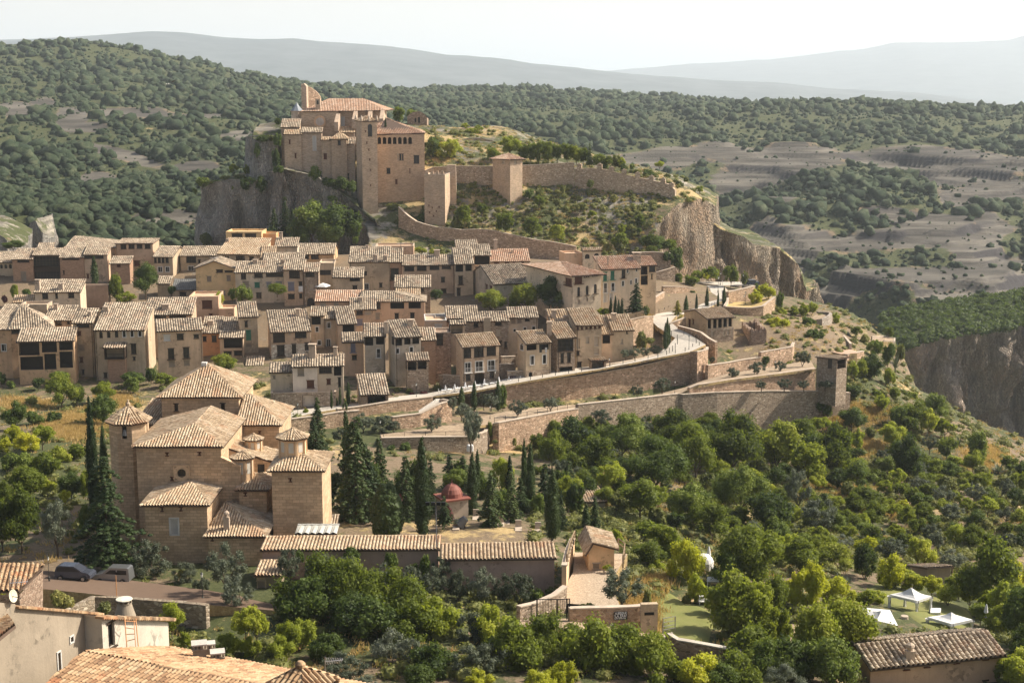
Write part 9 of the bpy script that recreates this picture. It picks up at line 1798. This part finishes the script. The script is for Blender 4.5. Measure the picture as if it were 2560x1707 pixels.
rs_ = next(o for o in bpy.data.objects if str(o.get('label', '')).startswith('three-bay restaurant')); writing(rs_, 'RESTAURANTE', 'C', 1054, 1250, 10, 287.8, 288.5, 1132, plain('sign_brown', (.07, .03, .03)), 'facade_lettering')
m = MB(); a, b = FP('E', 934, 964, 139), FP('E', 1060, 964, 139.25); m.box(((a.x+b.x)/2, (a.y+b.y)/2-.05, a.z), b.x-a.x, .06, FP('E', 0, 890, 139).z-a.z, (b.x-a.x, b.y-a.y, 0)); m.build('board', plain('sign_dark', (.03, .028, .03)), wl)
def fence(name, label, cat, pts, h, every, r=.03, mat=IR, rails=(1., .5), bars=0, group=None):
 Q = [FP(*a) for a in pts]; t = thing(name, label, cat, Q[0], group); m = MB(); m2 = MB()
 for a, b in zip(Q[:-1], Q[1:]):
  n = max(1, int((b-a).length/every))
  for k in range(n+1): p = a.lerp(b, k/n); m.rod(p-Vector((0, 0, .3)), p+Vector((0, 0, h)), r*1.3, n=5); m.build('post', mat, t); m = MB()
  for q in rails: m2.rod(a+Vector((0, 0, h*q)), b+Vector((0, 0, h*q)), r, n=5)
  if bars:
   k_ = int((b-a).length/bars)
   for k in range(k_): p = a.lerp(b, (k+.5)/k_); m2.rod(p, p+Vector((0, 0, h)), r*.5, n=4)
 m2.build('rails', mat, t); return t
WD = plain('weathered_timber', (.25, .18, .11), .9)
fence('iron_fence', 'thin iron railing on top of the lower retaining wall', 'fence', [('W', 500, 580, 249.7), ('W', 800, 528, 254.8), ('W', 1080, 474, 260.8), ('W', 1262, 444, 264.8)], 1.1, 2.6)
fence('iron_fence', 'close-barred iron fence along the fenced lower terrace', 'fence', [('M', 1080, 470, 238), ('M', 1400, 465, 240), ('M', 1700, 462, 243)], 1.1, 2.5, .03, IR, (1., .1), .18)
fence('iron_gate', 'dark barred iron driveway gate below the gravel yard', 'gate', [('E', 228, 932, 140.5), ('E', 415, 935, 139), ('E', 505, 932, 138.6), ('E', 528, 930, 138.5)], 1.9, 3.2, .05, IR, (1., .06), .2)
fence('metal_gate', 'open metal field gate at the lower corner of the lawn', 'gate', [('E', 1385, 1060, 137.5), ('E', 1498, 1040, 138.5)], 1.3, 2.5, .04, plain('gate_grey', (.2, .19, .17)), (1., .66, .33, .05))
fence('picket_fence', 'grey picket fence beside the row of small cypresses', 'fence', [('D', 1030, 745, 318.5), ('D', 1120, 726, 321), ('D', 1210, 705, 324)], 1.5, .35, .06, WD, (.8,))
fence('timber_rail', 'weathered timber rail stepping along the ochre yard wall', 'fence', [('E', 505, 440, 150), ('E', 530, 330, 156), ('E', 575, 220, 163)], 1.0, 1.6, .09, WD)
fence('timber_rail', 'timber rail curving beside the ochre yard shed', 'fence', [('E', 975, 300, 163), ('E', 1035, 350, 160), ('E', 1020, 460, 155)], 1.2, 1.6, .08, WD)
fence('iron_fence', 'low dark railing along the far side of the upper square', 'fence', [('D', 2040, 395, 393), ('D', 2220, 405, 391)], 1.1, 1.5)
fence('iron_fence', 'low railing on the inner edge of the upper road', 'fence', [('D', 1640, 670, 350), ('D', 1800, 630, 356), ('D', 1950, 560, 366)], 1.0, 2.2)
t = thing('floodlight_mast', 'tall thin mast carrying black floodlights beside the great cypress', 'mast', FP('M', 1480, 1360, 152)); a, b = FP('M', 1484, 1360, 151.5), FP('M', 1476, 965, 151.5); m = MB(); m.rod(a-Vector((0, 0, 2)), b, .07, .05); m.build('pole', plain('mast_grey', (.16, .16, .17)), t)
for dx in (-.9, -.3, .3, .85): m = MB(); m.box(b+Vector((dx, 0, -.1)), .45, .3, .35); m.build('floodlight', IR, t)
t = thing('rusty_pole', 'thin rusty pole standing in front of the right parked car', 'pole', FP('L', 1068, 730, 138)); m = MB(); m.rod(FP('L', 1072, 745, 138), FP('L', 1064, 555, 138), .045); m.build('shaft', plain('rusty_metal', (.55, .27, .12), .6), t)
t = thing('open_sunshade', 'white open square sunshade on a terrace among the upper houses', 'sunshade', FP('B', 1350, 690, 345)); p = FP('B', 1350, 690, 345); z = FP('B', 1350, 645, 345).z; m = MB(); m.lathe((p.x, p.y, z), [(2.1, 0), (1.2, .45), (0, .85)], 4, ph=.3); m.build('canopy', WH, t); m = MB(); m.rod(p-Vector((0, 0, 1)), (p.x, p.y, z+.8), .05); m.build('pole', IR, t)
def cloth(label, f, a, b, c, d, D, mat=WH):
 t = thing('hanging_cloth', label, 'laundry', FP(f, (a+c)/2, d, D)); m = MB(); p, q = FP(f, a, b, D), FP(f, c, b, D); zb = FP(f, a, d, D).z; n = 6
 for k in range(n): x, y = p.lerp(q, k/n), p.lerp(q, (k+1)/n); o1, o2 = Vector((0, .06*(k % 2), 0)), Vector((0, .06*((k+1) % 2), 0)); m.poly([Vector((x.x, x.y, zb))+o1, Vector((y.x, y.y, zb))+o2, y+o2, x+o1])
 m.build('cloth', mat, t)
cloth('white towel hanging from the narrow balcony of the tall glazed house', 'B', 1125, 645, 1165, 697, 343.3); cloth('white cloth drying in front of the ochre-shuttered house loggia', 'C', 1700, 1135, 1718, 1182, 288.2); cloth('dark cloth drying in front of the ochre-shuttered house loggia', 'C', 1648, 1130, 1672, 1180, 288.4, GM)
t = thing('blue_barrel', 'bright blue barrel beside the ruin in the vegetable garden', 'barrel', FP('N', 576, 682, 333)); m = MB(); m.lathe(FP('N', 576, 682, 333), [(.45, 0), (.5, .3), (.5, .9), (.45, 1.2), (0, 1.2)], 14); m.build('drum', plain('blue_plastic', (.05, .25, .6), .4), t)
for i, u in enumerate((262, 292)): t = thing('gas_bottle', ('left' if i == 0 else 'right')+' one of two white gas tanks at the foot of the terrace wall', 'gas tank', FP('W', u, 838, 238)); m = MB(); m.lathe(FP('W', u, 838, 237), [(.25, 0), (.3, .1), (.3, 1.0), (.2, 1.2), (0, 1.25)], 12); m.build('tank', WP, t)
t = thing('cement_mixer', 'grey cement mixer standing on the cemetery ground', 'cement mixer', FP('M', 1680, 1185, 180)); p = FP('M', 1682, 1180, 180); m = MB(); m.rod(p+Vector((-.5, 0, 1.1)), p+Vector((.35, 0, 2.0)), .75, .45, 12); m.build('drum', plain('mixer_grey', (.16, .16, .16), .6), t); m = MB(); m.rod(p+Vector((-.5, -.4, 0)), p+Vector((0, 0, 1.5)), .06); m.rod(p+Vector((.5, .4, 0)), p+Vector((0, 0, 1.5)), .06); m.rod(p+Vector((.5, -.4, 0)), p+Vector((0, 0, 1.5)), .06); m.build('frame', IR, t)
t = thing('wheelbarrow', 'small wheelbarrow beside the cement mixer', 'wheelbarrow', FP('M', 1635, 1182, 180)); p = FP('M', 1635, 1182, 180); m = MB(); m.box(p+Vector((0, 0, .45)), .6, .5, .35, taper=1.5); m.build('tray', plain('tray_rust', (.25, .16, .1)), t); m = MB(); m.rod(p+Vector((-.7, -.05, .2)), p+Vector((-.7, .05, .2)), .2, n=10); m.build('wheel', IR, t); m = MB(); m.rod(p+Vector((-.7, 0, .2)), p+Vector((.8, 0, .55)), .04); m.build('handle', IR, t)
for i, (u, v) in enumerate(((330, 1440), (560, 1500), (610, 1480), (150, 1530), (900, 1560), (720, 1540))):
 D = raycast(*fr('W', u, v), ground, 100, 260); p = FP('W', u, v, D); t = thing('gravestone', 'pale gravestone '+['left of the golden shrub', 'right of the great twin cypress', 'behind the tall front cypress', 'nearest the mausoleum', 'near the right end of the roofed wall', 'furthest to the front among the conifers'][i], 'gravestone', p, 'cemetery gravestones'); m = MB(); m.box(p-Vector((0, 0, .3)), .8, .2, 1.4); m.build('slab', COP, t); m = MB(); m.box(p+Vector((0, -1, -.1)), .9, 1.8, .3); m.build('plinth', COP, t)
t = thing('meter_cabinet', 'beige meter cabinet standing against the end of the lettered wall', 'cabinet', FP('E', 1255, 1060, 138.5)); m = MB(); p = FP('E', 1255, 1070, 138.4); m.box(p, 1.9*.9, .6, 3.4*.9, (1, .1, 0)); m.build('cabinet', Wb, t); m = MB(); m.box(p+Vector((0, -.32, 1.9)), 1.0, .06, .3, (1, .1, 0)); m.build('vents', IR, t)
t = thing('dark_car', 'dark car parked at the far right end of the upper square', 'car', FP('D', 2205, 410, 390)); p = FP('D', 2205, 412, 390)
for k, (nm, x, w_, z, h, mt) in enumerate((('body', 0, 4.0, .3, .6, plain('dark_paint', (.03, .035, .05), .2, .3)), ('cabin', -.2, 2.2, .88, .55, GLASS))): m = MB(); m.box(p+Vector((x, 0, z)), w_, 1.7, h, (1, .3, 0), taper=.9); m.build(nm, mt, t)
for s in (-1.2, 1.2): m = MB(); m.rod(p+Vector((s, -1.2, .32)), p+Vector((s, -1.0, .32)), .32, n=12); m.build('wheel', IR, t)
for lb, a in (('television antenna over the leafy trees behind the grey house', ('C', 1440, 690, 790, 340, 715)), ('television antenna on the long pale house roof', ('B', 350, 370, 430, 352, 385)), ('television antenna on the house with dark attic openings', ('C', 375, 160, 240, 362, 180))):
 f, u, v0, v1, D, vy = a; r = thing('antenna', lb, 'antenna', FP(f, u, v1, D)); m = MB(); m.rod(FP(f, u, v1+20, D), FP(f, u, v0, D), .05); m.build('mast', IR, r); q = FP(f, u, vy, D); m = MB(); m.rod(q-Vector((.9, 0, 0)), q+Vector((.9, 0, .05)), .05); m.build('boom', WP, r)
